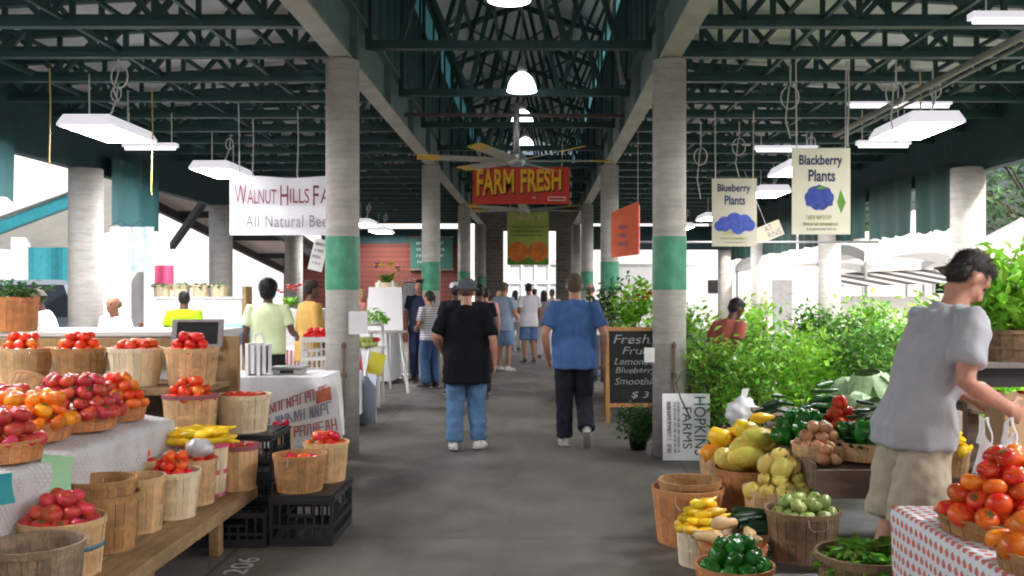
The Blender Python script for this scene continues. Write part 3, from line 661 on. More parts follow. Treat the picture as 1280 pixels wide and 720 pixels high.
# bridging angles running along the hall between the joists
for x in (-5.6, -4.2, -3.0, 2.5, 3.6, 5.0):
    b = MB()
    b.b2(x, x + .04, -.9, 33, 3.99, 4.03); b.b2(x - .02, x + .02, -.9, 33, 4.36, 4.40); b.build('bridging', steel, hall)
for nm, xa, xb, za, zb_ in (('left', -7.0, XL, 4.46, 4.74), ('right', XR, 6.65, 4.74, 4.46)):
    d = MB(); n = 60
    # shallow ribbed metal deck
    vs = []; fs = []
    Y0, Y1 = -1.0, 33.5; ribs = 116
    for i in range(ribs + 1):
        y = Y0 + (Y1 - Y0) * i / ribs; dz = .035 if i % 2 else 0
        for e, (x, z) in enumerate(((xa, za), (xb, zb_))): vs.append((x, y, z + dz)); 
    for i in range(ribs): fs.append((2 * i, 2 * i + 1, 2 * i + 3, 2 * i + 2))
    d.add(vs, fs); d.build('roof_deck', deck_m, hall)
    t = MB(); t.add([(xa, Y0, za + .05), (xb, Y0, zb_ + .05), (xb, Y1, zb_ + .05), (xa, Y1, za + .05)], [(0, 1, 2, 3)]); t.build('roof_covering', mat('dark_roofing', (.1, .1, .1), .9), hall)
# eaves beam / fascia
f = MB(); f.b2(-6.62, -6.47, -1.0, 33.5, 3.34, 4.45); f.build('fascia', fascia_m, hall)
f = MB(); f.b2(6.20, 6.35, -1.0, 33.5, 3.30, 4.45); f.build('fascia', fascia_m, hall)
# raised monitor over the aisle
XML, XMR = XL + .08, XR - .08
corr = wavemat('corrugated_teal', (.012, .036, .038), (.030, .080, .082), 1.6, 'Y', .5, .5)
pane = mat('teal_translucent_pane', (.36, .64, .66), .4, .25, 1.5, stretch=(1, 1, .2), trans=.75)
for x, sg in ((XML, 1), (XMR, -1)):
    wl = MB(); n = 230; vs = []; fs = []
    for i in range(n + 1):
        y = -1.0 + 34.5 * i / n; xx = x + (.02 if (i // 2) % 2 else -.02) * sg
        vs += [(xx, y, 4.45), (xx, y, 5.68)]
    fs = [(2 * i, 2 * i + 2, 2 * i + 3, 2 * i + 1) for i in range(n)]
    wl.add(vs, fs); o = wl.build('monitor_wall', corr, hall)
    fr = MB(); fr.b2(x - .04, x + .04, -1.0, 33.5, 5.68, 5.74); fr.b2(x - .04, x + .04, -1.0, 33.5, 6.30, 6.40)
    for k in range(18): fr.b2(x - .035, x + .035, -.8 + k * 1.95 - .035, -.8 + k * 1.95 + .035, 5.74, 6.30)
    o = fr.build('window_frame', steel, hall)
    gl = MB(); gl.b2(x - .006, x + .006, -1.0, 33.5, 5.72, 6.32); gl.build('pane', pane, o)
rf = MB(); rf.add([(XML - .3, -1.0, 6.42), (XC, -1.0, 6.95), (XMR + .3, -1.0, 6.42), (XML - .3, 33.6, 6.42), (XC, 33.6, 6.95), (XMR + .3, 33.6, 6.42)], [(0, 1, 4, 3), (1, 2, 5, 4)]); rf.build('monitor_roof', deck_m, hall)
def ctruss():
    j = MB(); a, b = XML + .02, XMR - .02; c = XC; zb, e, pk = 4.20, 6.34, 6.86; hw = (b - a) / 2
    j.b2(a, b, -.05, .05, zb, zb + .09); j.bar((a, 0, e), (c, 0, pk), .08, .09); j.bar((c, 0, pk), (b, 0, e), .08, .09)
    for s in (-1, 1):
        j.bar((c + s * hw, 0, zb), (c + s * hw, 0, e), .07, .07)
        j.bar((c + s * hw * .78, 0, zb + .05), (c + s * hw * .30, 0, e + .3), .06, .06)
        j.bar((c + s * hw * .40, 0, zb + .05), (c, 0, pk - .05), .06, .06)
        j.bar((c + s * hw * .40, 0, zb + .05), (c + s * hw * .98, 0, e), .045, .045)
    return j.mesh('monitor_truss', steel)
ct = ctruss()
for k in range(13): obj('monitor_truss', ct, hall, (0, .5 + 2.45 * k if k else -.6, 0))
for x in (XC - .95, XC - .45, XC + .45, XC + .95):     # roof purlins of the monitor, with short crossing braces
    b = MB(); b.b2(x - .03, x + .03, -1.0, 33.5, 6.50, 6.56)
    for k in range(28): b.bar((x, k * 1.2, 6.53), (x + (.5 if k % 2 else -.5) * (1 if x < XC else -1), k * 1.2 + 1.1, 6.50), .035, .035)
    b.build('purlin', mat('teal_steel', (.03, .10, .10), .5, .2), hall)
b = MB(); b.bar((XL + .1, 13, 4.0), (XR - .1, 13.2, 4.02), .045); b.build('cross_pipe', mat('red_brown_pipe', (.045, .03, .028), .5), hall)
b = MB(); b.tube([(3.9, -1, 3.66), (3.9, 12.6, 3.66)], .035, 10); b.tube([(3.98, -1, 3.62), (3.98, 12.6, 3.62)], .016, 8); b.build('conduit', mat('grey_conduit', (.20, .20, .19), .5), hall)
b = MB(); b.tube([(1.1, 12.4, 4.3), (1.0, 13, 5.3), (.95, 10, 6.2)], .04, 8); b.build('drain_pipe', galv, hall)
# end walls
e = MB(); e.b2(-2.2, -1.2, 33.5, 33.8, 0, 4.45); e.b2(.64, 1.5, 33.5, 33.8, 0, 4.45); e.b2(-1.2, .64, 33.5, 33.8, 3.74, 4.45); e.build('brick_end_wall', brick, hall)
e = MB(); e.b2(XML - .2, XMR + .2, 33.6, 33.75, 4.455, 6.4); e.build('gable_wall', corr, hall)
e = MB(); e.b2(-6.9, -2.22, 30.6, 30.75, 3.86, 4.7); e.build('end_panel', fascia_m, hall)
e = MB(); e.b2(-6.9, -2.22, 30.62, 30.72, 3.15, 3.62); e.build('end_panel', fascia_m, hall)
e = MB(); e.b2(-8.1, -2.22, 30.6, 30.75, 0, 3.146); e.build('plank_wall', red_side, hall)
e = MB(); e.b2(1.52, 6.4, 30.6, 30.75, 3.86, 4.7); e.build('end_panel', fascia_m, hall)
e = MB(); e.b2(1.52, 6.4, 30.62, 30.72, 2.95, 3.70); e.build('end_panel', fascia_m, hall)
for (a, b_, c_, d_) in ((513, 566, 297, 336),):
    bd = thing('notice_board', 'dark green notice board with a thin frame on the red plank end wall', 'notice board', (ax((a + b_) / 2, 30.5), 30.5, az(d_, 30.5)))
    m = MB(); wd = (b_ - a) * 30.5 / F; ht = (d_ - c_) * 30.5 / F; m.b2(-wd / 2, wd / 2, 0, .05, 0, ht); m.build('panel', mat('dark_green_board', (.012, .07, .05), .7), bd)
    m = MB(); m.b2(-wd / 2 - .04, wd / 2 + .04, -.02, .05, ht, ht + .05); m.b2(-wd / 2 - .04, wd / 2 + .04, -.02, .05, -.05, 0); m.build('frame', wood_dark, bd)
    m = MB(); r_ = random.Random(3)
    for k in range(4): scribble(m, -wd * .35, wd * .3, ht * (.78 - .2 * k), ht * (.86 - .2 * k), -.004, r_)
    m.build('lettering', chalk, bd)

# ------------------------------------------------------------------ lights, fans, cords
def fixture_proto():
    t = thing('ceiling_light', '', 'ceiling light')
    L_, W = .61, .31
    m = MB(); m.add([(-W, -L_, 0), (W, -L_, 0), (W, L_, 0), (-W, L_, 0), (-W * .8, -L_ * .96, .10), (W * .8, -L_ * .96, .10), (W * .8, L_ * .96, .10), (-W * .8, L_ * .96, .10)], [(4, 5, 6, 7), (0, 1, 5, 4), (1, 2, 6, 5), (2, 3, 7, 6), (3, 0, 4, 7)])
    m.b2(-W, W, -L_, -L_ + .02, -.03, 0); m.b2(-W, W, L_ - .02, L_, -.03, 0); m.b2(-W, -W + .02, -L_ + .02, L_ - .02, -.03, 0); m.b2(W - .02, W, -L_ + .02, L_ - .02, -.03, 0)
    m.build('housing', mat('glowing_enamel_white', (.62, .60, .66), .5, .05, emit=1.0), t)  # housing itself emits, a glow added to lighten the ceiling above
    m = MB(); m.b2(-W + .02, W - .02, -L_ + .02, L_ - .02, -.025, -.004); m.build('diffuser', lamp_emit, t)
    for y in (-.5, .5): m = MB(); m.bar((0, y, .1), (0, y, .56), .012); m.build('hanger', cord_w, t)
    m = MB(); pts = [(0.05, -.2, .1), (.12, -.2, .2), (.16, -.2, .32)]
    for k in range(11): a = k / 10 * 2 * pi; pts.append((.16 + .06 * sin(a), -.2 + k * .002, .40 - .085 * cos(a) + .0))
    pts += [(.17, -.18, .45), (.18, -.18, .56)]
    m.tube(pts, .009, 6); m.build('cord', cord_w, t)
    return t
fx = fixture_proto(); first = True
def where(px): return ''
FX = [(-4.95, 11.1, 'large lit white ceiling light at the upper left, nearest of the left row'), (-4.85, 14.8, 'lit ceiling light touching the top left corner of the white farm banner'),
      (-4.7, 26, 'far lit ceiling light just right of the near left pillar'), (-4.75, 29.2, 'farthest lit ceiling light in the left aisle'),
      (-4.95, 7.3, 'added unseen ceiling light continuing the left row to brighten the foreground'), (-4.95, 3.6, 'added unseen ceiling light above the left stand to brighten the foreground'), (4.28, 7.2, 'added unseen ceiling light continuing the right row to brighten the foreground'), (4.28, 3.5, 'added unseen ceiling light above the tomato table to brighten the foreground'),  # added lights out of view, put in to brighten the foreground
      (4.28, 10.9, 'large lit white ceiling light at the upper right, nearest of the right row'), (3.95, 14.6, 'lit ceiling light half hidden by the left edge of the blackberry sign'), (4.3, 18.0, 'lit ceiling light poking out right of the blueberry sign'),
      (4.35, 24.0, 'lit ceiling light poking out left of the blueberry sign'), (4.1, 27.5, 'farthest lit ceiling light in the right aisle')]
for x, y, lab in FX:
    if first: fx.location = (x, y, 3.45); fx['label'] = lab; first = False; fx['group'] = 'ceiling lights'
    else: dup(fx, (x, y, 3.45), 0, lab, 'ceiling lights')
# bare tube lights
def tube_light(x, y, z, ln, lab):
    t = thing('tube_light', lab, 'tube light', (x, y, z), 0, 'tube lights')
    m = MB(); m.b2(-ln / 2, ln / 2, -.06, .06, 0, .05); m.build('housing', mat('glowing_enamel_white', (.6, .6, .6), .5), t)
    m = MB(); m.loft([(-ln / 2 + .02, 0, -.02), (ln / 2 - .02, 0, -.02)], [.02, .02], (0, 1, 0), 10); m.build('tube', mat('tube_glow', (1, .97, .98), .4, emit=1.2), t)
    
    for q in (-.4, .4): m = MB(); m.bar((ln * q, 0, .05), (ln * q, 0, 3.95 - z), .01); m.build('hanger', cord_w, t)
tube_light(4.05, 7.6, 3.76, 1.25, 'tube light cut off by the top right corner of the photo')
tube_light(4.45, 11.8, 3.90, 1.25, 'thin tube light just above the big right ceiling light')
tube_light(3.62, 14.0, 3.68, .9, 'short tube light left of the top of the blackberry sign')
tube_light(ax(188, 12.6), 12.6, az(184, 12.6), .7, 'short tube light below the far end of the largest left ceiling light')
tube_light(ax(1104, 12.4), 12.4, az(181, 12.4), .68, 'short tube light below the big right ceiling light')
# high bay lamps
for x, y, z, lab in ((-.20, 12.2, 4.15, 'nearest white dome lamp hanging over the aisle centre'), (-.25, 15.6, 4.32, 'second white dome lamp above the big ceiling fan'), (-.25, 19.8, 4.55, 'farthest dome lamp over the aisle'), (-.25, 8.4, 4.15, 'dome lamp cut off by the top edge of the photo')):
    t = thing('dome_lamp', lab, 'pendant lamp', (x, y, z), 0, 'dome lamps over the aisle')
    m = MB(); m.lathe([(.19, 0), (.185, .03), (.17, .09), (.14, .16), (.09, .215), (.06, .23)], 28); m.build('shade', lampdome, t, True)
    m = MB(); m.lathe([(.05, .225), (.062, .26), (.062, .33), (.04, .36), (.012, .37)], 16, cap=True); m.build('ballast', galv, t, True)
    m = MB(); m.tube([(0, 0, .36), (0, 0, 6.8 - z)], .012, 6); m.build('stem', galv, t)
# ceiling fans
blade_m = mat('fan_blade_grey', (.34, .33, .29), .5, .15, 4); tip_m = mat('fan_blade_yellow', (.55, .36, .06), .5, .15, 4)
for i, (y, lab) in enumerate(((13.2, 'big grey ceiling fan with yellow blade tips in front of the red banner'), (21.0, 'second ceiling fan just below the red banner'), (4.9, 'nearest ceiling fan cut off by the top edge of the photo'))):
    z = 3.39 if i < 2 else 3.48
    t = thing('ceiling_fan', lab, 'ceiling fan', (XC + .02, y, z), R(8 + 20 * i), 'ceiling fans down the aisle')
    m = MB(); m.tube([(0, 0, .1), (0, 0, 4.2 - z)], .045, 12); m.build('downrod', galv, t, True)
    m = MB(); m.lathe([(.02, -.06), (.10, -.05), (.13, 0), (.13, .08), (.08, .12), (.05, .13)], 24, cap=True); m.build('motor', galv, t, True)
    for k in range(6):
        a = 2 * pi * k / 6; M = Matrix.Rotation(a, 3, 'Z')
        m = MB(); pts = [(.1, .0, .02), (1.06, .0, .035)]
        def sec(x, w_, z0): return [M @ Vector((x, -w_, z0 - .02)), M @ Vector((x, w_, z0 + .02)), M @ Vector((x, w_, z0 + .032)), M @ Vector((x, -w_, z0 - .008))]
        m.add(sec(.12, .05, .01) + sec(.3, .085, .012) + sec(1.05, .085, .03), [(0, 1, 5, 4), (1, 2, 6, 5), (2, 3, 7, 6), (3, 0, 4, 7), (4, 5, 9, 8), (5, 6, 10, 9), (6, 7, 11, 10), (7, 4, 8, 11), (0, 3, 2, 1), (8, 9, 10, 11)])
        bl = m.build('blade', blade_m, t)
        m = MB(); m.add(sec(1.052, .085, .03) + sec(1.36, .085, .036), [(0, 1, 5, 4), (1, 2, 6, 5), (2, 3, 7, 6), (3, 0, 4, 7), (0, 3, 2, 1), (4, 5, 6, 7)]); m.build('blade_tip', tip_m, bl)
# hanging power cords and chains
def drop(px, y, z1, m_, lab, loop=False):
    x = ax(px, y); mb = MB(); pts = [(0, 0, 3.98 - z1), (.01, 0, (3.98 - z1) * .6), (-.005, 0, .05), (0, 0, 0)]
    if loop:
        h = 3.98 - z1; pts = [(0, 0, h)] + [(.09 * sin(k / 12 * 2 * pi), .004 * k, h * .55 + .12 * cos(k / 12 * 2 * pi)) for k in range(13)] + [(-.05, 0, h * .25), (0, 0, 0)]
    mb.tube(pts, .0085, 6); o = mb.build('power_cable', m_, None, False, (x, y, z1)); tag(o, lab, 'cord', 'cords hanging from the roof')
drop(62, 10.2, 2.95, cord_y, 'yellow cord hanging left of the largest left ceiling light')
drop(190, 11.4, 2.75, cord_y, 'long yellow cord hanging right of the largest left ceiling light')
drop(316, 13, 3.1, cord_w, 'white cord hanging left end above the farm banner'); drop(372, 12.6, 3.1, cord_w, 'white cord hanging above the middle of the farm banner')
drop(1120, 9.6, 3.1, cord_w, 'looped cord hanging above the big right ceiling light', True); drop(1150, 10.4, 3.3, cord_y, 'yellow cord hanging by the big right ceiling light')
drop(1060, 9.9, 3.1, cord_w, 'straight cord above the right edge of the blackberry sign'); drop(924, 13.4, 3.2, cord_w, 'looped cord above the blueberry sign', True)
drop(876, 13.4, 2.9, cord_w, 'looped cord right beside the near right pillar top', True); drop(148, 9.6, 3.5, cord_w, 'looped white cord above the largest left ceiling light', True)
drop(988, 10.0, 3.2, cord_w, 'looped cord above the left edge of the blackberry sign', True); drop(646, 12.9, 3.8, cord_w, 'short cord by the big fan')

# tarp curtains rolled down along the eaves
tarp = mat('dark_teal_tarp', (.008, .055, .058), .75, .3, 2, stretch=(1, 1, .2)); tarp_g = mat('dark_green_tarp', (.006, .040, .032), .75, .3, 2, stretch=(1, 1, .2))
def curtain(x, y0, y1, z0, z1, m_, lab, taper=0):
    m = MB(); n = max(10, int((y1 - y0) * 9))
    m.grid(lambda u, v: (x + .035 * sin(u * (y1 - y0) * 9) * (1 - .6 * v), y0 + (y1 - y0) * u + taper * (1 - v) * (u - .5), z0 + (z1 - z0) * v + (1 - v) * .02 * sin(u * 23)), n * 2, 6)
    o = m.build('tarp_curtain', m_, None, True); tag(o, lab, 'curtain', 'tarp curtains along the eaves')
curtain(-6.3, 14.2, 16.0, 2.58, 3.6, tarp, 'dark teal curtain hanging right of the white outer pillar on the left'); curtain(-6.3, 9.0, 11.6, 2.7, 3.6, tarp, 'dark teal curtain at the far left edge of the photo')
curtain(6.12, 14.2, 15.55, 2.53, 3.5, tarp_g, 'dark green curtain just left of the right outer pillar', -.1); curtain(6.12, 15.7, 17.7, 2.55, 3.5, tarp_g, 'dark green curtain in the middle between two white gaps', -.12); curtain(6.12, 17.9, 22.5, 2.6, 3.5, tarp_g, 'far dark green curtain behind the blackberry sign', -.1)
curtain(6.12, 22.7, 30.4, 2.6, 3.5, tarp_g, 'farthest dark green curtain behind the blueberry sign')

# ------------------------------------------------------------------ banners and signs
def board(name, lab, cat, px0, px1, py0, py1, Y, m_, th=.012, rz=0., hang=0, group=None, sag=0.):
    cx = ax((px0 + px1) / 2, Y); wd = (px1 - px0) * Y / F; ht = (py1 - py0) * Y / F
    t = thing(name, lab, cat, (cx, Y, az(py1, Y)), rz, group)
    m = MB()
    if sag:
        m.grid(lambda u, v: (-wd / 2 + wd * u, sag * sin(u * 9) * sin(v * 3 + u * 4), ht * v + .012 * sin(u * pi * 3) * v), 30, 10); m.build('cloth', m_, t, True)
    else: m.b2(-wd / 2, wd / 2, 0, th, 0, ht); m.build('panel', m_, t)
    if hang:
        for s in (-1, 1): m = MB(); m.tube([(s * wd * .42, .005, ht), (s * wd * .43, .005, hang - az(py1, Y))], .008, 5); m.build('hanging_wire', cord_w, t)
    return t, wd, ht
t, wd, ht = board('banner', 'white farm banner with maroon lettering for natural beef, behind the left pillar', 'banner', 287, 443, 221, 294, 12.0, mat('banner_vinyl', (.74, .74, .80), .5, .05), hang=3.98, sag=.018)
def wordcaps(s, x0, x1, z0, hC, hs, m_, par, y):
    pos = x0; ws = []
    L_ = len(s)
words = [('W', 294, 309, 231, 257), ('ALNUT', 310, 346, 237, 255), ('H', 351, 361, 232, 257), ('ILLS', 363, 387, 236, 254), ('F', 392, 399, 232, 257), ('ARM', 401, 438, 236, 254)]
cxp = (287 + 443) / 2
for s_, a, b_, c_, d_ in words:
    lettering(s_, ink_red, t, (a - cxp) * .01, (b_ - cxp) * .01, (294 - d_) * .01, (294 - c_) * .01, -.024)
lettering('All Natural Beef', ink_grey, t, (308 - cxp) * .01, (415 - cxp) * .01, (294 - 284) * .01, (294 - 269) * .01, -.024, space=1.15)
t, wd, ht = board('banner', 'red banner with yellow FARM FRESH lettering across the aisle', 'banner', 591, 712, 209, 255, 17.3, mat('banner_red', (.50, .032, .018), .5, .25, 2), hang=4.4)
sh_m = mat('letter_shadow', (.03, .006, .004), .6)
def wf(u, w_): return 1 - (1 - w_) * (1 - .27 * u)
for dx, dz, y, mm in ((.02, -.025, -.004, sh_m), (0, 0, -.009, ink_yellow)):
    lettering('FARM', mm, t, -.80 + dx, -.13 + dx, .14 + dz, .63 + dz, y, warp=lambda u, w_: 1 - (1 - w_) * (1 - .14 * u), bold=.03); lettering('FRESH', mm, t, -.01 + dx, .72 + dx, .20 + dz, .63 + dz, y, warp=lambda u, w_: 1 - (1 - w_) * (1 - .13 * u), bold=.03)
m = MB(); a, b_, c_, d_ = .48, .80, .06, .13
m.b2(a, b_, -.006, -.001, c_, c_ + .012); m.b2(a, b_, -.006, -.001, d_ - .012, d_); m.b2(a, a + .012, -.006, -.001, c_ + .012, d_ - .012); m.b2(b_ - .012, b_, -.006, -.001, c_ + .012, d_ - .012); m.b2(.2, .26, -.006, -.001, .11, .125); m.build('label_outline', white_paint, t)
t, wd, ht = board('banner', 'narrow green banner picturing two peaches, hanging in the far doorway', 'banner', 634, 686, 265, 331, 26, mat('banner_lime', (.34, .42, .08), .6, .3, 1.5), hang=4.4)
m = MB(); r_ = random.Random(5)
scribble(m, -wd * .38, wd * .4, ht * .84, ht * .95, -.004, r_); m.build('heading', mat('pale_print', (.55, .5, .3), .7), t)
m = MB()
for k in range(3): scribble(m, -wd * .4, wd * .4, ht * (.70 - .08 * k), ht * (.735 - .08 * k), -.004, r_)
m.build('small_print', ink_green, t)
for s in (-1, 1):
    m = MB(); m.ell((s * wd * .24, -.004, ht * .25), (wd * .24, .012, ht * .19), 24, 12); m.build('peach_picture', mat('peach_print', (.62, .17, .02), .6, .45, 4), t, True)
m = MB(); m.b2(-wd / 2 + .01, wd / 2 - .01, -.005, -.001, 0.01, ht * .13); m.build('leaf_border', mat('leaf_print', (.08, .22, .02), .6, .3, 8), t)
cream = mat('sign_cream', (.66, .62, .48), .7, .1, 2)
def berry_sign(lab, px0, px1, py0, py1, Y, line, kind, mm):
    t, wd, ht = board('hanging_sign', lab, 'sign', px0, px1, py0, py1, Y, mm, hang=3.98)
    lettering(line, ink_blue, t, -wd * .38, wd * .36, ht * .77, ht * .92, -.004, bold=.025); lettering('Plants', ink_blue, t, -wd * .22, wd * .24, ht * .61, ht * .75, -.004, bold=.025)
    m = MB(); bl = mat('berry_blue_print', (.04, .07, .33), .7, .6, 14)
    if kind == 'black':
        m.ell((-.02, -.003, ht * .415), (wd * .25, .006, ht * .155), 28, 12, fn=lambda d, th, ph: 1 + .05 * sin(9 * atan2(d.z, d.x)) - (.12 if d.z < -.5 else 0)); m.build('berry_picture', bl, t)
        m = MB(); m.add([(wd * .34, -.004, ht * .24), (wd * .42, -.004, ht * .37), (wd * .33, -.004, ht * .52), (wd * .27, -.004, ht * .37)], [(0, 1, 2, 3)]); m.add([(-.02, -.0095, ht * .52), (wd * .1, -.0095, ht * .53), (-.0, -.0095, ht * .57), (-wd * .1, -.0095, ht * .53)], [(0, 1, 2, 3)]); m.build('leaf_picture', mat('sign_leaf', (.14, .32, .05), .7), t)
    else:
        for cx_, cz, r in ((-.13, .33, .1), (.0, .37, .115), (.13, .35, .11), (.2, .31, .08), (-.2, .30, .07), (.05, .29, .1)): m.ell((cx_ * wd / .6, -.003 - r * .02, ht * cz), (r * wd / .6, .004, r * 1.0), 18, 8)
        m.build('berry_picture', bl, t)
    m = MB(); r2 = random.Random(2); scribble(m, -wd * .25, wd * .2, ht * .17, ht * .22, -.003, r2); scribble(m, -wd * .3, wd * .3, ht * .1, ht * .135, -.003, r2); m.build('small_print', mat('olive_print', (.35, .36, .14), .7), t)
    m = MB(); scribble(m, -wd * .25, wd * .25, ht * .05, ht * .07, -.003, r2); m.build('small_print', ink_grey, t)
berry_sign('hanging cream sign for Blackberry Plants with one big berry and a leaf', 990, 1063, 185, 293, 9.9, 'Blackberry', 'black', mat('sign_pale_cream', (.78, .76, .62), .7, .08, 2))
berry_sign('hanging beige sign for Blueberry Plants with a cluster of berries', 890, 946, 223, 308, 12.6, 'Blueberry', 'blue', mat('sign_beige', (.50, .47, .38), .7, .1, 2))
t, wd, ht = board('hanging_sign', 'small tilted cream card hanging between the two berry signs', 'sign', 948, 982, 279, 299, 17, cream, rz=0); t.rotation_euler = (0, R(-22), 0)
lettering('AT', ink_grey, t, -.06, .08, .16, .26, -.004); lettering('RNS', ink_grey, t, -.04, .2, .03, .13, -.004)
m = MB(); m.tube([(0, .006, ht), (0, .006, 1.3)], .006, 5); m.build('hanging_wire', cord_w, t)
t, wd, ht = board('hanging_sign', 'small tilted white card hanging beside the left pillar', 'sign', 384, 402, 298, 338, 13, white_paint); t.rotation_euler = (0, R(14), 0)
m = MB(); r_ = random.Random(8)
for k in range(4): scribble(m, -wd * .35, wd * .35, ht * (.78 - .2 * k), ht * (.88 - .2 * k), -.003, r_)
m.build('lettering', ink_grey, t)
# orange folded tarp sign hung in front of the second right pillar
t = thing('hanging_sign', 'bright orange folded cloth sign hanging in front of the second right pillar', 'sign', (ax(784, 15), 15, az(322, 15)))
og = mat('orange_cloth', (.92, .20, .11), .8, .15, 4, trans=.2); m = MB()
m.grid(lambda u, v: (-.24 + .40 * u, .12 - .3 * u + .01 * sin(v * 7 + u * 5), .0 + .72 * v + .10 * u * v + .04 * u), 8, 8); m.build('front_panel', og, t, True)
m = MB(); m.grid(lambda u, v: (.162 + .07 * u, -.18 + .5 * u, .05 + .78 * v), 4, 8); m.build('side_panel', mat('orange_shade_cloth', (.80, .09, .06), .8, .15, 4), t, True)
for s, y in ((-.2, .09), (.15, -.17)): m = MB(); m.tube([(s, y, .72), (s, y, 1.95)], .006, 5); m.build('hanging_wire', cord_w, t)
m = MB(); r_ = random.Random(8)
for k in range(3):
    mm = MB(); scribble(mm, -.14, .02, .18 + .13 * k, .25 + .13 * k, 0, r_); 
    m.add([(x, .12 - .3 * (x + .24) / .4 - .014, z) for x, y, z in mm.v], mm.f)
m.build('lettering', mat('lilac_print', (.45, .3, .45), .8), t)

# ------------------------------------------------------------------ baskets
def basket_mat(name, hexc, dirt=.25, var=.22):
    return mat('veneer_' + name, srgb(hexc), .75, var, 7, stretch=(5, 5, .7), island=.16, dirt=dirt, bump=.2, bscale=25)
BM = {'white': basket_mat('white', 'ead9b6', .12, .12), 'tan': basket_mat('tan', 'dbb486'), 'brown': basket_mat('brown', 'b58a5c', .35), 'orange': basket_mat('orange', 'd08f5c', .3), 'grey': basket_mat('grey', '97836f', .45, .35), 'dark': basket_mat('dark', '8b7055', .45, .35)}
hoop_purple = mat('purple_stained_hoop', (.30, .10, .13), .7, .3, 8); pink_tape = mat('pink_band', (.62, .10, .22), .6, .2); blue_tape = mat('blue_band', (.05, .22, .33), .6, .2)
wire_m = mat('basket_wire', (.35, .34, .32), .4, metal=.8)
HOOP = {k: basket_mat(k + '_hoop', h, d, .2) for k, h, d in (('white', 'ead9b8', .1), ('tan', 'dcb98a', .2), ('brown', 'b78c5d', .3), ('orange', 'd0925f', .25), ('grey', '9a8570', .4), ('dark', '947a5c', .4))}
BK = {}
def basket_meshes(kind, tp, hoop2):
    key = (kind, tp, hoop2)
    if key in BK: return BK[key]
    m = MB(); n = 22; rb = .5 * tp
    prof = [(0, 0), (.25, .30), (.5, .56), (.75, .79), (1, 1)]
    for i in range(n):
        a0 = 2 * pi * i / n + .009; a1 = 2 * pi * (i + 1) / n - .009; off = (.008, 0, .004, .010)[(i * 7) % 4] - .003
        vs = []
        for z, k in prof:
            r = rb + (.485 - rb) * k + off
            for rr in (r, r - .013):
                for q in range(3):
                    a = a0 + (a1 - a0) * q / 2; vs.append((rr * cos(a), rr * sin(a), z * .985))
        fs = []
        for j in range(len(prof) - 1):
            o, p = j * 6, (j + 1) * 6
            fs += [(o, o + 1, p + 1, p), (o + 1, o + 2, p + 2, p + 1), (o + 4, o + 3, p + 3, p + 4), (o + 5, o + 4, p + 4, p + 5), (o + 2, o + 5, p + 5, p + 2), (o + 3, o, p, p + 3)]
        o = (len(prof) - 1) * 6; fs += [(o, o + 1, o + 4, o + 3), (o + 1, o + 2, o + 5, o + 4)]
        m.add(vs, fs)
    m.lathe([(.001, .035), (rb - .005, .035)], 24); m.lathe([(.001, .01), (rb - .005, .01)], 24)
    body = m.mesh('slat_body', BM[kind])
    def hoop(z0, z1, ex, th=.014):
        h = MB(); r0 = rb + (.5 - rb) * z0 + ex; r1 = rb + (.5 - rb) * z1 + ex
        h.lathe([(r0 - th, z0), (r0, z0), (r1, z1), (r1 - th, z1), (r0 - th, z0)], 40)
        a = 1.1; h.bar(((r0 + .004) * cos(a), (r0 + .004) * sin(a), (z0 + z1) / 2), ((r0 + .004) * cos(a + .16), (r0 + .004) * sin(a + .16), (z0 + z1) / 2), .012, z1 - z0)
        return h
    hm = HOOP[kind] if hoop2 is None else {'purple': hoop_purple, 'pink': pink_tape}.get(hoop2, HOOP[kind])
    BK[key] = (body, hoop(.885, 1.0, .006, .03).mesh('rim_hoop', hm, False), hoop(.40, .485, .004).mesh('middle_hoop', HOOP[kind] if hoop2 != 'pink' else pink_tape, False), hoop(.0, .07, .007).mesh('bottom_hoop', HOOP[kind] if hoop2 != 'pink' else pink_tape, False))
    for s in (-1, 1):
        h = MB(); h.tube([(s * .51, -.13, .94), (s * .545, -.125, .80), (s * .55, -.07, .72), (s * .55, .07, .72), (s * .545, .125, .80), (s * .51, .13, .94)], .006, 5)
        BK[key] += (h.mesh('wire_handle', wire_m),)
    return BK[key]
def basket(lab, x, y, z, dia, h, kind='tan', tp=.78, hoop2=None, rz=None, handle=True, group='wooden produce baskets', tilt=None):
    ms = basket_meshes(kind, tp, hoop2)
    t = thing('produce_basket', lab, 'basket', (x, y, z), rng.uniform(0, 6.28) if rz is None else rz, group); t.scale = (dia, dia, h)
    if tilt: t.rotation_euler = tilt
    for nm, me in zip(('slat_body', 'rim_hoop', 'middle_hoop', 'bottom_hoop'), ms[:4]): obj(nm, me, t)
    if handle: obj('wire_handle', ms[4], t); obj('wire_handle', ms[5], t)
    return t

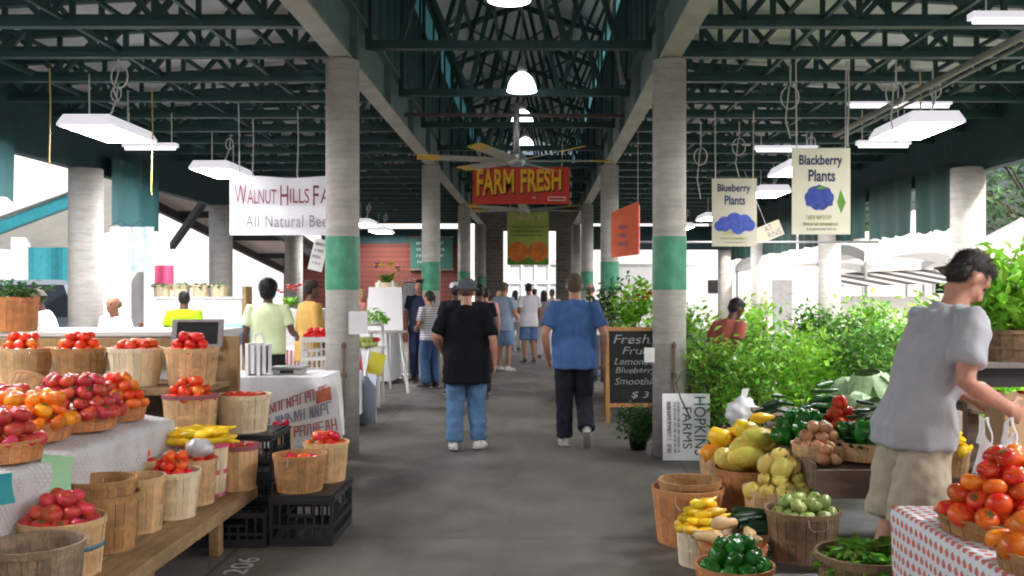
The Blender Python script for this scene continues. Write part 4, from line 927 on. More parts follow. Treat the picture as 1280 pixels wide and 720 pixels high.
# ------------------------------------------------------------------ produce
def gloss(name, col, var=.2, objrand=.25, hue=.012, rough=.27, **k): return mat(name, col, rough, var, 9, objrand=objrand, hue=hue, spec=.42, nhue=k.pop('nhue', .03), **k)
PM = {'red': gloss('tomato_red_skin', (.64, .045, .018), hue=.02), 'pink': gloss('tomato_pink_skin', (.56, .045, .06), hue=.012), 'orange': gloss('tomato_orange_skin', (.88, .22, .015), hue=.02), 'sred': gloss('tomato_scarlet_skin', (.76, .09, .018), hue=.022)}
calyx = mat('tomato_calyx', (.07, .17, .03), .7)
def tomato_mesh(nm, m_, seed, stem):
    r = random.Random(seed); ph = r.uniform(0, 6); lob = r.choice((5, 6, 7)); amp = r.uniform(.015, .05); sq = r.uniform(.74, .86); lop = r.uniform(-.06, .06)
    def fn(d, th, p):
        k = 1 + amp * cos(lob * th + ph) * (sin(p) ** 1.0) * (.35 + .65 * max(0, d.z)) + lop * d.x
        if d.z > .72: k *= 1 - .55 * (d.z - .72) ** 1.3 * 1.9
        if d.z < -.85: k *= 1 - .5 * (-d.z - .85)
        return k
    b = MB(); b.ell((0, 0, 0), (1, 1, sq), 22, 14, fn=fn)
    zt = sq * fn(Vector((0, 0, 1)), 0, 0)
    if stem:
        for k in range(5):
            a = 2 * pi * k / 5 + ph; d = Vector((cos(a), sin(a), .12)); b.leaf(Vector((0, 0, zt + .02)), d, Vector((0, 0, 1)), .55, .2, 1)
        b.tube([(0, 0, zt), (.03, 0, zt + .22)], .045, 5, 1)
    else: b.lathe([(.001, zt + .012), (.10, zt + .016), (.15, zt + .006)], 8, mi=2)
    return b.mesh(nm, [m_, calyx, mat('tomato_scar', (.30, .17, .06), .8)], True)
TM = {k: [tomato_mesh('tomato', PM[k], 10 * i + j, j == 2) for j in range(4)] for i, k in enumerate(PM)}
def long_mesh(nm, pts, rad, mats, n=12, bump=0., tipm=1, tip=True, seed=0):
    b = MB(); b.loft(pts, rad, (0, 1, 0), n, round_=True)
    if bump:
        r = random.Random(seed); b.v = [tuple(Vector(v) * (1 + bump * noise.noise(Vector(v) * 6 + Vector((seed, 0, 0))))) for v in b.v]
    if tip:
        p = Vector(pts[-1]); d = (p - Vector(pts[-2])).normalized(); b.loft([p + d * .02, p + d * (rad[-1] * .9 + .12)], [rad[-1] * .38, rad[-1] * .3], (0, 1, 0), 7, tipm)
    return b.mesh(nm, mats, True)
stemg = mat('vegetable_stem', (.16, .17, .05), .7)
yel = gloss('squash_yellow_skin', (.85, .52, .02), rough=.35); sp_y = gloss('spaghetti_squash_skin', (.72, .56, .11), rough=.4, hue=.02); btn = gloss('butternut_skin', (.72, .47, .24), rough=.5, hue=.008)
zuc = gloss('zucchini_skin', (.012, .045, .014), rough=.35, hue=.02); cuc = gloss('cucumber_skin', (.018, .085, .018), rough=.35, hue=.02); gpep = gloss('green_pepper_skin', (.022, .15, .012), rough=.15, hue=.015)
gtom = gloss('green_tomato_skin', (.30, .36, .10), rough=.3, hue=.02); pump = gloss('orange_gourd_skin', (.85, .36, .02), rough=.4, hue=.025); pale = gloss('pale_squash_skin', (.74, .56, .14), rough=.45, hue=.02); onion = gloss('onion_skin', (.52, .25, .13), rough=.4, hue=.015)
VM = {
 'crookneck': [long_mesh('yellow_squash', [(-.8, 0, 0), (-.3, 0, 0), (.3, .08, 0), (.7, .25 + .1 * i, 0), (.95, .5 + .1 * i, 0)], [.30, .40, .26, .16, .13], [yel, stemg], seed=i) for i in range(2)],
 'spaghetti': [long_mesh('spaghetti_squash', [(-.75, 0, 0), (-.3, 0, 0), (.3, 0, 0), (.75, 0, 0)], [.45, .66, .66, .45], [sp_y, stemg], 18, .03, seed=i) for i in range(2)],
 'butternut': [long_mesh('butternut_squash', [(-.6, 0, 0), (-.2, 0, 0), (.25, 0, 0), (.8, .1, 0)], [.40, .50, .30, .29], [btn, stemg], 14, seed=i) for i in range(2)],
 'zucchini': [long_mesh('zucchini', [(-.95, 0, 0), (-.3, .03, 0), (.4, .02, 0), (.9, 0, 0)], [.17, .21, .19, .15], [zuc, stemg], 12, seed=i) for i in range(2)],
 'cucumber': [long_mesh('cucumber', [(-.95, 0, 0), (-.3, .06, 0), (.4, .06, 0), (.95, -.02, 0)], [.16, .2, .2, .15], [cuc, stemg], 12, .02, tip=False, seed=i) for i in range(2)],
}
def ribbed(nm, m_, lob, amp, sq, seed, stem=True, top=.35):
    ph = seed
    def fn(d, th, p):
        k = 1 + amp * cos(lob * th + ph) * sin(p)
        if d.z > .7: k *= 1 - top * (d.z - .7) * 2
        return k * (1 + .05 * noise.noise(d * 2 + Vector((seed, 0, 0))))
    b = MB(); b.ell((0, 0, 0), (1, 1, sq), 28, 14, fn=fn)
    if stem: z = sq * (1 - top * .6); b.tube([(0, 0, z - .05), (.03, 0, z + .2), (.12, 0, z + .33)], .09, 6, 1)
    return b.mesh(nm, [m_, stemg], True)
VM['green_pepper'] = [ribbed('green_pepper', gpep, 4, .10, 1.1 + .15 * i, i + .3) for i in range(3)]
VM['green_tomato'] = [ribbed('green_tomato', gtom, 6, .03, .82, i) for i in range(2)]
VM['gourd'] = [ribbed('orange_gourd', pump, 9, .06, .85 + .1 * i, i) for i in range(2)]
VM['pale_squash'] = [ribbed('pale_squash', pale, 8, .05, .8 + .25 * i, i + 2) for i in range(3)]
VM['onion'] = [ribbed('onion', onion, 5, .0, .9, i) for i in range(2)]
VM['yellow_melon'] = [ribbed('yellow_melon', yel, 8, .02, .9, i + 5) for i in range(1)]
VM['red_pepper'] = [ribbed('red_pepper', gloss('red_pepper_skin', (.5, .02, .015), rough=.18), 4, .10, 1.1, i + .7) for i in range(2)]
TOMS = []
def item(me, p, sc, name, lab, cat, group, rot=None, flat=False):
    o = obj(name, me, None, p, rot if rot is not None else (rng.uniform(-.7, .7), rng.uniform(-.7, .7), rng.uniform(0, 6.28)), (sc, sc, sc))
    if name == 'tomato': TOMS.append((sc / max(p[1], 1), o))
    return tag(o, lab, cat, group)
NAMES = {'red': 'tomato', 'pink': 'tomato', 'orange': 'tomato', 'sred': 'tomato'}
def ringpts(Rd, r, jit=.17):
    pts = []; q = Rd
    while q > .55 * r:
        q2 = max(q, r * .98); n = max(2, int(2 * pi * q2 / (1.93 * r))) if q2 > r else 2; ph = rng.uniform(0, 6.28)
        if n == 2 and q2 > 1.1 * r: n = 3
        for k in range(n):
            a = ph + 2 * pi * k / n; pts.append((q2 * cos(a) + rng.uniform(-jit, jit) * r, q2 * sin(a) + rng.uniform(-jit, jit) * r))
        q -= 1.82 * r
    if q > -.9 * r or not pts: pts.append((0, 0)) if (q > -.35 * r or not pts) else None
    return pts
def heap(kind, x, y, z, Rd, r, layers, lab, cat, group, name=None, along=None, slope=(0, 0), first_keep=None, rise=1.25, mix=None, vary=.12):
    """heaps items in hexagonal layers; z = centre height of the lowest layer"""
    n = 0
    for L_ in range(layers):
        Rl = Rd - r * .8 - L_ * r * .92
        if Rl < -r * .5: break
        pts = ringpts(Rl, r)
        last = len(pts) == 1; Rn = Rl - r * 2.3
        for px_, py_ in pts:
            if L_ < layers - 1 and ((Rn > 0 and px_ * px_ + py_ * py_ < Rn * Rn) or (py_ > .35 * Rl and Rl > r * 1.5)): continue
            Yq = y + py_; qx = VX + (x + px_) / Yq * F; qy = VY + (EYE - z) / Yq * F
            if qx < -18 or qx > 1298 or qy > 745: continue
            k = kind if mix is None or rng.random() > mix[1] else mix[0]
            ms = TM.get(k) or VM[k]; me = rng.choice(ms); s = r * rng.uniform(1 - vary, 1 + vary)
            p = (x + px_, y + py_, z + L_ * r * rise + slope[0] * px_ + slope[1] * py_ + rng.uniform(-.12, .12) * r)
            rot = None
            if along is not None: rot = (rng.uniform(-.3, .3), rng.uniform(-.25, .25), along + rng.uniform(-.7, .7)); s *= 1.9
            item(me, p, s, name or NAMES.get(k, k), lab if k == kind else mix[2], cat if k == kind else mix[3], group if k == kind else mix[4], rot); n += 1
        if last or L_ == layers - 1: break
    return n

# ------------------------------------------------------------------ left stand
bench = thing('low_bench', 'long low plank bench of raw wood along the aisle holding the front row of baskets', 'bench', (-2.2, 4.7, 0))
for i, x in enumerate((-.235, -.02, .195)):
    m = MB(); m.b2(x - .1, x + .1 , -1.8, 1.75, .255, .30); bevel(m.build('plank', wood_plain, bench), .005)
m = MB(); m.b2(.297, .322, -1.8, 1.75, .225, .303); bevel(m.build('edge_board', wood_plain, bench), .004)
for yy in (-1.5, .1, 1.15):
    for xx in (-.29, .24):
        m = MB(); m.b2(xx - .03, xx + .03, yy - .045, yy + .045, 0, .225); bevel(m.build('leg', wood_plain, bench), .004)
    m = MB(); m.b2(-.32, .29, yy - .02, yy + .02, .226, .254); m.build('cleat', wood_dark, bench)
tb = thing('display_table', 'sloping middle display table covered with newspaper and heaped with tomatoes', 'table', (-2.85, 4.6, 0))
SL = .13
def tz(x): return .785 + (-2.36 - x) * SL * 1.2
m = MB(); m.add([(-.55, -1.5, tz(-3.4) - .004), (.49, -1.5, tz(-2.36) - .004), (.49, 1.45, tz(-2.36) - .004), (-.55, 1.45, tz(-3.4) - .004), (-.55, -1.5, tz(-3.4) - .04), (.49, -1.5, tz(-2.36) - .04), (.49, 1.45, tz(-2.36) - .04), (-.55, 1.45, tz(-3.4) - .04)], [(0, 1, 2, 3), (7, 6, 5, 4), (0, 4, 5, 1), (1, 5, 6, 2), (2, 6, 7, 3), (3, 7, 4, 0)]); m.build('table_top', wood_dark, tb)
for xx, zz in ((-.5, .85), (.43, .73)):
    for yy in (-1.4, 1.38): m = MB(); m.b2(xx - .03, xx + .03, yy - .03, yy + .03, 0, zz); m.build('leg', wood_plain, tb)
def paper_mat():
    m, nt, N, L = newmat('newsprint'); out = N.new('ShaderNodeOutputMaterial'); b = N.new('ShaderNodeBsdfPrincipled'); L.new(b.outputs[0], out.inputs[0]); tc = N.new('ShaderNodeTexCoord')
    k = N.new('ShaderNodeTexBrick'); k.inputs['Scale'].default_value = 16; k.inputs['Color1'].default_value = (.54, .54, .55, 1); k.inputs['Color2'].default_value = (.46, .47, .49, 1); k.inputs['Mortar'].default_value = (.66, .66, .67, 1); k.inputs['Mortar Size'].default_value = .06; k.inputs['Row Height'].default_value = .35
    mp = N.new('ShaderNodeMapping'); mp.inputs['Rotation'].default_value = (.5, .9, .3); L.new(tc.outputs['Object'], mp.inputs[0]); L.new(mp.outputs[0], k.inputs['Vector'])
    n = N.new('ShaderNodeTexNoise'); n.inputs['Scale'].default_value = 7; n.inputs['Detail'].default_value = 3; L.new(tc.outputs['Object'], n.inputs['Vector'])
    r = N.new('ShaderNodeMapRange'); r.inputs[1].default_value = .42; r.inputs[2].default_value = .6; L.new(n.outputs['Fac'], r.inputs[0])
    mx = N.new('ShaderNodeMixRGB'); L.new(r.outputs[0], mx.inputs[0]); L.new(k.outputs[0], mx.inputs[1]); mx.inputs[2].default_value = (.64, .64, .68, 1); L.new(mx.outputs[0], b.inputs['Base Color']); b.inputs['Roughness'].default_value = .9
    return m
news = paper_mat()
for k in range(4):
    y0 = 3.12 + k * .74; y1 = y0 + .78; m = MB(); dr = .20 + .05 * ((k * 7) % 3)
    def fn(u, v, y0=y0, y1=y1, k=k, dr=dr):
        y = y0 + (y1 - y0) * v; s_ = u * (.75 + dr)
        wob = .012 * noise.noise(Vector((u * 5, y * 6, k * 3)))
        if s_ < .72: x = -3.08 + s_; return (x, y, tz(x) + .004 + .002 * k + max(0, wob))
        d = s_ - .72; return (-2.358 + .02 + .025 * sin(y * 11 + k) * min(1, d * 6) + .01 + .002 * k, y + .05 * (v - .5) * d * 4, tz(-2.36) + .006 - d - .0 + wob)
    m.grid(fn, 30, 22); o = m.build('newspaper_sheet', news, None, True); tag(o, 'crumpled newspaper sheet draped over the table edge, %s' % ('nearest the camera', 'under the green price card', 'below the orange tomatoes', 'at the far end beside the yellow squash')[k], 'newspaper', 'newspaper sheets')
def slab_card(lab, name, x, y, z, w_, h_, m_, rot):
    b = MB(); b.grid(lambda u, v: (w_ * (u - .5), .02 * sin(v * 2.5), h_ * v), 4, 6); o = b.build(name, m_, None, True, (x, y, z)); o.rotation_euler = rot; return tag(o, lab, 'price card')
slab_card('pale green price card hanging on the newspaper edge', 'price_card', -2.285, 4.55, .61, .165, .215, mat('mint_card', (.32, .60, .36), .6, .06), (R(-12), R(14), R(58)))
slab_card('teal price card at the left edge of the photo', 'price_card', -2.29, 4.1, .69, .12, .13, mat('teal_card', (.02, .28, .33), .6, .06), (R(-8), 0, R(55)))
GT = 'loose tomatoes on the left stand'
tray_i = 0
def tray(lab, x, y, dia, z): basket(lab, x, y, z, dia, .10, 'orange', .85, None, handle=False)
tray('shallow basket tray under the deep pink tomatoes', -2.62, 5.42, .50, tz(-2.62) + .005); tray('shallow basket tray under the scarlet tomatoes at the far end', -2.57, 5.86, .36, tz(-2.57) + .005)
tray('shallow basket tray under the orange tomatoes', -2.66, 4.98, .48, tz(-2.66) + .005); tray('shallow basket tray under the crimson tomatoes at the left edge', -2.52, 4.5, .40, tz(-2.52) + .005)
heap('pink', -2.62, 5.42, tz(-2.62) + .11, .28, .044, 4, 'deep pink tomato in the heap at the middle of the newspaper table', 'tomato', 'deep pink tomatoes')
heap('sred', -2.57, 5.86, tz(-2.57) + .11, .195, .040, 4, 'scarlet tomato in the heap at the far end of the newspaper table', 'tomato', 'scarlet tomatoes at the far end')
heap('orange', -2.66, 4.98, tz(-2.66) + .11, .26, .044, 3, 'orange tomato in the shallow tray on the newspaper table', 'tomato', 'orange tomatoes on the left')
heap('pink', -2.52, 4.5, tz(-2.52) + .10, .20, .044, 3, 'crimson tomato in the tray at the left edge of the photo', 'tomato', 'crimson tomatoes at the left edge')
heap('pink', -2.98, 5.22, tz(-2.98) + .06, .27, .045, 3, 'rosy tomato behind the orange ones at the left', 'tomato', 'rosy tomatoes behind')
basket('empty shallow basket tipped on its side behind the pink tomatoes', -3.03, 5.72, tz(-3.03) + .06, .32, .11, 'brown', .85, tilt=(R(-40), R(15), 0), handle=False)
# top shelf
sh = thing('display_shelf', 'raw wooden back shelf with a tall end board carrying four baskets of tomatoes', 'shelf', (-3.3, 6.8, 0))
m = MB(); m.b2(-1.3, 1.0, -.32, .38, .90, .945); bevel(m.build('shelf_board', wood_plain, sh), .004)
m = MB(); m.b2(.86, 1.06, .39, .44, 0, 1.27); bevel(m.build('end_board', wood_side, sh), .004)
m = MB(); m.b2(-1.3, .855, .25, .385, 1.165, 1.19); m.build('back_ledge', wood_side, sh)
m = MB(); m.b2(-1.3, .855, .40, .43, 1.19, 1.25); m.build('back_rail', wood_side, sh)
m = MB(); m.b2(-1.3, .855, .40, .425, .5, .94); m.build('back_panel', wood_dark, sh)
for xx in (-1.2, .0, .9): m = MB(); m.b2(xx - .035, xx + .035, -.30, -.23, 0, .90); m.build('leg', wood_plain, sh)
ct = thing('counter', 'high white covered counter behind the row of tomato baskets', 'counter', (-3.6, 7.65, 0))
m = MB(); m.b2(-1.4, 1.10, -.38, .5, 1.262, 1.30); bevel(m.build('counter_top', white_paint, ct), .004)
m = MB(); m.b2(-1.36, 1.08, -.33, .45, 0, 1.26); m.build('cloth_skirt', white_cloth, ct)
GB = 'baskets of tomatoes in the back row'
for px_, kind, nm in ((30, 'tan', 'tan basket of tomatoes, leftmost of the back row on the shelf'), (100, 'brown', 'brown basket of tomatoes, second from left on the back shelf'), (170, 'white', 'pale new basket of tomatoes, third in the back row'), (240, 'tan', 'tan basket of tomatoes in front of the framed slate')):
    x = ax(px_, 6.75); basket(nm, x, 6.75, .947, .372, .262, kind, .80, group=GB)
    heap('sred', x, 6.75, 1.185, .166, .040, 2 if px_ == 170 else 3, 'ripe tomato in the ' + nm.split(' of tomatoes')[0] + nm.split(' of tomatoes')[1].replace(',', ''), 'tomato', 'tomatoes in the back row')
fs = thing('framed_slate', 'small framed slate sign leaning on the white counter', 'sign', (ax(245, 7.12), 7.13, 1.192)); fs.rotation_euler = (R(-16), 0, R(6))
m = MB(); m.b2(-.15, .15, 0, .012, .02, .19); m.build('panel', slate, fs)
m = MB(); m.b2(-.185, -.15, -.006, .02, 0, .21); m.b2(.15, .185, -.006, .02, 0, .21); m.b2(-.15, .15, -.006, .02, .19, .21); m.b2(-.15, .15, -.006, .02, 0, .02); m.build('frame', mat('pewter_frame', (.26, .23, .25), .5), fs)
# plant basket at the left edge on the counter
basket('orange brown basket of leafy plants at the left edge on the white counter', ax(8, 7.3), 7.4, 1.302, .36, .26, 'orange', .9)
# basket with purple rim stands on an upturned box
def crate(lab, x, y, z, sx, sy, h, m_=blackplastic, rz=0., group='black plastic crates', name='plastic_crate'):
    t = thing(name, lab, 'crate', (x, y, z), rz, group); hx, hy = sx / 2, sy / 2; th = .014
    m = MB(); m.b2(-hx, hx, -hy, hy, 0, .012); m.build('base', m_, t)
    for nm, horiz, s in (('side_panel', 1, -1), ('side_panel', 1, 1), ('end_panel', 0, -1), ('end_panel', 0, 1)):
        m = MB(); L_ = hx if horiz else hy - th; o_ = (hy - th / 2) * s if horiz else (hx - th / 2) * s
        def q(a, b_, z0, z1, t_=th, push=0):
            o2 = o_ + push * s
            if horiz: m.b2(a, b_, o2 - t_ / 2, o2 + t_ / 2, z0, z1)
            else: m.b2(o2 - t_ / 2, o2 + t_ / 2, a, b_, z0, z1)
        for z0, z1 in ((.0, .05), (h * .36, h * .44), (h * .86, h)): q(-L_, L_, z0 + (.013 if z0 == 0 else 0), z1)
        nb = int(L_ * 2 / .055)
        for k in range(nb + 1):
            a = -L_ + .006 + (2 * L_ - .022) * k / nb; q(a, a + .012, .05, h * .36); q(a, a + .012, h * .44, h * (.62 if .3 < k / nb < .7 else .86))
        q(-L_ * .42, L_ * .42, h * .60, h * .66)
        q(-L_, -L_ + .02, .05, h * .86, th * .8); q(L_ - .02, L_, .05, h * .86, th * .8)
        q(-L_, L_, h - .022, h + .001, th * .9, .008)
        m.build(nm, m_, t)
    return t
wb = thing('wooden_box', 'upturned weathered wooden box under the purple rimmed basket', 'box', (ax(230, 6.4), 6.62, 0))
m = MB()
for k in range(4): m.b2(-.17, .17, -.165, -.15, .05 + k * .15, .18 + k * .15); m.b2(-.17, .17, .15, .165, .05 + k * .15, .18 + k * .15); m.b2(-.17, -.155, -.149, .149, .05 + k * .15, .18 + k * .15); m.b2(.155, .17, -.149, .149, .05 + k * .15, .18 + k * .15)
m.build('slats', wood_dark, wb)
m = MB(); m.b2(-.172, .172, -.166, .166, .632, .65); m.build('top_board', wood_dark, wb)
for sx in (-.14, .14):
    for sy in (-.13, .13): m = MB(); m.b2(sx - .012, sx + .012, sy - .012, sy + .012, 0, .63); m.build('corner_post', wood_dark, wb)
basket('basket with a purple stained rim on an upturned box below the end board', ax(230, 6.4), 6.52, .652, .37, .26, 'tan', .84, 'purple'); heap('sred', ax(230, 6.4), 6.52, .885, .165, .043, 3, 'ripe tomato in the purple rimmed basket', 'tomato', 'tomatoes in the purple rimmed basket')
# front row on the bench
def bk(lab, px_, Y, z0, zr, dia, kind, tp=.8, **k): return basket(lab, ax(px_, Y), Y, z0, dia, zr - z0, kind, tp, **k)
bk('weathered grey empty basket, nearest the camera on the bench', 42, 4.0, .303, .56, .40, 'grey', .85)
bbk = bk('basket of crimson tomatoes with a blue band on the bench', 78, 4.43, .303, .56, .38, 'tan', .85); heap('pink', ax(78, 4.43), 4.43, .545, .172, .043, 3, 'crimson tomato in the blue banded basket on the bench', 'tomato', 'tomatoes in the blue banded basket')
tp_ = MB(); tp_.lathe([(.472, .48), (.478, .48), (.484, .55), (.478, .55)], 40); tp_.build('blue_band', blue_tape, bbk, True)
bk('open brown basket stacked with a second one, behind the blue banded basket', 128, 4.86, .303, .585, .36, 'brown', .84); bk('empty brown basket nested askew in the open brown basket', 126, 4.86, .40, .66, .34, 'brown', .84)
bk('empty tan basket left of the pale basket of tomatoes', 172, 5.23, .303, .60, .29, 'tan', .82)
item(VM['crookneck'][0], (ax(176, 5.2), 5.2, .53), .06, 'yellow_squash', 'lone yellow squash in the empty tan basket', 'squash', None, (0, 0, 1))
bk('tall pale new basket heaped with tomatoes on the bench', 218, 5.55, .303, .57, .295, 'white', .76); heap('sred', ax(218, 5.55), 5.55, .56, .132, .037, 3, 'ripe tomato in the tall pale basket on the bench', 'tomato', 'tomatoes in the tall pale basket')
heap('sred', ax(172, 5.75), 5.72, .585, .11, .037, 2, 'ripe tomato in the low tan basket under the newspaper edge', 'tomato', 'tomatoes under the newspaper edge'); bk('tan basket of tomatoes tucked under the newspaper edge', 172, 5.72, .303, .60, .25, 'tan', .8)
bk('tan basket with a plastic bag in it behind the tall pale basket', 244, 5.9, .303, .58, .27, 'tan', .8); heap('red', ax(244, 5.9), 5.9, .565, .118, .036, 1, 'red tomato beside the plastic bag', 'tomato', 'tomatoes beside the plastic bag')
m = MB(); m.ell((0, 0, 0), (.085, .075, .06), 20, 12, fn=lambda d, th, ph: 1 + .25 * noise.noise(d * 2.5)); o = m.build('plastic_bag', mat('clear_bag', (.55, .55, .58), .25, .2, 12), None, True, (ax(250, 5.9), 5.88, .64)); tag(o, 'crumpled translucent plastic bag lying in a basket on the bench', 'bag')
bk('pale basket with pink bands holding yellow squash', 255, 6.13, .303, .655, .31, 'white', .84, hoop2='pink'); heap('crookneck', ax(252, 6.13), 6.13, .665, .2, .036, 2, 'yellow squash heaped in the pink banded basket', 'squash', 'yellow squash on the left', name='yellow_squash', along=.1)
bk('tan basket at the far end of the bench beside the yellow squash', 298, 6.33, .303, .60, .27, 'tan', .8, hoop2='purple'); heap('red', ax(298, 6.33), 6.33, .56, .115, .038, 1, 'red tomato in the basket at the far end of the bench', 'tomato', 'tomatoes at the far end of the bench')
crate('black plastic crate on the floor under the far end of the bench', -1.93, 6.25, 0, .46, .5, .215)
crate('black plastic crate at the bottom of the stack behind the bench', -2.08, 6.92, 0, .47, .5, .30); sc_ = crate('black plastic crate on top of the stack behind the bench', -2.08, 6.92, .302, .47, .5, .30)
ac_ = crate('black plastic crate in the aisle carrying two baskets', -1.49, 6.36, 0, .40, .64, .305)
basket('pale basket of tomatoes on top of the black crate stack', ax(303, 6.85), 6.88, .606, .385, .265, 'white', .82); heap('red', ax(303, 6.85), 6.88, .845, .17, .04, 1, 'red tomato in the pale basket on the crate stack', 'tomato', 'tomatoes on the crate stack')
def floor_on(x, y, z, lab): m = MB(); m.b2(-.2, .2, -.25, .25, 0, .01); return m
m = MB(); m.b2(-.195, .195, -.315, .315, 0, .012); m.build('lid', blackplastic, ac_, False, (0, 0, .307))
m = MB(); m.b2(-.2, .2, -.24, .24, 0, .003); m.build('lid', blackplastic, sc_, False, (0, 0, .301))
basket('brown basket on the front of the aisle crate', -1.54, 6.22, .32, .345, .235, 'brown', .82); basket('tan basket heaped with dark red tomatoes at the back of the aisle crate', -1.44, 6.54, .32, .31, .265, 'tan', .8)
heap('red', -1.44, 6.54, .565, .135, .042, 2, 'dark red tomato in the basket at the back of the aisle crate', 'tomato', 'tomatoes on the aisle crate'); heap('red', -1.56, 6.25, .50, .15, .042, 1, 'red tomato low in the brown basket on the aisle crate', 'tomato', 'tomatoes in the brown basket')

# cloth covered table behind the crates, with a printed banner over its front
def cloth_table(lab, x0, x1, y0, y1, z, m_, drop=.5, cat='table'):
    t = thing('market_table', lab, cat, ((x0 + x1) / 2, (y0 + y1) / 2, 0)); hx, hy = (x1 - x0) / 2, (y1 - y0) / 2
    m = MB(); m.b2(-hx, hx, -hy, hy, z - .03, z); m.build('table_top', white_paint, t)
    m = MB(); n = 40; ring = []
    per = [(-hx, -hy), (hx, -hy), (hx, hy), (-hx, hy)]
    vs = []; fs = []
    pts = []
    for k in range(4):
        a, b_ = Vector(per[k]), Vector(per[(k + 1) % 4])
        for i in range(14): pts.append(a.lerp(b_, i / 14))
    n = len(pts)
    for lv, (dz, off) in enumerate(((.004, 0.0), (.003, .008), (-drop * .5, .03), (-drop, .045))):
        for i, p in enumerate(pts):
            q = p * 1.0; d = Vector((p.x / hx, p.y / hy)); d = d.normalized() if d.length else d
            q = p + d * (off + (.018 * sin(i * 2.1) if lv > 1 else 0)); vs.append((q.x, q.y, z + dz))
    for l in range(3):
        for i in range(n): j = (i + 1) % n; fs.append((l * n + i, l * n + j, (l + 1) * n + j, (l + 1) * n + i))
    fs.append(tuple(range(n))); m.add(vs, fs); m.build('tablecloth', m_, t)
    for sx in (-1, 1):
        for sy in (-1, 1): m = MB(); m.b2(sx * (hx - .04) - .02, sx * (hx - .04) + .02, sy * (hy - .04) - .02, sy * (hy - .04) + .02, 0, z - .03); m.build('leg', galv, t)
    return t
cloth_table('white cloth covered table with a scale on it beside the left pillar', -3.1, -1.86, 8.3, 9.0, .86, white_cloth, .6)
t = thing('cloth_banner', 'white printed cloth banner hung askew over the front of a table by the left pillar', 'banner', (-2.0, 8.2, 0))
m = MB(); A, B_, C_, D_ = Vector((-.36, 0, .66)), Vector((.28, 0, .90)), Vector((.34, -.03, .33)), Vector((-.34, -.05, .25))
def bfn(u, v): p = (A.lerp(B_, u)).lerp(D_.lerp(C_, u), v); p.y += -.02 * sin(u * 8 + v * 3); return p
m.grid(bfn, 20, 14); m.build('cloth', white_cloth, t, True)
r_ = random.Random(4)
for k, mm_ in ((0, mat('faded_red_print', (.42, .14, .15), .8, .3)), (1, mat('faded_navy_print', (.25, .26, .36), .8, .3)), (2, mat('faded_red_print', (.42, .14, .15), .8, .3))):
    q = MB(); scribble(q, .07, .93, 0, .145, 0, r_); m = MB()
    m.add([(lambda p: (p.x, p.y - .008, p.z))(bfn(x, .12 + .27 * k + .17 * (1 - z / .13))) for x, y, z in q.v], q.f); m.build('lettering', mm_, t)
m = MB(); m.grid(lambda u, v: (lambda p: (p.x, p.y - .010, p.z))(bfn(.72 + .2 * u, .15 + .2 * v)), 5, 5); m.build('picture_patch', mat('brick_print', (.45, .13, .07), .8, .4, 20), t)
uc_ = crate('black plastic crate under the small basket beside the cloth banner', ax(349, 7.7), 7.75, 0, .36, .36, .29)
m = MB(); m.b2(-.17, .17, -.17, .17, 0, .004); m.build('lid', blackplastic, uc_, False, (0, 0, .293))
basket('small basket of tomatoes left of the printed cloth banner', ax(349, 7.7), 7.75, .299, .2, .21, 'tan', .85); heap('red', ax(349, 7.7), 7.75, .49, .085, .036, 2, 'red tomato in the small basket beside the cloth banner', 'tomato', 'tomatoes beside the cloth banner')
sc = thing('kitchen_scale', 'flat grey weighing scale on the white table', 'scale', (ax(362, 8.6), 8.6, .868))
m = MB(); m.b2(-.13, .13, -.1, .1, 0, .05); bevel(m.build('body', mat('scale_grey', (.45, .44, .42), .5), sc), .01); m = MB(); m.b2(-.15, .15, -.12, .12, .055, .068); m.build('pan', galv, sc); m = MB(); m.b2(-.06, .06, -.103, -.1, .012, .04); m.build('dial', blackm, sc)
t = thing('bag_stack', 'bundle of white plastic carrier bags standing on the table', 'bags', (ax(326, 8.5), 8.5, .868)); m = MB()
for k in range(5): m.box(-.08 + k * .04, 0, .14, .03, .16, .28 - .03 * (k % 2), R(8 * k - 16))
m.build('folded_bags', white_cloth, t); m = MB(); m.tube([(-.06, 0, .27), (-.05, 0, .35), (0, 0, .37), (.03, 0, .28)], .012, 6); m.build('handles', white_cloth, t)

# ------------------------------------------------------------------ right stand
def rb(lab, px_, Y, z0, zr, dia, kind, tp=.8, **k): return basket(lab, ax(px_, Y), Y, z0, dia, zr - z0, kind, tp, **k)
rb('orange brown bushel basket standing on the aisle floor, leftmost on the right', 860, 6.15, .003, .355, .46, 'orange', .82)
rb('empty basket nested inside the orange brown bushel basket', 862, 6.15, .10, .40, .40, 'brown', .84)
rb('pale basket heaped with yellow crookneck squash', 882, 5.66, .003, .235, .36, 'white', .86); heap('crookneck', ax(882, 5.66), 5.66, .225, .165, .034, 4, 'yellow crookneck squash in the pale floor basket', 'squash', 'yellow crookneck squash', name='yellow_squash', along=.5)
rb('basket with butternut squash and zucchini on the floor', 916, 5.32, .003, .21, .38, 'orange', .86)
r0 = random.Random(3)
for k, (dx, dy, dz, kind, sc) in enumerate(((-.12, -.05, .06, 'butternut', .085), (-.02, -.12, .05, 'butternut', .09), (-.02, .03, .12, 'butternut', .085), (.1, -.1, .06, 'butternut', .08), (.12, .02, .06, 'butternut', .08))):
    item(rng.choice(VM[kind]), (ax(910, 5.35) + dx, 5.33 + dy, .19 + dz), sc, 'butternut_squash', 'pale butternut squash in the basket behind the green peppers', 'squash', 'butternut squash', (0, r0.uniform(-.2, .2), r0.uniform(0, 6)))
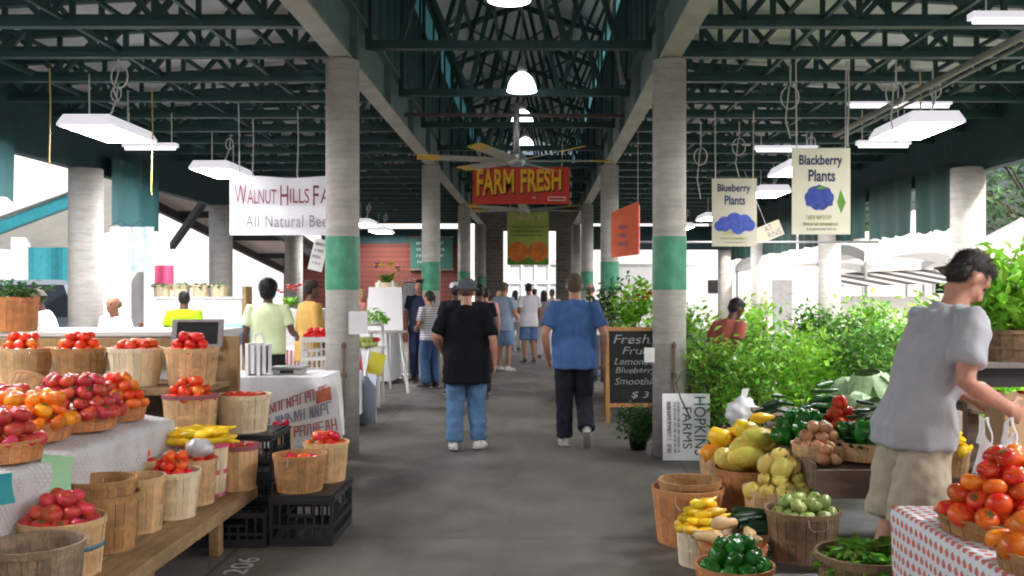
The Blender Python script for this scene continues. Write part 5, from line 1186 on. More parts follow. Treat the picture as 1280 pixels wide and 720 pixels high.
for k in range(6): item(rng.choice(VM['zucchini']), (ax(940, 5.5) + r0.uniform(-.07, .07), 5.5 + .03 * k - .05, .24 + .016 * k), .11, 'zucchini', 'dark green zucchini lying beside the butternut squash', 'zucchini', 'zucchini', (0, 0, r0.uniform(-.5, .5)))
rb('basket of shiny green bell peppers at the bottom of the photo', 918, 4.95, .003, .20, .41, 'orange', .86); heap('green_pepper', ax(918, 4.95), 4.95, .19, .18, .044, 3, 'shiny green bell pepper in the front floor basket', 'pepper', 'green peppers in the front basket')
def wplat(lab, x, y0, y1, w_): 
    t = thing('low_platform', lab, 'platform', (x, (y0 + y1) / 2, 0)); L_ = (y1 - y0) / 2
    for i in range(4): m = MB(); m.b2(-w_ / 2 + i * w_ / 4 + .004, -w_ / 2 + (i + 1) * w_ / 4 - .004, -L_, L_, .075, .1); m.build('plank', wood_dark, t)
    for yy in (-L_ * .8, 0, L_ * .8): m = MB(); m.b2(-w_ / 2, w_ / 2, yy - .04, yy + .04, 0, .074); m.build('bearer', wood_dark, t)
wplat('low weathered plank platform under the row of squash baskets', 1.47, 5.75, 7.7, .5)
crate('white plastic crate on the floor under the dark basket of green tomatoes', 1.45, 5.36, 0, .46, .56, .105, whiteplastic, group=None)
rb('dark weathered basket of green tomatoes on a white crate', 1003, 5.4, .108, .385, .415, 'dark', .82); heap('green_tomato', ax(1003, 5.4), 5.4, .365, .185, .045, 2, 'small pale green tomato in the dark basket', 'green tomato', 'green tomatoes')
rb('tan basket of lumpy pale yellow squash', 975, 5.9, .103, .40, .45, 'tan', .84); heap('pale_squash', ax(975, 5.9), 5.9, .39, .225, .056, 4, 'lumpy pale yellow squash heaped in the tan basket', 'squash', 'lumpy pale squash', vary=.3)
rb('tan basket heaped with long spaghetti squash', 936, 6.42, .103, .43, .47, 'orange', .84)
for k, (dx, dy, dz, rz) in enumerate(((-.11, -.08, .05, .2), (.09, -.06, .05, -.3), (-.02, .1, .05, .1), (.15, .1, .06, 1.2), (-.02, -.03, .15, .15), (.12, .05, .16, .9), (-.15, .08, .06, 1.4), (-.05, -.14, .10, -.1), (.02, .12, .14, .5), (.06, -.02, .21, .3))):
    item(VM['spaghetti'][k % 2], (ax(936, 6.42) + dx, 6.42 + dy, .42 + dz), .103, 'spaghetti_squash', 'long pale spaghetti squash heaped in the basket behind the lumpy ones', 'squash', 'spaghetti squash', (rng.uniform(-.2, .2), rng.uniform(-.2, .2), rz))
rb('tan basket heaped with orange gourds next to the leaning white sign', 912, 7.05, .103, .42, .46, 'tan', .84); heap('gourd', ax(908, 7.05), 7.05, .43, .21, .082, 2, 'orange gourd heaped beside the leaning white sign', 'gourd', 'orange gourds')
item(VM['yellow_melon'][0], (ax(932, 6.95), 6.95, .60), .095, 'yellow_melon', 'round yellow melon beside the orange gourds', 'melon', None, (.2, .2, .4)); item(VM['yellow_melon'][0], (ax(966, 6.7), 6.7, .56), .10, 'yellow_melon', 'big yellow melon behind the spaghetti squash', 'melon', None, (.4, .1, .9))
# sloping wooden table of vegetables
vt = thing('vegetable_table', 'weathered wooden sloping table of vegetables in front of the berry plants', 'table', (2.35, 6.45, 0))
def vz(y): return .545 + (y - 5.6) * .10
for i in range(7):
    y0 = 5.6 + i * .25; m = MB(); m.add([(-.72, y0 - 6.45, vz(y0)), (.9, y0 - 6.45, vz(y0)), (.9, y0 + .245 - 6.45, vz(y0 + .245)), (-.72, y0 + .245 - 6.45, vz(y0 + .245)), (-.72, y0 - 6.45, vz(y0) - .03), (.9, y0 - 6.45, vz(y0) - .03), (.9, y0 + .245 - 6.45, vz(y0 + .245) - .03), (-.72, y0 + .245 - 6.45, vz(y0 + .245) - .03)], [(0, 1, 2, 3), (7, 6, 5, 4), (0, 4, 5, 1), (1, 5, 6, 2), (2, 6, 7, 3), (3, 7, 4, 0)]); m.build('plank', wood_dark, vt)
m = MB(); m.b2(-.74, .92, -.88, -.852, .40, .565); m.build('front_board', mat('old_apple_box_wood', (.20, .13, .10), .8, .35, 5, stretch=(1, 6, 6), dirt=.4), vt)
m = MB(); m.b2(-.745, -.722, -.85, .88, .45, .60); m.build('side_board', wood_dark, vt)
for xx in (-.68, .86):
    for yy in (-.8, .82): m = MB(); m.b2(xx - .035, xx + .035, yy - .035, yy + .035, 0, .5); m.build('leg', wood_dark, vt)
def onv(px_, py_):      # ray through a point of the picture onto the sloping table
    for i in range(400):
        y = 5.4 + i * .006
        if az(py_, y) <= vz(y): break
    return ax(px_, y), y, vz(y)
x, y, z = onv(1030, 578); basket('shallow basket of onions on the front edge of the vegetable table', x, y + .1, z + .004, .34, .10, 'tan', .88, handle=False); heap('onion', x, y + .1, z + .10, .155, .04, 3, 'tan papery onion in the shallow basket', 'onion', 'onions')
x, y, z = 2.02, 5.92, vz(5.92); basket('shallow basket of dark green peppers beside the man in grey', x, y, z + .004, .46, .11, 'tan', .88, handle=False); heap('zucchini', x, y, z + .09, .21, .033, 7, 'dark green pepper in the shallow basket beside the man in grey', 'pepper', 'dark long peppers', name='long_pepper', along=.25, mix=('green_pepper', .12, 'bright green bell pepper among the dark long ones', 'pepper', 'bright green peppers on top'))
heap('cucumber', 2.02, 6.75, vz(6.75) + .04, .21, .040, 6, 'dark green cucumber stacked at the back of the vegetable table', 'cucumber', 'cucumbers', along=.0)
heap('green_pepper', 1.74, 6.3, vz(6.3) + .05, .20, .046, 3, 'green bell pepper on the vegetable table beside the gourds', 'pepper', 'green peppers on the table')
heap('red_pepper', 1.98, 6.28, vz(6.28) + .07, .16, .05, 4, 'red pepper heaped in the middle of the vegetable table', 'red pepper', 'red peppers')
item(VM['crookneck'][1], (1.56, 6.6, vz(6.6) + .09), .10, 'yellow_squash', 'curved yellow squash lying by the cucumbers', 'squash', None, (0, 0, .2))
heap('zucchini', 1.72, 6.85, vz(6.85) + .04, .15, .04, 4, 'dark zucchini stacked at the left back corner of the vegetable table', 'zucchini', 'zucchini on the table', along=.1)
heap('onion', 1.74, 5.78, vz(5.78) + .04, .10, .042, 2, 'loose onion at the left front corner of the vegetable table', 'onion', 'loose onions')
cab = mat('cabbage_leaf', (.46, .60, .27), .6, .25, 6, trans=.15, island=.2); cab2 = mat('cabbage_outer_leaf', (.30, .44, .24), .6, .3, 6, island=.25)
def cabbage(seed):
    r = random.Random(seed); b = MB(); b.ell((0, 0, 0), (.86, .86, .8), 22, 12, fn=lambda d, th, ph: 1 + .04 * noise.noise(d * 3 + Vector((seed, 0, 0))))
    for k in range(11):
        a = k * 2.4 + seed; el = .15 + .75 * ((k * .37) % 1); inner = k < 6
        ax_ = Vector((cos(a) * cos(el), sin(a) * cos(el), sin(el))); u_ = Vector((-sin(a), cos(a), 0)); v_ = ax_.cross(u_)
        def fn(u, v, ax_=ax_, u_=u_, v_=v_, k=k, inner=inner):
            uu, vv = (u - .5) * 1.7, (v - .5) * 1.6; rr = sqrt(uu * uu + vv * vv)
            d = (ax_ + u_ * uu * .8 + v_ * vv * .8).normalized()
            return d * ((.9 if inner else 1.0) + (.02 if inner else .14) * rr + .03 * sin(uu * 11 + k) * rr + .02 * k * .2)
        b.grid(fn, 8, 8, 0 if inner else 1)
    return b.mesh('cabbage', [cab, cab2], True)
CB = [cabbage(1), cabbage(4)]
for k, (px_, py_, Y, r, lab) in enumerate(((1088, 492, 6.75, .155, 'topmost pale green cabbage beside the man in grey'), (1070, 520, 6.5, .145, 'bluish green cabbage left of the topmost one'), (1096, 528, 6.3, .14, 'pale cabbage nearest the man in grey'), (1105, 505, 6.9, .15, 'cabbage at the back half hidden by the man in grey'), (1062, 498, 7.0, .14, 'small cabbage at the back beside the cucumbers'))):
    item(CB[k % 2], (ax(px_, Y), Y, az(py_, Y)), r, 'cabbage', lab, 'cabbage', 'cabbages', (rng.uniform(-.5, .2), rng.uniform(-.3, .3), k * 1.3))
heap('green_pepper', 2.3, 6.15, vz(6.15) + .05, .17, .045, 3, 'green bell pepper between the cabbages and the dark long peppers', 'pepper', 'green peppers by the cabbages')
heap('cucumber', 2.4, 6.62, vz(6.6) + .04, .26, .036, 3, 'cucumber under the cabbages', 'cucumber', 'cucumbers under the cabbages', along=.2)
# greens basket at the bottom right
rb('old basket with leafy greens in it, at the bottom right beside the tablecloth', 1082, 4.32, .12, .43, .44, 'dark', .86)
def leafpile(name, lab, cat, x, y, z, R_, n, size, m_, dome=.5, seed=1, group=None, flat=.5):
    r = random.Random(seed); b = MB()
    for k in range(n):
        a = r.uniform(0, 2 * pi); q = R_ * sqrt(r.random()); h = dome * R_ * (1 - (q / R_) ** 2) * r.uniform(.3, 1)
        d = Vector((cos(a + r.uniform(-1, 1)), sin(a + r.uniform(-1, 1)), r.uniform(-.3, flat))); b.leaf(Vector((q * cos(a), q * sin(a), h)), d, Vector((r.uniform(-.5, .5), r.uniform(-.5, .5), 1)), size * r.uniform(.6, 1.2), size * r.uniform(.4, .6))
    o = b.build(name, m_, None, False, (x, y, z)); return tag(o, lab, cat, group)
leafpile('leafy_greens', 'dark leafy greens filling the old basket at the bottom right', 'greens', ax(1088, 4.32), 4.32, .36, .19, 320, .10, leaf_green, .6, 3)
crate('black plastic crate under the old basket of greens', ax(1082, 4.32), 4.32, 0, .42, .42, .115)
# tomato table on the right
tt = thing('market_table', 'table under a white cloth printed with small red fruit, heaped with tomatoes', 'table', (2.1, 3.3, 0))
m = MB(); m.b2(-.59, .6, -.78, .74, .66, .69); m.build('table_top', wood_plain, tt)
for sx in (-.52, .54):
    for sy in (-.7, .66): m = MB(); m.b2(sx - .025, sx + .025, sy - .025, sy + .025, 0, .66); m.build('leg', galv, tt)
def berrycloth():
    m, nt, N, L = newmat('printed_tablecloth'); out = N.new('ShaderNodeOutputMaterial'); b = N.new('ShaderNodeBsdfPrincipled'); L.new(b.outputs[0], out.inputs[0]); tc = N.new('ShaderNodeTexCoord'); b.inputs['Roughness'].default_value = .6
    mp = N.new('ShaderNodeMapping'); mp.inputs['Scale'].default_value = (21, 21, 21); mp.inputs['Rotation'].default_value = (0, 0, 0); L.new(tc.outputs['UV'], mp.inputs[0])
    sx = N.new('ShaderNodeSeparateXYZ'); L.new(mp.outputs[0], sx.inputs[0])
    def M_(op, a, b_=None, v=None):
        q = N.new('ShaderNodeMath'); q.operation = op
        L.new(a, q.inputs[0])
        if b_ is not None: L.new(b_, q.inputs[1])
        elif v is not None: q.inputs[1].default_value = v
        return q.outputs[0]
    row = M_('FLOOR', sx.outputs[1]); par = M_('MULTIPLY', M_('MODULO', row, v=2.), v=.5); fx_ = M_('SUBTRACT', M_('FRACT', M_('ADD', sx.outputs[0], par)), v=.5); fy = M_('SUBTRACT', M_('FRACT', sx.outputs[1]), v=.45)
    d = M_('ADD', M_('POWER', M_('ABSOLUTE', M_('MULTIPLY', fx_, v=.85)), v=2.), M_('POWER', M_('ABSOLUTE', fy), v=2.))
    red = M_('LESS_THAN', d, v=.085); fy2 = M_('SUBTRACT', fy, v=.30); d2 = M_('ADD', M_('POWER', M_('ABSOLUTE', fx_), v=2.), M_('POWER', M_('ABSOLUTE', M_('MULTIPLY', fy2, v=1.8)), v=2.)); gr = M_('LESS_THAN', d2, v=.022)
    m1 = N.new('ShaderNodeMixRGB'); m1.inputs[1].default_value = (.74, .76, .80, 1); m1.inputs[2].default_value = (.64, .16, .12, 1); L.new(red, m1.inputs[0])
    m2 = N.new('ShaderNodeMixRGB'); L.new(m1.outputs[0], m2.inputs[1]); m2.inputs[2].default_value = (.14, .30, .12, 1); L.new(gr, m2.inputs[0]); L.new(m2.outputs[0], b.inputs['Base Color'])
    return m
bc = berrycloth()
x0, x1, y0, y1 = -.60, .61, -.79, .75
path = [(-0.30, 0)]
m = MB(); uvs = []
nu, nv = 60, 40
def cfn(u, v):
    # u goes from the floor side edge over the table; v along y
    y = y0 + (y1 - y0) * v; s_ = u * 1.61
    wv = .012 * sin(y * 19) * (1 if s_ < .36 else 0) * (1 - s_ / .4)
    if s_ < .40: return (x0 - .012 + wv, y, .695 - (.40 - s_))
    return (x0 + s_ - .40, y, .697)
m.grid(cfn, nu, nv); oc = m.build('tablecloth', bc, tt, True)
uvl = oc.data.uv_layers.new(name='UVMap')
for lp in oc.data.loops:
    vi = lp.vertex_index; uvl.data[lp.index].uv = ((y0 + (y1 - y0) * (vi // (nu + 1)) / nv), (vi % (nu + 1)) / nu * 1.61)
m = MB(); m.grid(lambda u, v: (x0 + (x1 - x0) * u, y1 + .012 + .008 * sin(u * 30) * (1 - v), .695 - .36 * (1 - v)), 40, 8); ob = m.build('tablecloth_end', bc, tt, True)
uvl = ob.data.uv_layers.new(name='UVMap')
for lp in ob.data.loops: vi = lp.vertex_index; uvl.data[lp.index].uv = ((vi % 41) / 40 * (x1 - x0), (vi // 41) / 8 * .36)
basket('shallow round basket of red tomatoes on the printed tablecloth', 1.76, 3.60, .70, .50, .07, 'brown', .9, handle=False); heap('sred', 1.76, 3.60, .785, .25, .045, 5, 'large red tomato in the pyramid on the printed tablecloth', 'tomato', 'large red tomatoes on the printed cloth', rise=1.1)
basket('shallow round basket of orange tomatoes at the right edge on the printed tablecloth', 1.66, 3.10, .70, .34, .07, 'brown', .9, handle=False); heap('orange', 1.665, 3.14, .785, .175, .052, 3, 'large orange tomato in the nearest basket on the printed cloth', 'tomato', 'large orange tomatoes on the printed cloth', rise=1.05)
t = thing('carrier_bag', 'white plastic carrier bag standing behind the red tomatoes', 'bag', (1.87, 3.90, .70)); m = MB()
bag_m = mat('white_bag_film', (.84, .84, .86), .35, .05, 5, trans=.3)
def bagfn(u, v):
    a = 2 * pi * u; r = (1 - .25 * v ** 3) * (.9 + .1 * sin(v * 5)); k = 1 + .10 * noise.noise(Vector((cos(a) * 2.5, sin(a) * 2.5, v * 3))) + .05 * sin(9 * a + 3 * v) * v
    return (.105 * r * k * cos(a), .075 * r * k * sin(a) * (1 - .55 * v), .30 * v + .03 * v * cos(2 * a))
m.grid(bagfn, 60, 16); m.build('bag_body', bag_m, t, True)
for sx in (-1, 1):
    m = MB()
    def hfn(u, v, sx=sx):
        a = pi * v; return (sx * .05 + .018 * cos(a) * (1 if u < .5 else 1.6) + .004 * sin(v * 17), .03 * (u - .5), .285 + .11 * sin(a) * (1 - .15 * u))
    m.grid(hfn, 4, 14); m.build('handle', bag_m, t, True)
# tables beyond the tomato table, bags, dark shelf
t = thing('side_table', 'dark wooden table behind the man in grey carrying bags and yellow peppers', 'table', (2.75, 4.85, 0)); m = MB(); m.b2(-.75, .8, -.3, .45, .66, .70); m.build('table_top', wood_dark, t)
for sx in (-.7, .75):
    for sy in (-.25, .4): m = MB(); m.b2(sx - .03, sx + .03, sy - .03, sy + .03, 0, .66); m.build('leg', wood_dark, t)
def paper_bag(lab, x, y, z, w_, d_, h_, rz):
    t = thing('paper_bag', lab, 'bag', (x, y, z), rz, 'brown paper bags'); pm_ = mat('brown_kraft_paper', (.42, .29, .16), .85, .15, 8, bump=.4, bscale=14)
    m = MB(); n = 40
    def fn(u, v):
        a = u * 4; k = int(a) % 4; f = a - int(a); c = [(-1, -1), (1, -1), (1, 1), (-1, 1)]; p, q = c[k], c[(k + 1) % 4]; x_ = p[0] + (q[0] - p[0]) * f; y_ = p[1] + (q[1] - p[1]) * f
        if k in (1, 3): x_ *= 1 - .35 * v * (1 - abs(2 * f - 1))
        return (x_ * w_ / 2 + .008 * noise.noise(Vector((u * 9, v * 7, z))), y_ * d_ / 2 * (1 - .25 * v), h_ * v + (.012 * (int(f * 14) % 2) if v == 1 else 0))
    m.grid(fn, n, 10); m.build('bag_body', pm_, t); return t
paper_bag('large brown paper bag at the right edge behind the white carrier bag', 2.22, 4.42, .702, .26, .17, .42, R(12)); paper_bag('second brown paper bag lying behind the man at the right edge', 2.42, 4.72, .702, .28, .18, .33, R(-20))
basket('small basket of yellow peppers behind the white carrier bag', 2.02, 4.74, .702, .22, .12, 'tan', .85, handle=False); heap('crookneck', 2.02, 4.74, .83, .12, .03, 3, 'yellow pepper in the small basket behind the white carrier bag', 'pepper', 'yellow peppers', name='yellow_pepper', along=1)
ds = thing('display_shelf', 'dark slatted shelf at the right edge carrying a basket of basil', 'shelf', (3.0, 5.35, 0))
m = MB(); m.b2(-.75, .7, -.3, .3, 1.10, 1.20); m.build('shelf_top', mat('dark_shelf_paint', (.035, .032, .032), .6, .3, 5), ds); m = MB(); m.b2(-.78, .7, -.34, .3, 1.202, 1.225); m.build('top_edge', mat('grey_shelf_board', (.22, .19, .18), .7, .25, 4), ds)
m = MB(); m.b2(-.72, .7, -.32, .28, .96, .985); m.build('middle_shelf', wood_dark, ds)
for sx in (-.70, .66):
    for sy in (-.25, .25): m = MB(); m.b2(sx - .03, sx + .03, sy - .03, sy + .03, 0, 1.10); m.build('leg', wood_dark, ds)
for k in range(7): item(rng.choice(TM['red']), (2.36 + k * .11, 5.12, 1.03), .05, 'tomato', 'dark tomato in the row on the shelf under the basil', 'tomato', 'tomatoes on the dark shelf')
basket('brown basket of basil on the dark shelf at the right edge', ax(1268, 5.25), 5.3, 1.227, .46, .17, 'dark', .9, handle=False)
def bushmesh(nm, seed, h, rad, n, size, m_, z0=.0, stems=5, clump=16, pot=None, up=.4):
    r = random.Random(seed); b = MB(); cl = []
    for k in range(clump):
        a = r.uniform(0, 2 * pi); zz = z0 + (h - z0) * (.12 + .88 * r.random() ** .8); q = rad * sqrt(r.random()) * (1 - .35 * max(0, (zz - z0) / (h - z0) - .6) / .4); cl.append(Vector((q * cos(a), q * sin(a), zz)))
    for k in range(n):
        c = r.choice(cl); s_ = rad * .34; p = c + Vector((r.gauss(0, s_), r.gauss(0, s_), r.gauss(0, s_ * .9)))
        if p.z < z0: p.z = z0 + r.random() * .1
        d = Vector((r.gauss(0, 1), r.gauss(0, 1), r.gauss(up, .7))); b.leaf(p, d, Vector((r.gauss(0, .5), r.gauss(0, .5), 1)), size * r.uniform(.6, 1.3), size * r.uniform(.4, .62))
    st = MB()
    for k in range(min(stems, len(cl))):
        c = cl[k]; st.tube([(0.02 * cos(k * 2), .02 * sin(k * 2), z0 * .2), (c.x * .3, c.y * .3, c.z * .5), tuple(c), (c.x * 1.15, c.y * 1.15, c.z + .1)], .007 if h < 2.5 else .03, 5)
    return b.mesh(nm, m_), st.mesh('stem', stem_m)
fm_, sm_ = bushmesh('foliage', 31, .33, .25, 700, .10, leaf_bright, .0, 4, 26)
t = thing('basil_plant', 'lush bright green basil overflowing the brown basket at the right edge', 'plant', (ax(1268, 5.25), 5.3, 1.36)); obj('foliage', fm_, t); obj('stem', sm_, t)
fm2, sm2 = bushmesh('foliage', 32, .28, .22, 240, .11, leaf_dark, .0, 4, 14)
t = thing('leafy_plant', 'dark leafy plant in the orange basket at the left edge', 'plant', (ax(8, 7.3), 7.4, 1.50)); t.scale = (.6, .6, .45); t.location.z = 1.53; obj('foliage', fm2, t); obj('stem', sm2, t)
# berry plants in pots
pot_m = mat('black_nursery_pot', (.015, .015, .016), .5, .2)
pm = MB(); pm.lathe([(.001, .004), (.115, .004), (.15, .24), (.158, .24), (.158, .26), (.145, .26), (.14, .22), (.001, .22)], 24); potme = pm.mesh('pot', pot_m, True)
BV = [bushmesh('foliage', 41 + k, 1.42 + .06 * k, .35, 1200, .105, (leaf_green, leaf_bright, leaf_mid)[k], .32, 9, 30) for k in range(3)]
tagm = mat('white_tag_card', (.72, .72, .74), .6)
spots = []
for row, (Y, x0, x1, n) in enumerate(((8.6, 1.93, 3.9, 5), (9.35, 1.72, 4.5, 6), (10.3, 1.75, 5.0, 7), (11.9, 1.9, 5.6, 6))):
    for i in range(n): spots.append((x0 + (x1 - x0) * i / (n - 1) + rng.uniform(-.08, .08), Y + rng.uniform(-.2, .2), row, i, n))
ordn = ('first', 'second', 'third', 'fourth', 'fifth', 'sixth', 'seventh')
rown = ('row nearest the vegetable table', 'second row of plants', 'third row of plants', 'farthest row of plants')
spots.append((1.80, 9.28, 1, 0, 6))
for j, (x, y, row, i, n) in enumerate(spots):
    if abs(x - 1.85) < .45 and 8.95 < y < 10.6 and (x, y) != (1.80, 9.28): continue
    k = j % 3; s_ = (.76, .80, .84, .92)[row] * rng.uniform(.92, 1.06)
    t = thing('berry_plant', 'potted berry plant, %s from the left in the %s' % (ordn[i], rown[row]), 'plant', (x, y, 0), rng.uniform(0, 6.28), 'potted berry plants'); t.scale = (s_, s_, s_)
    obj('foliage', BV[k][0], t); obj('stem', BV[k][1], t); obj('pot', potme, t)
    if (j * 7) % 3 == 0:
        m = MB(); m.b2(-.045, .045, -.002, .002, 0, .11); o = m.build('plant_tag', tagm, t, False, (rng.uniform(-.15, .15), -.36, rng.uniform(.9, 1.4)))
m = MB(); m.ell((0, 0, .11), (.13, .11, .12), 30, 18, fn=lambda d, th, ph: 1 + .3 * noise.noise(d * 2.2) + .16 * noise.noise(d * 6)); m.grid(lambda u, v: (-.03 + .06 * u + .03 * v, .03 * (u - .5), .19 + .12 * v), 4, 5); o = m.build('carrier_bag', bag_m, None, True, (ax(928, 8.05), 8.05, .48)); tag(o, 'white plastic bag hanging low among the berry plants', 'bag')
st = thing('stool', 'small dark stool under the white plastic bag among the plants', 'stool', (ax(928, 8.05), 8.05, 0)); m = MB(); m.b2(-.15, .15, -.13, .13, .44, .478); m.build('seat', blackm, st)
for sx in (-.12, .12):
    for sy in (-.1, .1): m = MB(); m.b2(sx - .015, sx + .015, sy - .015, sy + .015, 0, .44); m.build('leg', blackm, st)
# small dark shrub in front of the right pillar
fm3, sm3 = bushmesh('foliage', 51, .44, .20, 1000, .07, leaf_dark, .08, 5, 20)
t = thing('potted_shrub', 'low dark green potted shrub on the floor at the foot of the right pillar', 'plant', (ax(799, 9.65), 9.75, 0)); t.scale = (.85, .85, .8); obj('foliage', fm3, t); obj('stem', sm3, t); o = obj('pot', potme, t); o.scale = (.8, .8, .8)
# leaning white farm sign
t = thing('farm_sign', 'white farm sign leaning on its side against the right pillar', 'sign', (ax(859, 9.05), 9.08, .006)); t.rotation_euler = (R(-5), 0, R(-2))
hw, ht = .225, .63; m = MB(); m.b2(-hw, hw, 0, .012, 0, ht); m.build('panel', mat('sign_white', (.88, .88, .90), .5, .04), t)
def vlettering(s, m_, x0, x1, z0, z1):
    me = text_mesh(s, m_); xs = [v.co.x for v in me.vertices]; ys = [v.co.y for v in me.vertices]; a, b_, c, d = min(xs), max(xs), min(ys), max(ys)
    for v in me.vertices: u = (v.co.x - a) / (b_ - a); w_ = (v.co.y - c) / (d - c); v.co = (x0 + w_ * (x1 - x0), -.004, z1 - u * (z1 - z0))
    obj('lettering', me, t)
ink_dg = mat('ink_forest', (.03, .11, .09), .6)
vlettering('HOPKINS', ink_dg, .075, .185, .05, .60); vlettering('FARMS', ink_dg, -.035, .05, .11, .50)
r_ = random.Random(9)
for k, (xa, h_) in enumerate(((-.085, .022), (-.12, .022), (-.185, .04))):
    q = MB(); scribble(q, .08, .56, 0, h_, 0, r_); m = MB(); m.add([(xa + z, -.003, ht - x) for x, y, z in q.v], q.f); m.build('small_print', (ink_dg, ink_green, ink_red)[k], t)
m = MB(); m.tube([(-.06, -.16, .62), (-.12, -.17, .5), (-.08, -.17, .36), (.0, -.05, .22), (.03, -.02, .16)], .008, 6); o = m.build('rope', mat('grey_cord', (.12, .11, .10), .7), None, True, (ax(859, 9.05), 9.1, .25)); tag(o, 'thin dark cord looping from the right pillar across the white sign', 'cord')
# chalkboard A-frame
t = thing('chalkboard_sign', 'wooden framed A-board chalkboard with handwritten Fresh list beside the right pillar', 'chalkboard', (ax(797, 12), 12, 0))
W2, H2 = .41, 1.16
for sgn, nm in ((1, 'front'), (-1, 'back')):
    def tr(x, y, z): return (x, sgn * (-.02 - .22 * (1 - z / H2)) + sgn * -y, z)
    m = MB()
    for (a, b_, c, d) in ((-W2, -W2 + .045, 0, H2), (W2 - .045, W2, 0, H2), (-W2 + .045, W2 - .045, H2 - .045, H2), (-W2 + .045, W2 - .045, .19, .235)):
        q = MB(); q.b2(a, b_, 0, .03, c, d); m.add([tr(*p) for p in q.v], q.f)
    m.build('frame', mat('pine_frame', (.42, .21, .07), .6, .25, 5), t)
    q = MB(); q.b2(-W2 + .046, W2 - .046, .004, .016, .236, H2 - .046); m = MB(); m.add([tr(*p) for p in q.v], q.f); m.build('slate', slate, t)
def chalkline(s, x0, x1, z0, z1, y=0):
    me = text_mesh(s, chalk, .25); xs = [v.co.x for v in me.vertices]; ys = [v.co.y for v in me.vertices]; a, b_, c, d = min(xs), max(xs), min(ys), max(ys)
    for v in me.vertices:
        u = (v.co.x - a) / (b_ - a); w_ = (v.co.y - c) / (d - c); X = x0 + u * (x1 - x0) + .006 * noise.noise(Vector((u * 9, w_ * 3, z0))); Z = z0 + w_ * (z1 - z0) + .008 * noise.noise(Vector((u * 7, z0 * 9, 1)))
        v.co = (X, -.02 - .22 * (1 - Z / H2) - .022, Z)
    obj('lettering', me, t)
chalkline('Fresh', -.31, .14, .96, 1.07); chalkline('Fruit', -.2, .16, .83, .92); chalkline('Lemonade', -.30, .25, .70, .78); chalkline('Blueberry', -.29, .22, .58, .67); chalkline('Smoothies', -.30, .27, .46, .54)
chalkline('$ 3', -.1, .12, .29, .38)
m = MB(); m.b2(-.05, .05, 0, .004, 0, .14); o = m.build('paper_notice', white_paint, None, False, (ax(812, 9.2), 9.21, az(453, 9.2))); tag(o, 'small white notice taped to the left side of the right pillar', 'notice')
m = MB(); m.b2(-.09, .09, 0, .01, 0, .22); o = m.build('paper_notice', whiteplastic, None, False, (ax(447, 9.2), 9.22, az(418, 9.2))); tag(o, 'blank white card fixed to the left pillar', 'notice')
# painted number on the floor
me = text_mesh('206', mat('worn_floor_paint', (.42, .42, .40), .9, .4, 40))
for v in me.vertices: x, y = v.co.x, v.co.y; v.co = (-1.66 - y * .19, 5.42 + x * .24, .004)
o = obj('floor_marking', me); tag(o, 'worn white number 206 painted on the concrete floor beside the bench', 'marking')

# ------------------------------------------------------------------ middle distance stalls
cloth_table('white cloth covered stall behind the easel', -4.0, -2.55, 16.6, 17.8, .86, white_cloth, .8)
ez = thing('easel', 'white easel with a large blank white board standing by the aisle', 'easel', (ax(482, 15.4), 15.4, 0))
for (xa, xb, ya, yb) in ((-.32, -.1, -.25, 0), (.40, .12, -.25, 0), (0, 0, .5, .03)): m = MB(); m.bar((xa, ya, 0), (xb, yb, 1.78 if ya < 0 else 1.5), .035); m.build('leg', white_paint, ez)
m = MB(); m.add([(-.30, -.14, .99), (.30, -.14, .99), (.26, -.05, 1.68), (-.26, -.05, 1.68), (-.30, -.12, .99), (.30, -.12, .99), (.26, -.03, 1.68), (-.26, -.03, 1.68)], [(0, 1, 2, 3), (7, 6, 5, 4), (0, 4, 5, 1), (1, 5, 6, 2), (2, 6, 7, 3), (3, 7, 4, 0)]); m.build('board', mat('blank_board', (.82, .82, .84), .4, .03), ez)
m = MB(); m.b2(-.36, .36, -.2, -.1, .955, .985); m.build('ledge', galv, ez)
t = thing('banner_card', 'pale blue board leaning on a stall behind the left pillar', 'board', (ax(455, 11.5), 11.6, .004)); t.rotation_euler = (R(-8), R(-7), R(-35)); m = MB(); m.b2(-.17, .17, 0, .012, 0, .58); m.build('panel', mat('pale_blue_board', (.42, .48, .60), .6, .06), t)
st = thing('produce_stand', 'narrow two tier stand of herbs and peppers right of the left pillar', 'stand', (ax(455, 13.3), 13.5, 0))
m = MB(); m.b2(-.25, .25, -.2, .2, .80, .83); m.build('lower_shelf', white_paint, st); m = MB(); m.b2(-.25, .22, 0, .22, 1.12, 1.15); m.build('upper_shelf', white_paint, st)
for sx in (-.23, .2):
    for sy in (-.18, .18): m = MB(); m.b2(sx - .018, sx + .018, sy - .018, sy + .018, 0, 1.12 if sy > 0 else .8); m.build('leg', white_paint, st)
leafpile('herb_bunch', 'bright green herb bunch on the top tier right of the left pillar', 'herbs', ax(460, 13.3), 13.6, 1.16, .2, 260, .09, leaf_bright, 1.1, 12)
heap('green_tomato', ax(456, 13.3), 13.42, .87, .17, .05, 2, 'yellow green pepper on the lower tier right of the left pillar', 'pepper', 'peppers on the two tier stand', name='sweet_pepper')
heap('red', ax(468, 13.3), 13.42, .93, .08, .04, 1, 'red tomato on the lower tier right of the left pillar', 'tomato', 'tomatoes on the two tier stand')
slab_card('bright yellow price card hanging on the two tier stand', 'price_card', ax(466, 13.2), 13.25, az(468, 13.2), .22, .30, mat('yellow_card', (.72, .68, .06), .6, .06), (0, R(14), R(-6)))
basket('tall brown basket of yellow flowers on the stall behind the easel', ax(468, 17.2), 17.2, .868, .3, .62, 'brown', .8, handle=False)
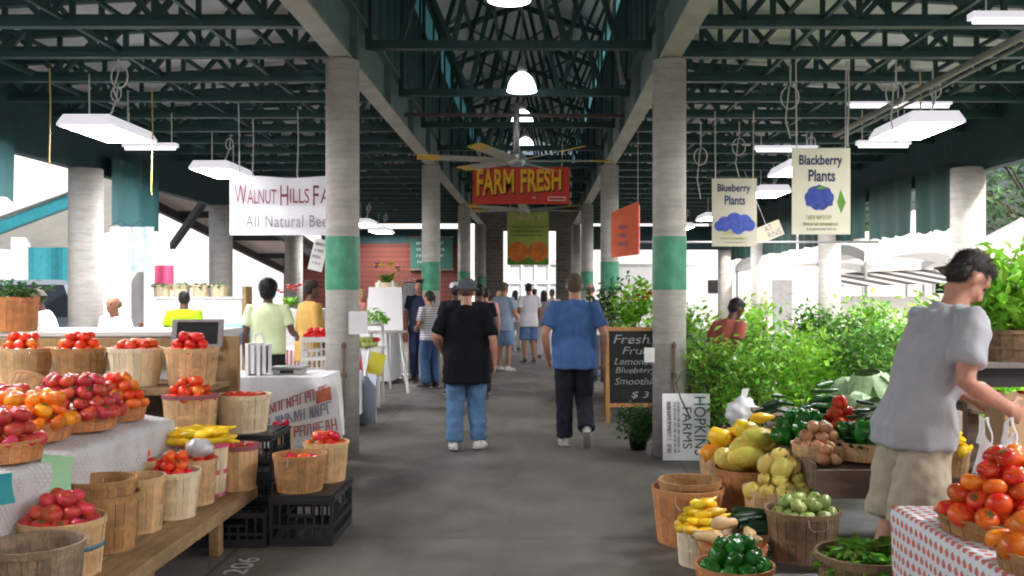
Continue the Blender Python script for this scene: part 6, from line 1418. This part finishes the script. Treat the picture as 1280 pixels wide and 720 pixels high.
def flowers(lab, x, y, z, cols, seed, R_=.3):
    t = thing('flower_bunch', lab, 'flowers', (x, y, z)); r = random.Random(seed)
    b = MB()
    for k in range(90): a = r.uniform(0, 6.3); b.leaf(Vector((0, 0, 0)), Vector((cos(a), sin(a), r.uniform(.3, 1.5))), Vector((0, 0, 1)), r.uniform(.15, .3), .05)
    b.build('foliage', leaf_green, t)
    for k in range(14):
        a = r.uniform(0, 6.3); q = R_ * sqrt(r.random()); b = MB(); c = Vector((q * cos(a), q * sin(a), .22 + r.uniform(0, .15)))
        for j in range(9): aa = j * .7; b.leaf(c, Vector((cos(aa), sin(aa), .35)), Vector((0, 0, 1)), .075, .04)
        b.ell(c + Vector((0, 0, .01)), (.025, .025, .02), 8, 5); b.build('flower', cols[k % len(cols)], t)
flw_y = mat('petal_yellow', (.85, .62, .03), .6); flw_p = mat('petal_purple', (.20, .05, .25), .6); flw_r = mat('petal_red', (.55, .05, .03), .6)
flowers('yellow and purple flowers on the stall behind the easel', ax(484, 17), 17.0, 1.75, (flw_y, flw_y, flw_p), 3)
basket('basket holding the yellow and purple flowers behind the easel', ax(484, 17), 17.0, .868, .42, .90, 'white', .8, handle=False)
flowers('orange and green flowering plant on a crate beside the second right pillar', ax(798, 13.4), 13.4, 1.25, (flw_r, flw_y), 8, .2)
fm5, sm5 = bushmesh('foliage', 61, .75, .25, 620, .11, leaf_bright, .0, 6, 22)
t = thing('leafy_plant', 'tall bright green leafy plant on the stall behind the chalkboard', 'plant', (ax(796, 13.4), 13.4, .93)); obj('foliage', fm5, t); obj('stem', sm5, t)
fm6, sm6 = bushmesh('foliage', 62, .75, .3, 520, .10, leaf_dark, .0, 6, 22)
t = thing('leafy_plant', 'dark leafy plant behind the bright one near the second right pillar', 'plant', (ax(765, 15), 15, .93)); obj('foliage', fm6, t); obj('stem', sm6, t)
cloth_table('dark cloth covered stall behind the chalkboard', 1.15, 2.6, 12.9, 15.4, .92, mat('dark_cloth', (.03, .028, .028), .9, .2), .7)
t = thing('parked_trailer', 'white trailer behind the second right pillar', 'trailer', (2.4, 19, 0)); m = MB(); m.b2(-.9, .9, 0, .08, .35, 2.1); m.build('panel', white_paint, t); m = MB(); m.b2(-.93, .93, -.01, .09, 2.102, 2.16); m.build('top_rail', galv, t)
for sx in (-.8, .8): m = MB(); m.b2(sx - .04, sx + .04, 0, .08, 0, .348); m.build('leg', galv, t)
t = thing('price_box', 'small white and red box on the stall edge beside the man in blue', 'box', (ax(761, 13), 13.05, .926)); m = MB(); m.b2(-.1, .1, -.06, .06, 0, .13); m.build('carton', white_paint, t); m = MB(); r_ = random.Random(1); scribble(m, -.08, .09, .03, .1, -.064, r_); m.build('lettering', ink_red, t)
# left aisle stalls with bright white cloths
cloth_table('white stall table with red checks in front of the woman in green', -3.7, -2.55, 12.9, 13.8, .82, wavemat('checked_cloth', (.75, .74, .75), (.62, .10, .13), 6, 'X', .85, .6), .6)
cb = crate('white slatted crate of tomatoes beside the man in tan', ax(396, 11.2), 11.2, .66, .30, .3, .42, white_paint, group=None, name='slatted_crate'); heap('sred', ax(396, 11.2), 11.2, 1.09, .15, .045, 2, 'ripe tomato in the white crate beside the man in tan', 'tomato', 'tomatoes in the white crate')
cloth_table('low white table behind the left pillar under the slatted crate', -2.95, -2.15, 10.7, 11.7, .645, white_cloth, .5)
cloth_table('long white stall table far back on the left', -5.8, -4.2, 13.9, 14.9, .95, white_cloth, .85)
t = thing('stall_backboard', 'tall white covered backboard carrying a row of baskets on the left', 'board', (ax(246, 13.6), 13.65, 0)); m = MB(); m.b2(-.62, .62, 0, .34, 0, 1.50); m.build('covered_shelf', white_cloth, t); m = MB(); m.b2(-.64, .64, -.02, .36, 1.502, 1.53); m.build('top_board', white_paint, t); m = MB(); m.b2(.623, .68, 0, .3, 0, 1.68); m.build('end_board', wood_side, t)
for k, px_ in enumerate((202, 226, 250, 274)):
    basket('pale basket of greens, %s of the far row on the white backboard' % ('first', 'second', 'third', 'last')[k], ax(px_, 13.8), 13.82, 1.532, .25, .17, 'white', .85, handle=False)
    leafpile('leafy_greens', 'greens in the %s pale basket on the white backboard' % ('first', 'second', 'third', 'last')[k], 'greens', ax(px_, 13.8), 13.82, 1.67, .11, 60, .08, leaf_dark, .5, 70 + k)
for k, (px_, col, lab) in enumerate(((150, white_cloth, 'white T-shirt hanging under the teal curtain'), (176, mat('faded_blue_print', (.45, .55, .75), .8, .35, 9), 'pale blue printed cloth hanging under the teal curtain'))):
    t = thing('hanging_cloth', lab, 'cloth', (ax(px_, 13.2), 13.2, az(340, 13.2))); m = MB(); m.grid(lambda u, v: (-.16 + .32 * u + .03 * (v - .5), .02 * sin(u * 11 + v * 3), .62 * v), 12, 8); m.build('cloth', col, t, True); m = MB(); m.tube([(-.16, 0, .62), (0, 0, .70), (.16, 0, .62)], .005, 5); m.tube([(0, 0, .70), (0, 0, 1.6)], .003, 5); m.build('hanger', mat('dark_string', (.03, .03, .03), .7), t)
m = MB(); m.grid(lambda u, v: (-.15 + .3 * u, .02 * sin(u * 9), .0 + .32 * v - .08 * u * (1 - v)), 10, 6); o = m.build('pink_flag', mat('pink_cloth', (.75, .10, .22), .8, .15, trans=.3), None, True, (ax(205, 15.2), 15.2, az(357, 15.2))); tag(o, 'pink cloth hung above the row of pale baskets', 'cloth')
flowers('red flowers on the stall between the woman in green and the man in tan', ax(362, 15), 15, 1.35, (flw_r, mat('petal_pink', (.7, .12, .2), .6)), 14, .3); cloth_table('white stall table carrying the red flowers', -4.6, -3.4, 14.6, 15.5, 1.33, white_cloth, 1.2)
t = thing('pedestal_fan', 'round grey pedestal fan behind the easel', 'fan', (ax(512, 18.3), 18.3, 0)); m = MB(); m.lathe([(.2, 0), (.2, .03), (.03, .05), (.022, 1.35)], 18, cap=True); m.build('stand', galv, t)
m = MB()
for k in range(7): m.tube([((.06 + .05 * k) * cos(a / 20 * 2 * pi), -.1 - .03 * cos(k / 6 * 1.5), 1.5 + (.06 + .05 * k) * sin(a / 20 * 2 * pi)) for a in range(21)], .006, 4)
for k in range(16): a = k / 16 * 2 * pi; m.bar((0, -.14, 1.5), (.36 * cos(a), -.1, 1.5 + .36 * sin(a)), .006)
m.build('grille', galv, t); m = MB()
for k in range(4): a = k * pi / 2; m.ell((.17 * cos(a), -.06, 1.5 + .17 * sin(a)), (.13, .012, .13), 12, 6)
m.ell((0, 0, 1.5), (.09, .12, .09), 12, 8); m.build('fan_blades', mat('grey_fan', (.28, .28, .3), .5), t)

# ------------------------------------------------------------------ outside
# shop front beyond the doorway
t = thing('shop_front', 'bright white shop front with a glazed double door beyond the far doorway', 'building', (-.1, 50, 0))
m = MB(); m.b2(-9, -1.5, 0, .3, 0, 7); m.b2(1.5, 9, 0, .3, 0, 7); m.b2(-1.5, 1.5, 0, .3, 3.2, 7); m.build('wall', white_paint, t)
glass = mat('shop_glass', (.55, .60, .66), .1, .2, 1, spec=.8)
m = MB(); m.b2(-1.5, 1.5, .1, .14, 0, 3.2); m.build('window', glass, t)
for x in (-1.42, -.7, .0, .7, 1.42): m = MB(); m.b2(x - .07, x + .07, .02, .09, 0, 3.2); m.build('mullion', white_paint, t)
for z in (.5, 2.1, 3.1): m = MB(); m.b2(-1.5, 1.5, -.01, .018, z - .07, z + .07); m.build('transom', white_paint, t)
# pavilion on the left with teal trim
teal = mat('teal_trim', (.02, .20, .26), .6, .2)
t = thing('market_pavilion', 'bright market pavilion with teal trim and curtains seen through the left opening', 'building', (-15.6, 30, 0))
for x, y in ((-2.2, 0), (-.55, 0), (-2.2, 5), (1.8, 5)): m = MB(); m.b2(x - .2, x + .2, y - .2, y + .2, 0, 3.3); m.build('post', white_paint, t)
m = MB(); m.bar((-2.6, -.3, 3.0), (1.4, -.3, 4.5), .3, .35); m.build('gable_beam', teal, t)
m = MB(); m.add([(-3.2, -.6, 3.1), (2.4, -.6, 5.1), (2.4, 7, 5.1), (-3.2, 7, 3.1), (-3.2, -.6, 3.22), (2.4, -.6, 5.22), (2.4, 7, 5.22), (-3.2, 7, 3.22)], [(3, 2, 1, 0), (4, 5, 6, 7), (0, 1, 5, 4), (2, 3, 7, 6), (1, 2, 6, 5), (0, 4, 7, 3)]); m.build('roof', white_paint, t)
for x0, x1 in ((-2.0, -1.5), (-.9, 1.2)): m = MB(); m.grid(lambda u, v: (x0 + (x1 - x0) * u, .1 + .08 * sin(u * 14), 1.5 + 1.5 * v), 14, 3); m.build('curtain', teal, t)
# shed with pale sloping soffit
soff = mat('pale_soffit', (.55, .45, .42), .8, .08, 1); rafter = mat('dark_rafter', (.03, .035, .036), .7, .2)
t = thing('open_shed', 'open shed with a pale sloping soffit and dark rafters behind the left pillars', 'building', (-7.9, 20, 0))
m = MB(); m.add([(-.9, 0, 3.95), (1.0, 0, 3.95), (1.0, 14, 2.4), (-.9, 14, 2.4)], [(0, 1, 2, 3)]); m.build('soffit', soff, t)
m = MB(); m.add([(-1.0, -.1, 4.12), (1.1, -.1, 4.12), (1.1, 14.1, 2.57), (-1.0, 14.1, 2.57)], [(0, 1, 2, 3)]); m.build('roof', mat('shed_roof', (.3, .3, .3), .8), t)
for k in range(5): y_ = .1 + 3.4 * k; z_ = 3.88 - 1.55 * y_ / 14; m = MB(); m.bar((-.9, y_, z_), (1.0, y_, z_), .14, .16); m.build('rafter', rafter, t)
for x in (-.85, .95): m = MB(); m.bar((x, 0, 3.80), (x, 14, 2.25), .12, .2); m.build('eaves_beam', rafter, t)
m = MB(); m.bar((-.85, 3.0, 2.7), (.95, 0.2, 3.6), .12, .16); m.build('brace', rafter, t)
for y in (1.0, 7.0, 13.6): m = MB(); m.b2(-.95, -.75, y - .1, y + .1, 0, 3.7 - 1.55 * y / 14); m.build('post', white_paint, t)
# pale wall far left, its added height imitates overexposed sky
t = thing('white_building', 'long white building far left, made tall to stand in for blown-out sky', 'building', (-30, 52, 0)); m = MB(); m.b2(-40, 21, 0, 6, 0, 11); m.build('wall', white_paint, t)
m = MB(); m.b2(-40.3, 21.3, -.3, 6.3, 11.002, 11.3); m.build('parapet', white_paint, t)
for k in range(9): m = MB(); m.b2(-26 + k * 5, -23.8 + k * 5, -.02, .05, 1.2, 2.6); m.build('window', glass, t)
# silver van
def van(lab, x, y, rz):
    t = thing('parked_van', lab, 'van', (x, y, 0), rz); bodym = mat('silver_paint', (.42, .47, .50), .3, .06, 3, metal=.4, coat=.5); gl = mat('van_glass', (.015, .02, .022), .06, .1, spec=.8); ty = mat('tyre', (.015, .015, .015), .85)
    prof = [(-2.2, .35), (2.25, .35), (2.3, .75), (2.15, .95), (1.25, 1.08), (.55, 1.72), (.2, 1.82), (-1.9, 1.80), (-2.15, 1.55), (-2.25, .9)]
    m = MB(); n = len(prof); vs = []
    for yy, k in ((-.9, 0), (-.82, 1), (.82, 1), (.9, 0)): vs += [(px_ , yy if z < 1.1 else yy * .86, z + (.02 if k else -.0)) for px_, z in prof]
    fs = [tuple(range(n)), tuple(reversed(range(3 * n, 4 * n)))]
    for l in range(3):
        for i in range(n): j = (i + 1) % n; fs.append((l * n + i, (l + 1) * n + i, (l + 1) * n + j, l * n + j))
    m.add(vs, fs); bevel(m.build('body', bodym, t), .04, 3)
    m = MB(); m.add([(1.24, -.66, 1.13), (1.24, .66, 1.13), (.60, .62, 1.71), (.60, -.62, 1.71)], [(0, 1, 2, 3)]); m.v = [(a + .03, b_, c + .03) for a, b_, c in m.v]; m.build('windscreen', gl, t)
    for s in (-1, 1):
        for xa, xb, xc, xd in ((.15, .98, .42, .15), (-.75, .05, .05, -.75), (-1.9, -.85, -.85, -1.8)):
            m = MB(); m.add([(xa, s * .905, 1.12), (xb, s * .905, 1.12), (xc, s * .80, 1.66), (xd, s * .80, 1.66)], [(0, 1, 2, 3)]); m.build('side_window', gl, t)
        m = MB(); m.ell((2.22, s * .66, .82), (.07, .17, .09), 12, 8); m.build('headlight', mat('headlamp', (.7, .7, .72), .15), t, True)
        m = MB(); m.ell((.95, s * 1.02, 1.13), (.07, .1, .07), 10, 6); m.build('mirror', bodym, t, True)
        for xx in (-1.45, 1.45):
            m = MB(); M_ = Matrix.Rotation(pi / 2, 3, 'X'); q = MB(); q.lathe([(.2, -.1), (.31, -.1), (.33, -.06), (.33, .06), (.31, .1), (.2, .1)], 24); m.add([M_ @ Vector(p) for p in q.v], q.f); w_ = m.build('wheel', ty, t, True, (xx, s * .82, .33))
            m = MB(); q = MB(); q.lathe([(.001, .06 * -1), (.2, -.08), (.2, .08), (.001, .06)], 18); m.add([M_ @ Vector(p) for p in q.v], q.f); m.build('rim', galv, w_, True)
    m = MB(); m.b2(2.26, 2.34, -.75, .75, .4, .6); m.build('bumper', blackplastic, t)
van('silver van parked outside behind the person in white at far left', -10.0, 18.6, R(-52))
# white tents on the right
tentm = mat('tent_canvas', (.92, .92, .92), .8, .03, 1, trans=.2)
def tent(lab, x, y, w_, d_, e, pk, swoop=.25):
    t = thing('market_tent', lab, 'tent', (x, y, 0), 0, 'white market tents'); m = MB(); hx, hy = w_ / 2, d_ / 2; n = 10
    per = [(-hx, -hy), (hx, -hy), (hx, hy), (-hx, hy)]
    vs = []; rows = 7
    pts = []
    for k in range(4):
        for i in range(n): pts.append(Vector(per[k]).lerp(Vector(per[(k + 1) % 4]), i / n))
    N_ = len(pts)
    for r in range(rows):
        f = r / (rows - 1)
        for i, p in enumerate(pts): s_ = swoop * 4 * (i % n / n) * (1 - i % n / n) * (1 - f) ** 2; vs.append((p.x * (1 - f), p.y * (1 - f), e + (pk - e) * f ** 1.25 + s_))
    m.add(vs, [(r * N_ + i, r * N_ + (i + 1) % N_, (r + 1) * N_ + (i + 1) % N_, (r + 1) * N_ + i) for r in range(rows - 1) for i in range(N_)]); m.build('roof', tentm, t, True)
    m = MB(); b_ = len(m.v); vs = [(p.x, p.y, e + swoop * 4 * (i % n / n) * (1 - i % n / n)) for i, p in enumerate(pts)] + [(p.x * 1.01, p.y * 1.01, e - .25 + swoop * 4 * (i % n / n) * (1 - i % n / n)) for i, p in enumerate(pts)]
    m.add(vs, [(i, N_ + i, N_ + (i + 1) % N_, (i + 1) % N_) for i in range(N_)]); m.build('valance', tentm, t)
    for p in per: m = MB(); m.b2(p[0] * .98 - .03, p[0] * .98 + .03, p[1] * .98 - .03, p[1] * .98 + .03, 0, e); m.build('pole', galv, t)
tent('white tent with a swooping edge just left of the man in grey', 9.6, 24.5, 3.8, 3.8, 2.55, 3.7); tent('white tent behind the right outer pillar', 13.6, 27, 4, 4, 2.5, 3.7); tent('white tent farther back on the right below the blackberry sign', 9.0, 31, 4.4, 4, 2.5, 3.6)
t = thing('striped_awning', 'dark and pale striped awning low behind the berry plants', 'awning', (8.2, 22.2, 0)); m = MB(); m.add([(-1.3, 0, 1.72), (1.4, 0, 1.80), (1.4, .9, 2.15), (-1.3, .9, 2.05)], [(0, 1, 2, 3)]); m.build('canopy', wavemat('awning_stripes', (.06, .06, .07), (.55, .52, .50), 1.1, 'DIAGONAL', .8, .6), t)
for sx in (-1.2, 1.3): m = MB(); m.b2(sx - .03, sx + .03, .8, .86, 0, 2.02); m.build('pole', galv, t)
m = MB(); m.b2(-1.2, 1.3, .6, .8, 0, 1.5); m.build('counter', white_paint, t)
t = thing('white_building', 'long white building with a grey door beyond the berry plants', 'building', (7.5, 40, 0)); m = MB(); m.b2(-5.5, 9, 0, 5, 0, 3.9); m.build('wall', white_paint, t); m = MB(); m.b2(-5.8, 9.3, -.4, 5.3, 3.902, 4.1); m.build('roof', white_paint, t)
m = MB(); m.b2(2.3, 3.1, -.03, .05, 0, 2.1); m.build('door', mat('grey_door', (.30, .30, .32), .6), t); m = MB(); m.b2(-.4, -.0, -.03, .05, 1.55, 2.1); m.build('window', mat('dark_window', (.02, .02, .025), .2), t); m = MB(); m.b2(-2.1, -1.1, -.03, .05, 1.3, 2.1); m.build('window', mat('pale_window', (.45, .45, .48), .3), t)
m = MB(); m.tube([(1.7, 16.9, 2.48), (6.0, 16.9, 2.48)], .02, 6); o = m.build('hanging_rail', galv); tag(o, 'thin horizontal rail running behind the berry signs', 'rail')
# trees
def tree(lab, x, y, h, rad, seed, n=2600, sz=.42):
    t = thing('tree', lab, 'tree', (x, y, 0), 0, 'trees beyond the market'); r = random.Random(seed)
    tr = MB(); tr.loft([(0, 0, 0), (.05, 0, h * .2), (.0, .1, h * .45), (.1, .1, h * .8)], [.32, .24, .17, .05], (1, 0, 0), 10)
    cl = []
    for k in range(34):
        a = r.uniform(0, 6.28); zz = r.uniform(.22, 1.0); q = rad * sqrt(r.random()) * (1 - .5 * abs(zz - .5)); c = Vector((q * cos(a), q * sin(a), h * zz)); cl.append((c, r.uniform(.55, 1.1)))
        if k < 14: tr.tube([(0, .05, h * zz * .6), tuple(c * .6 + Vector((0, 0, h * zz * .32))), tuple(c)], .05, 5)
    tr.build('trunk', bark, t); b = MB()
    for k in range(n):
        c, s_ = r.choice(cl); s_ *= rad * .30; p = c + Vector((r.gauss(0, s_), r.gauss(0, s_), r.gauss(0, s_ * .7))); b.leaf(p, Vector((r.gauss(0, 1), r.gauss(0, 1), r.gauss(-.1, .6))), Vector((r.gauss(0, .4), r.gauss(0, .4), 1)), sz * r.uniform(.6, 1.3), sz * r.uniform(.4, .7))
    b.build('crown', tree_leaf, t)
for k, (x, y, h, rad, lab) in enumerate(((21.5, 41, 12, 4.2, 'large tree at the right edge beyond the market'), (26, 47, 14, 5, 'tall tree behind the one at the right edge'), (31, 44, 12, 4.6, 'tree outside the right edge of the photo'), (17.2, 56, 11, 4.2, 'tree behind the white tents'))): tree(lab, x, y, h, rad, 80 + k)

# past 300 tomatoes, the ones that show smallest become one object
TOMS.sort(key=lambda q: -q[0]); rest = [o for _, o in TOMS[295:]]
if rest:
    m = MB(); mats_ = []
    for o in rest:
        M = Matrix.LocRotScale(o.location, o.rotation_euler, o.scale); me = o.data
        mm_ = me.materials[0]
        if mm_ not in mats_: mats_.append(mm_)
        m.add([M @ v.co for v in me.vertices], [tuple(p.vertices) for p in me.polygons], mats_.index(mm_)); bpy.data.objects.remove(o)
    o = m.build('tomatoes', mats_, None, True); o['kind'] = 'stuff'; tag(o, 'small distant tomatoes filling the farther baskets and crates', 'tomatoes')
    print('tomatoes merged', len(rest))
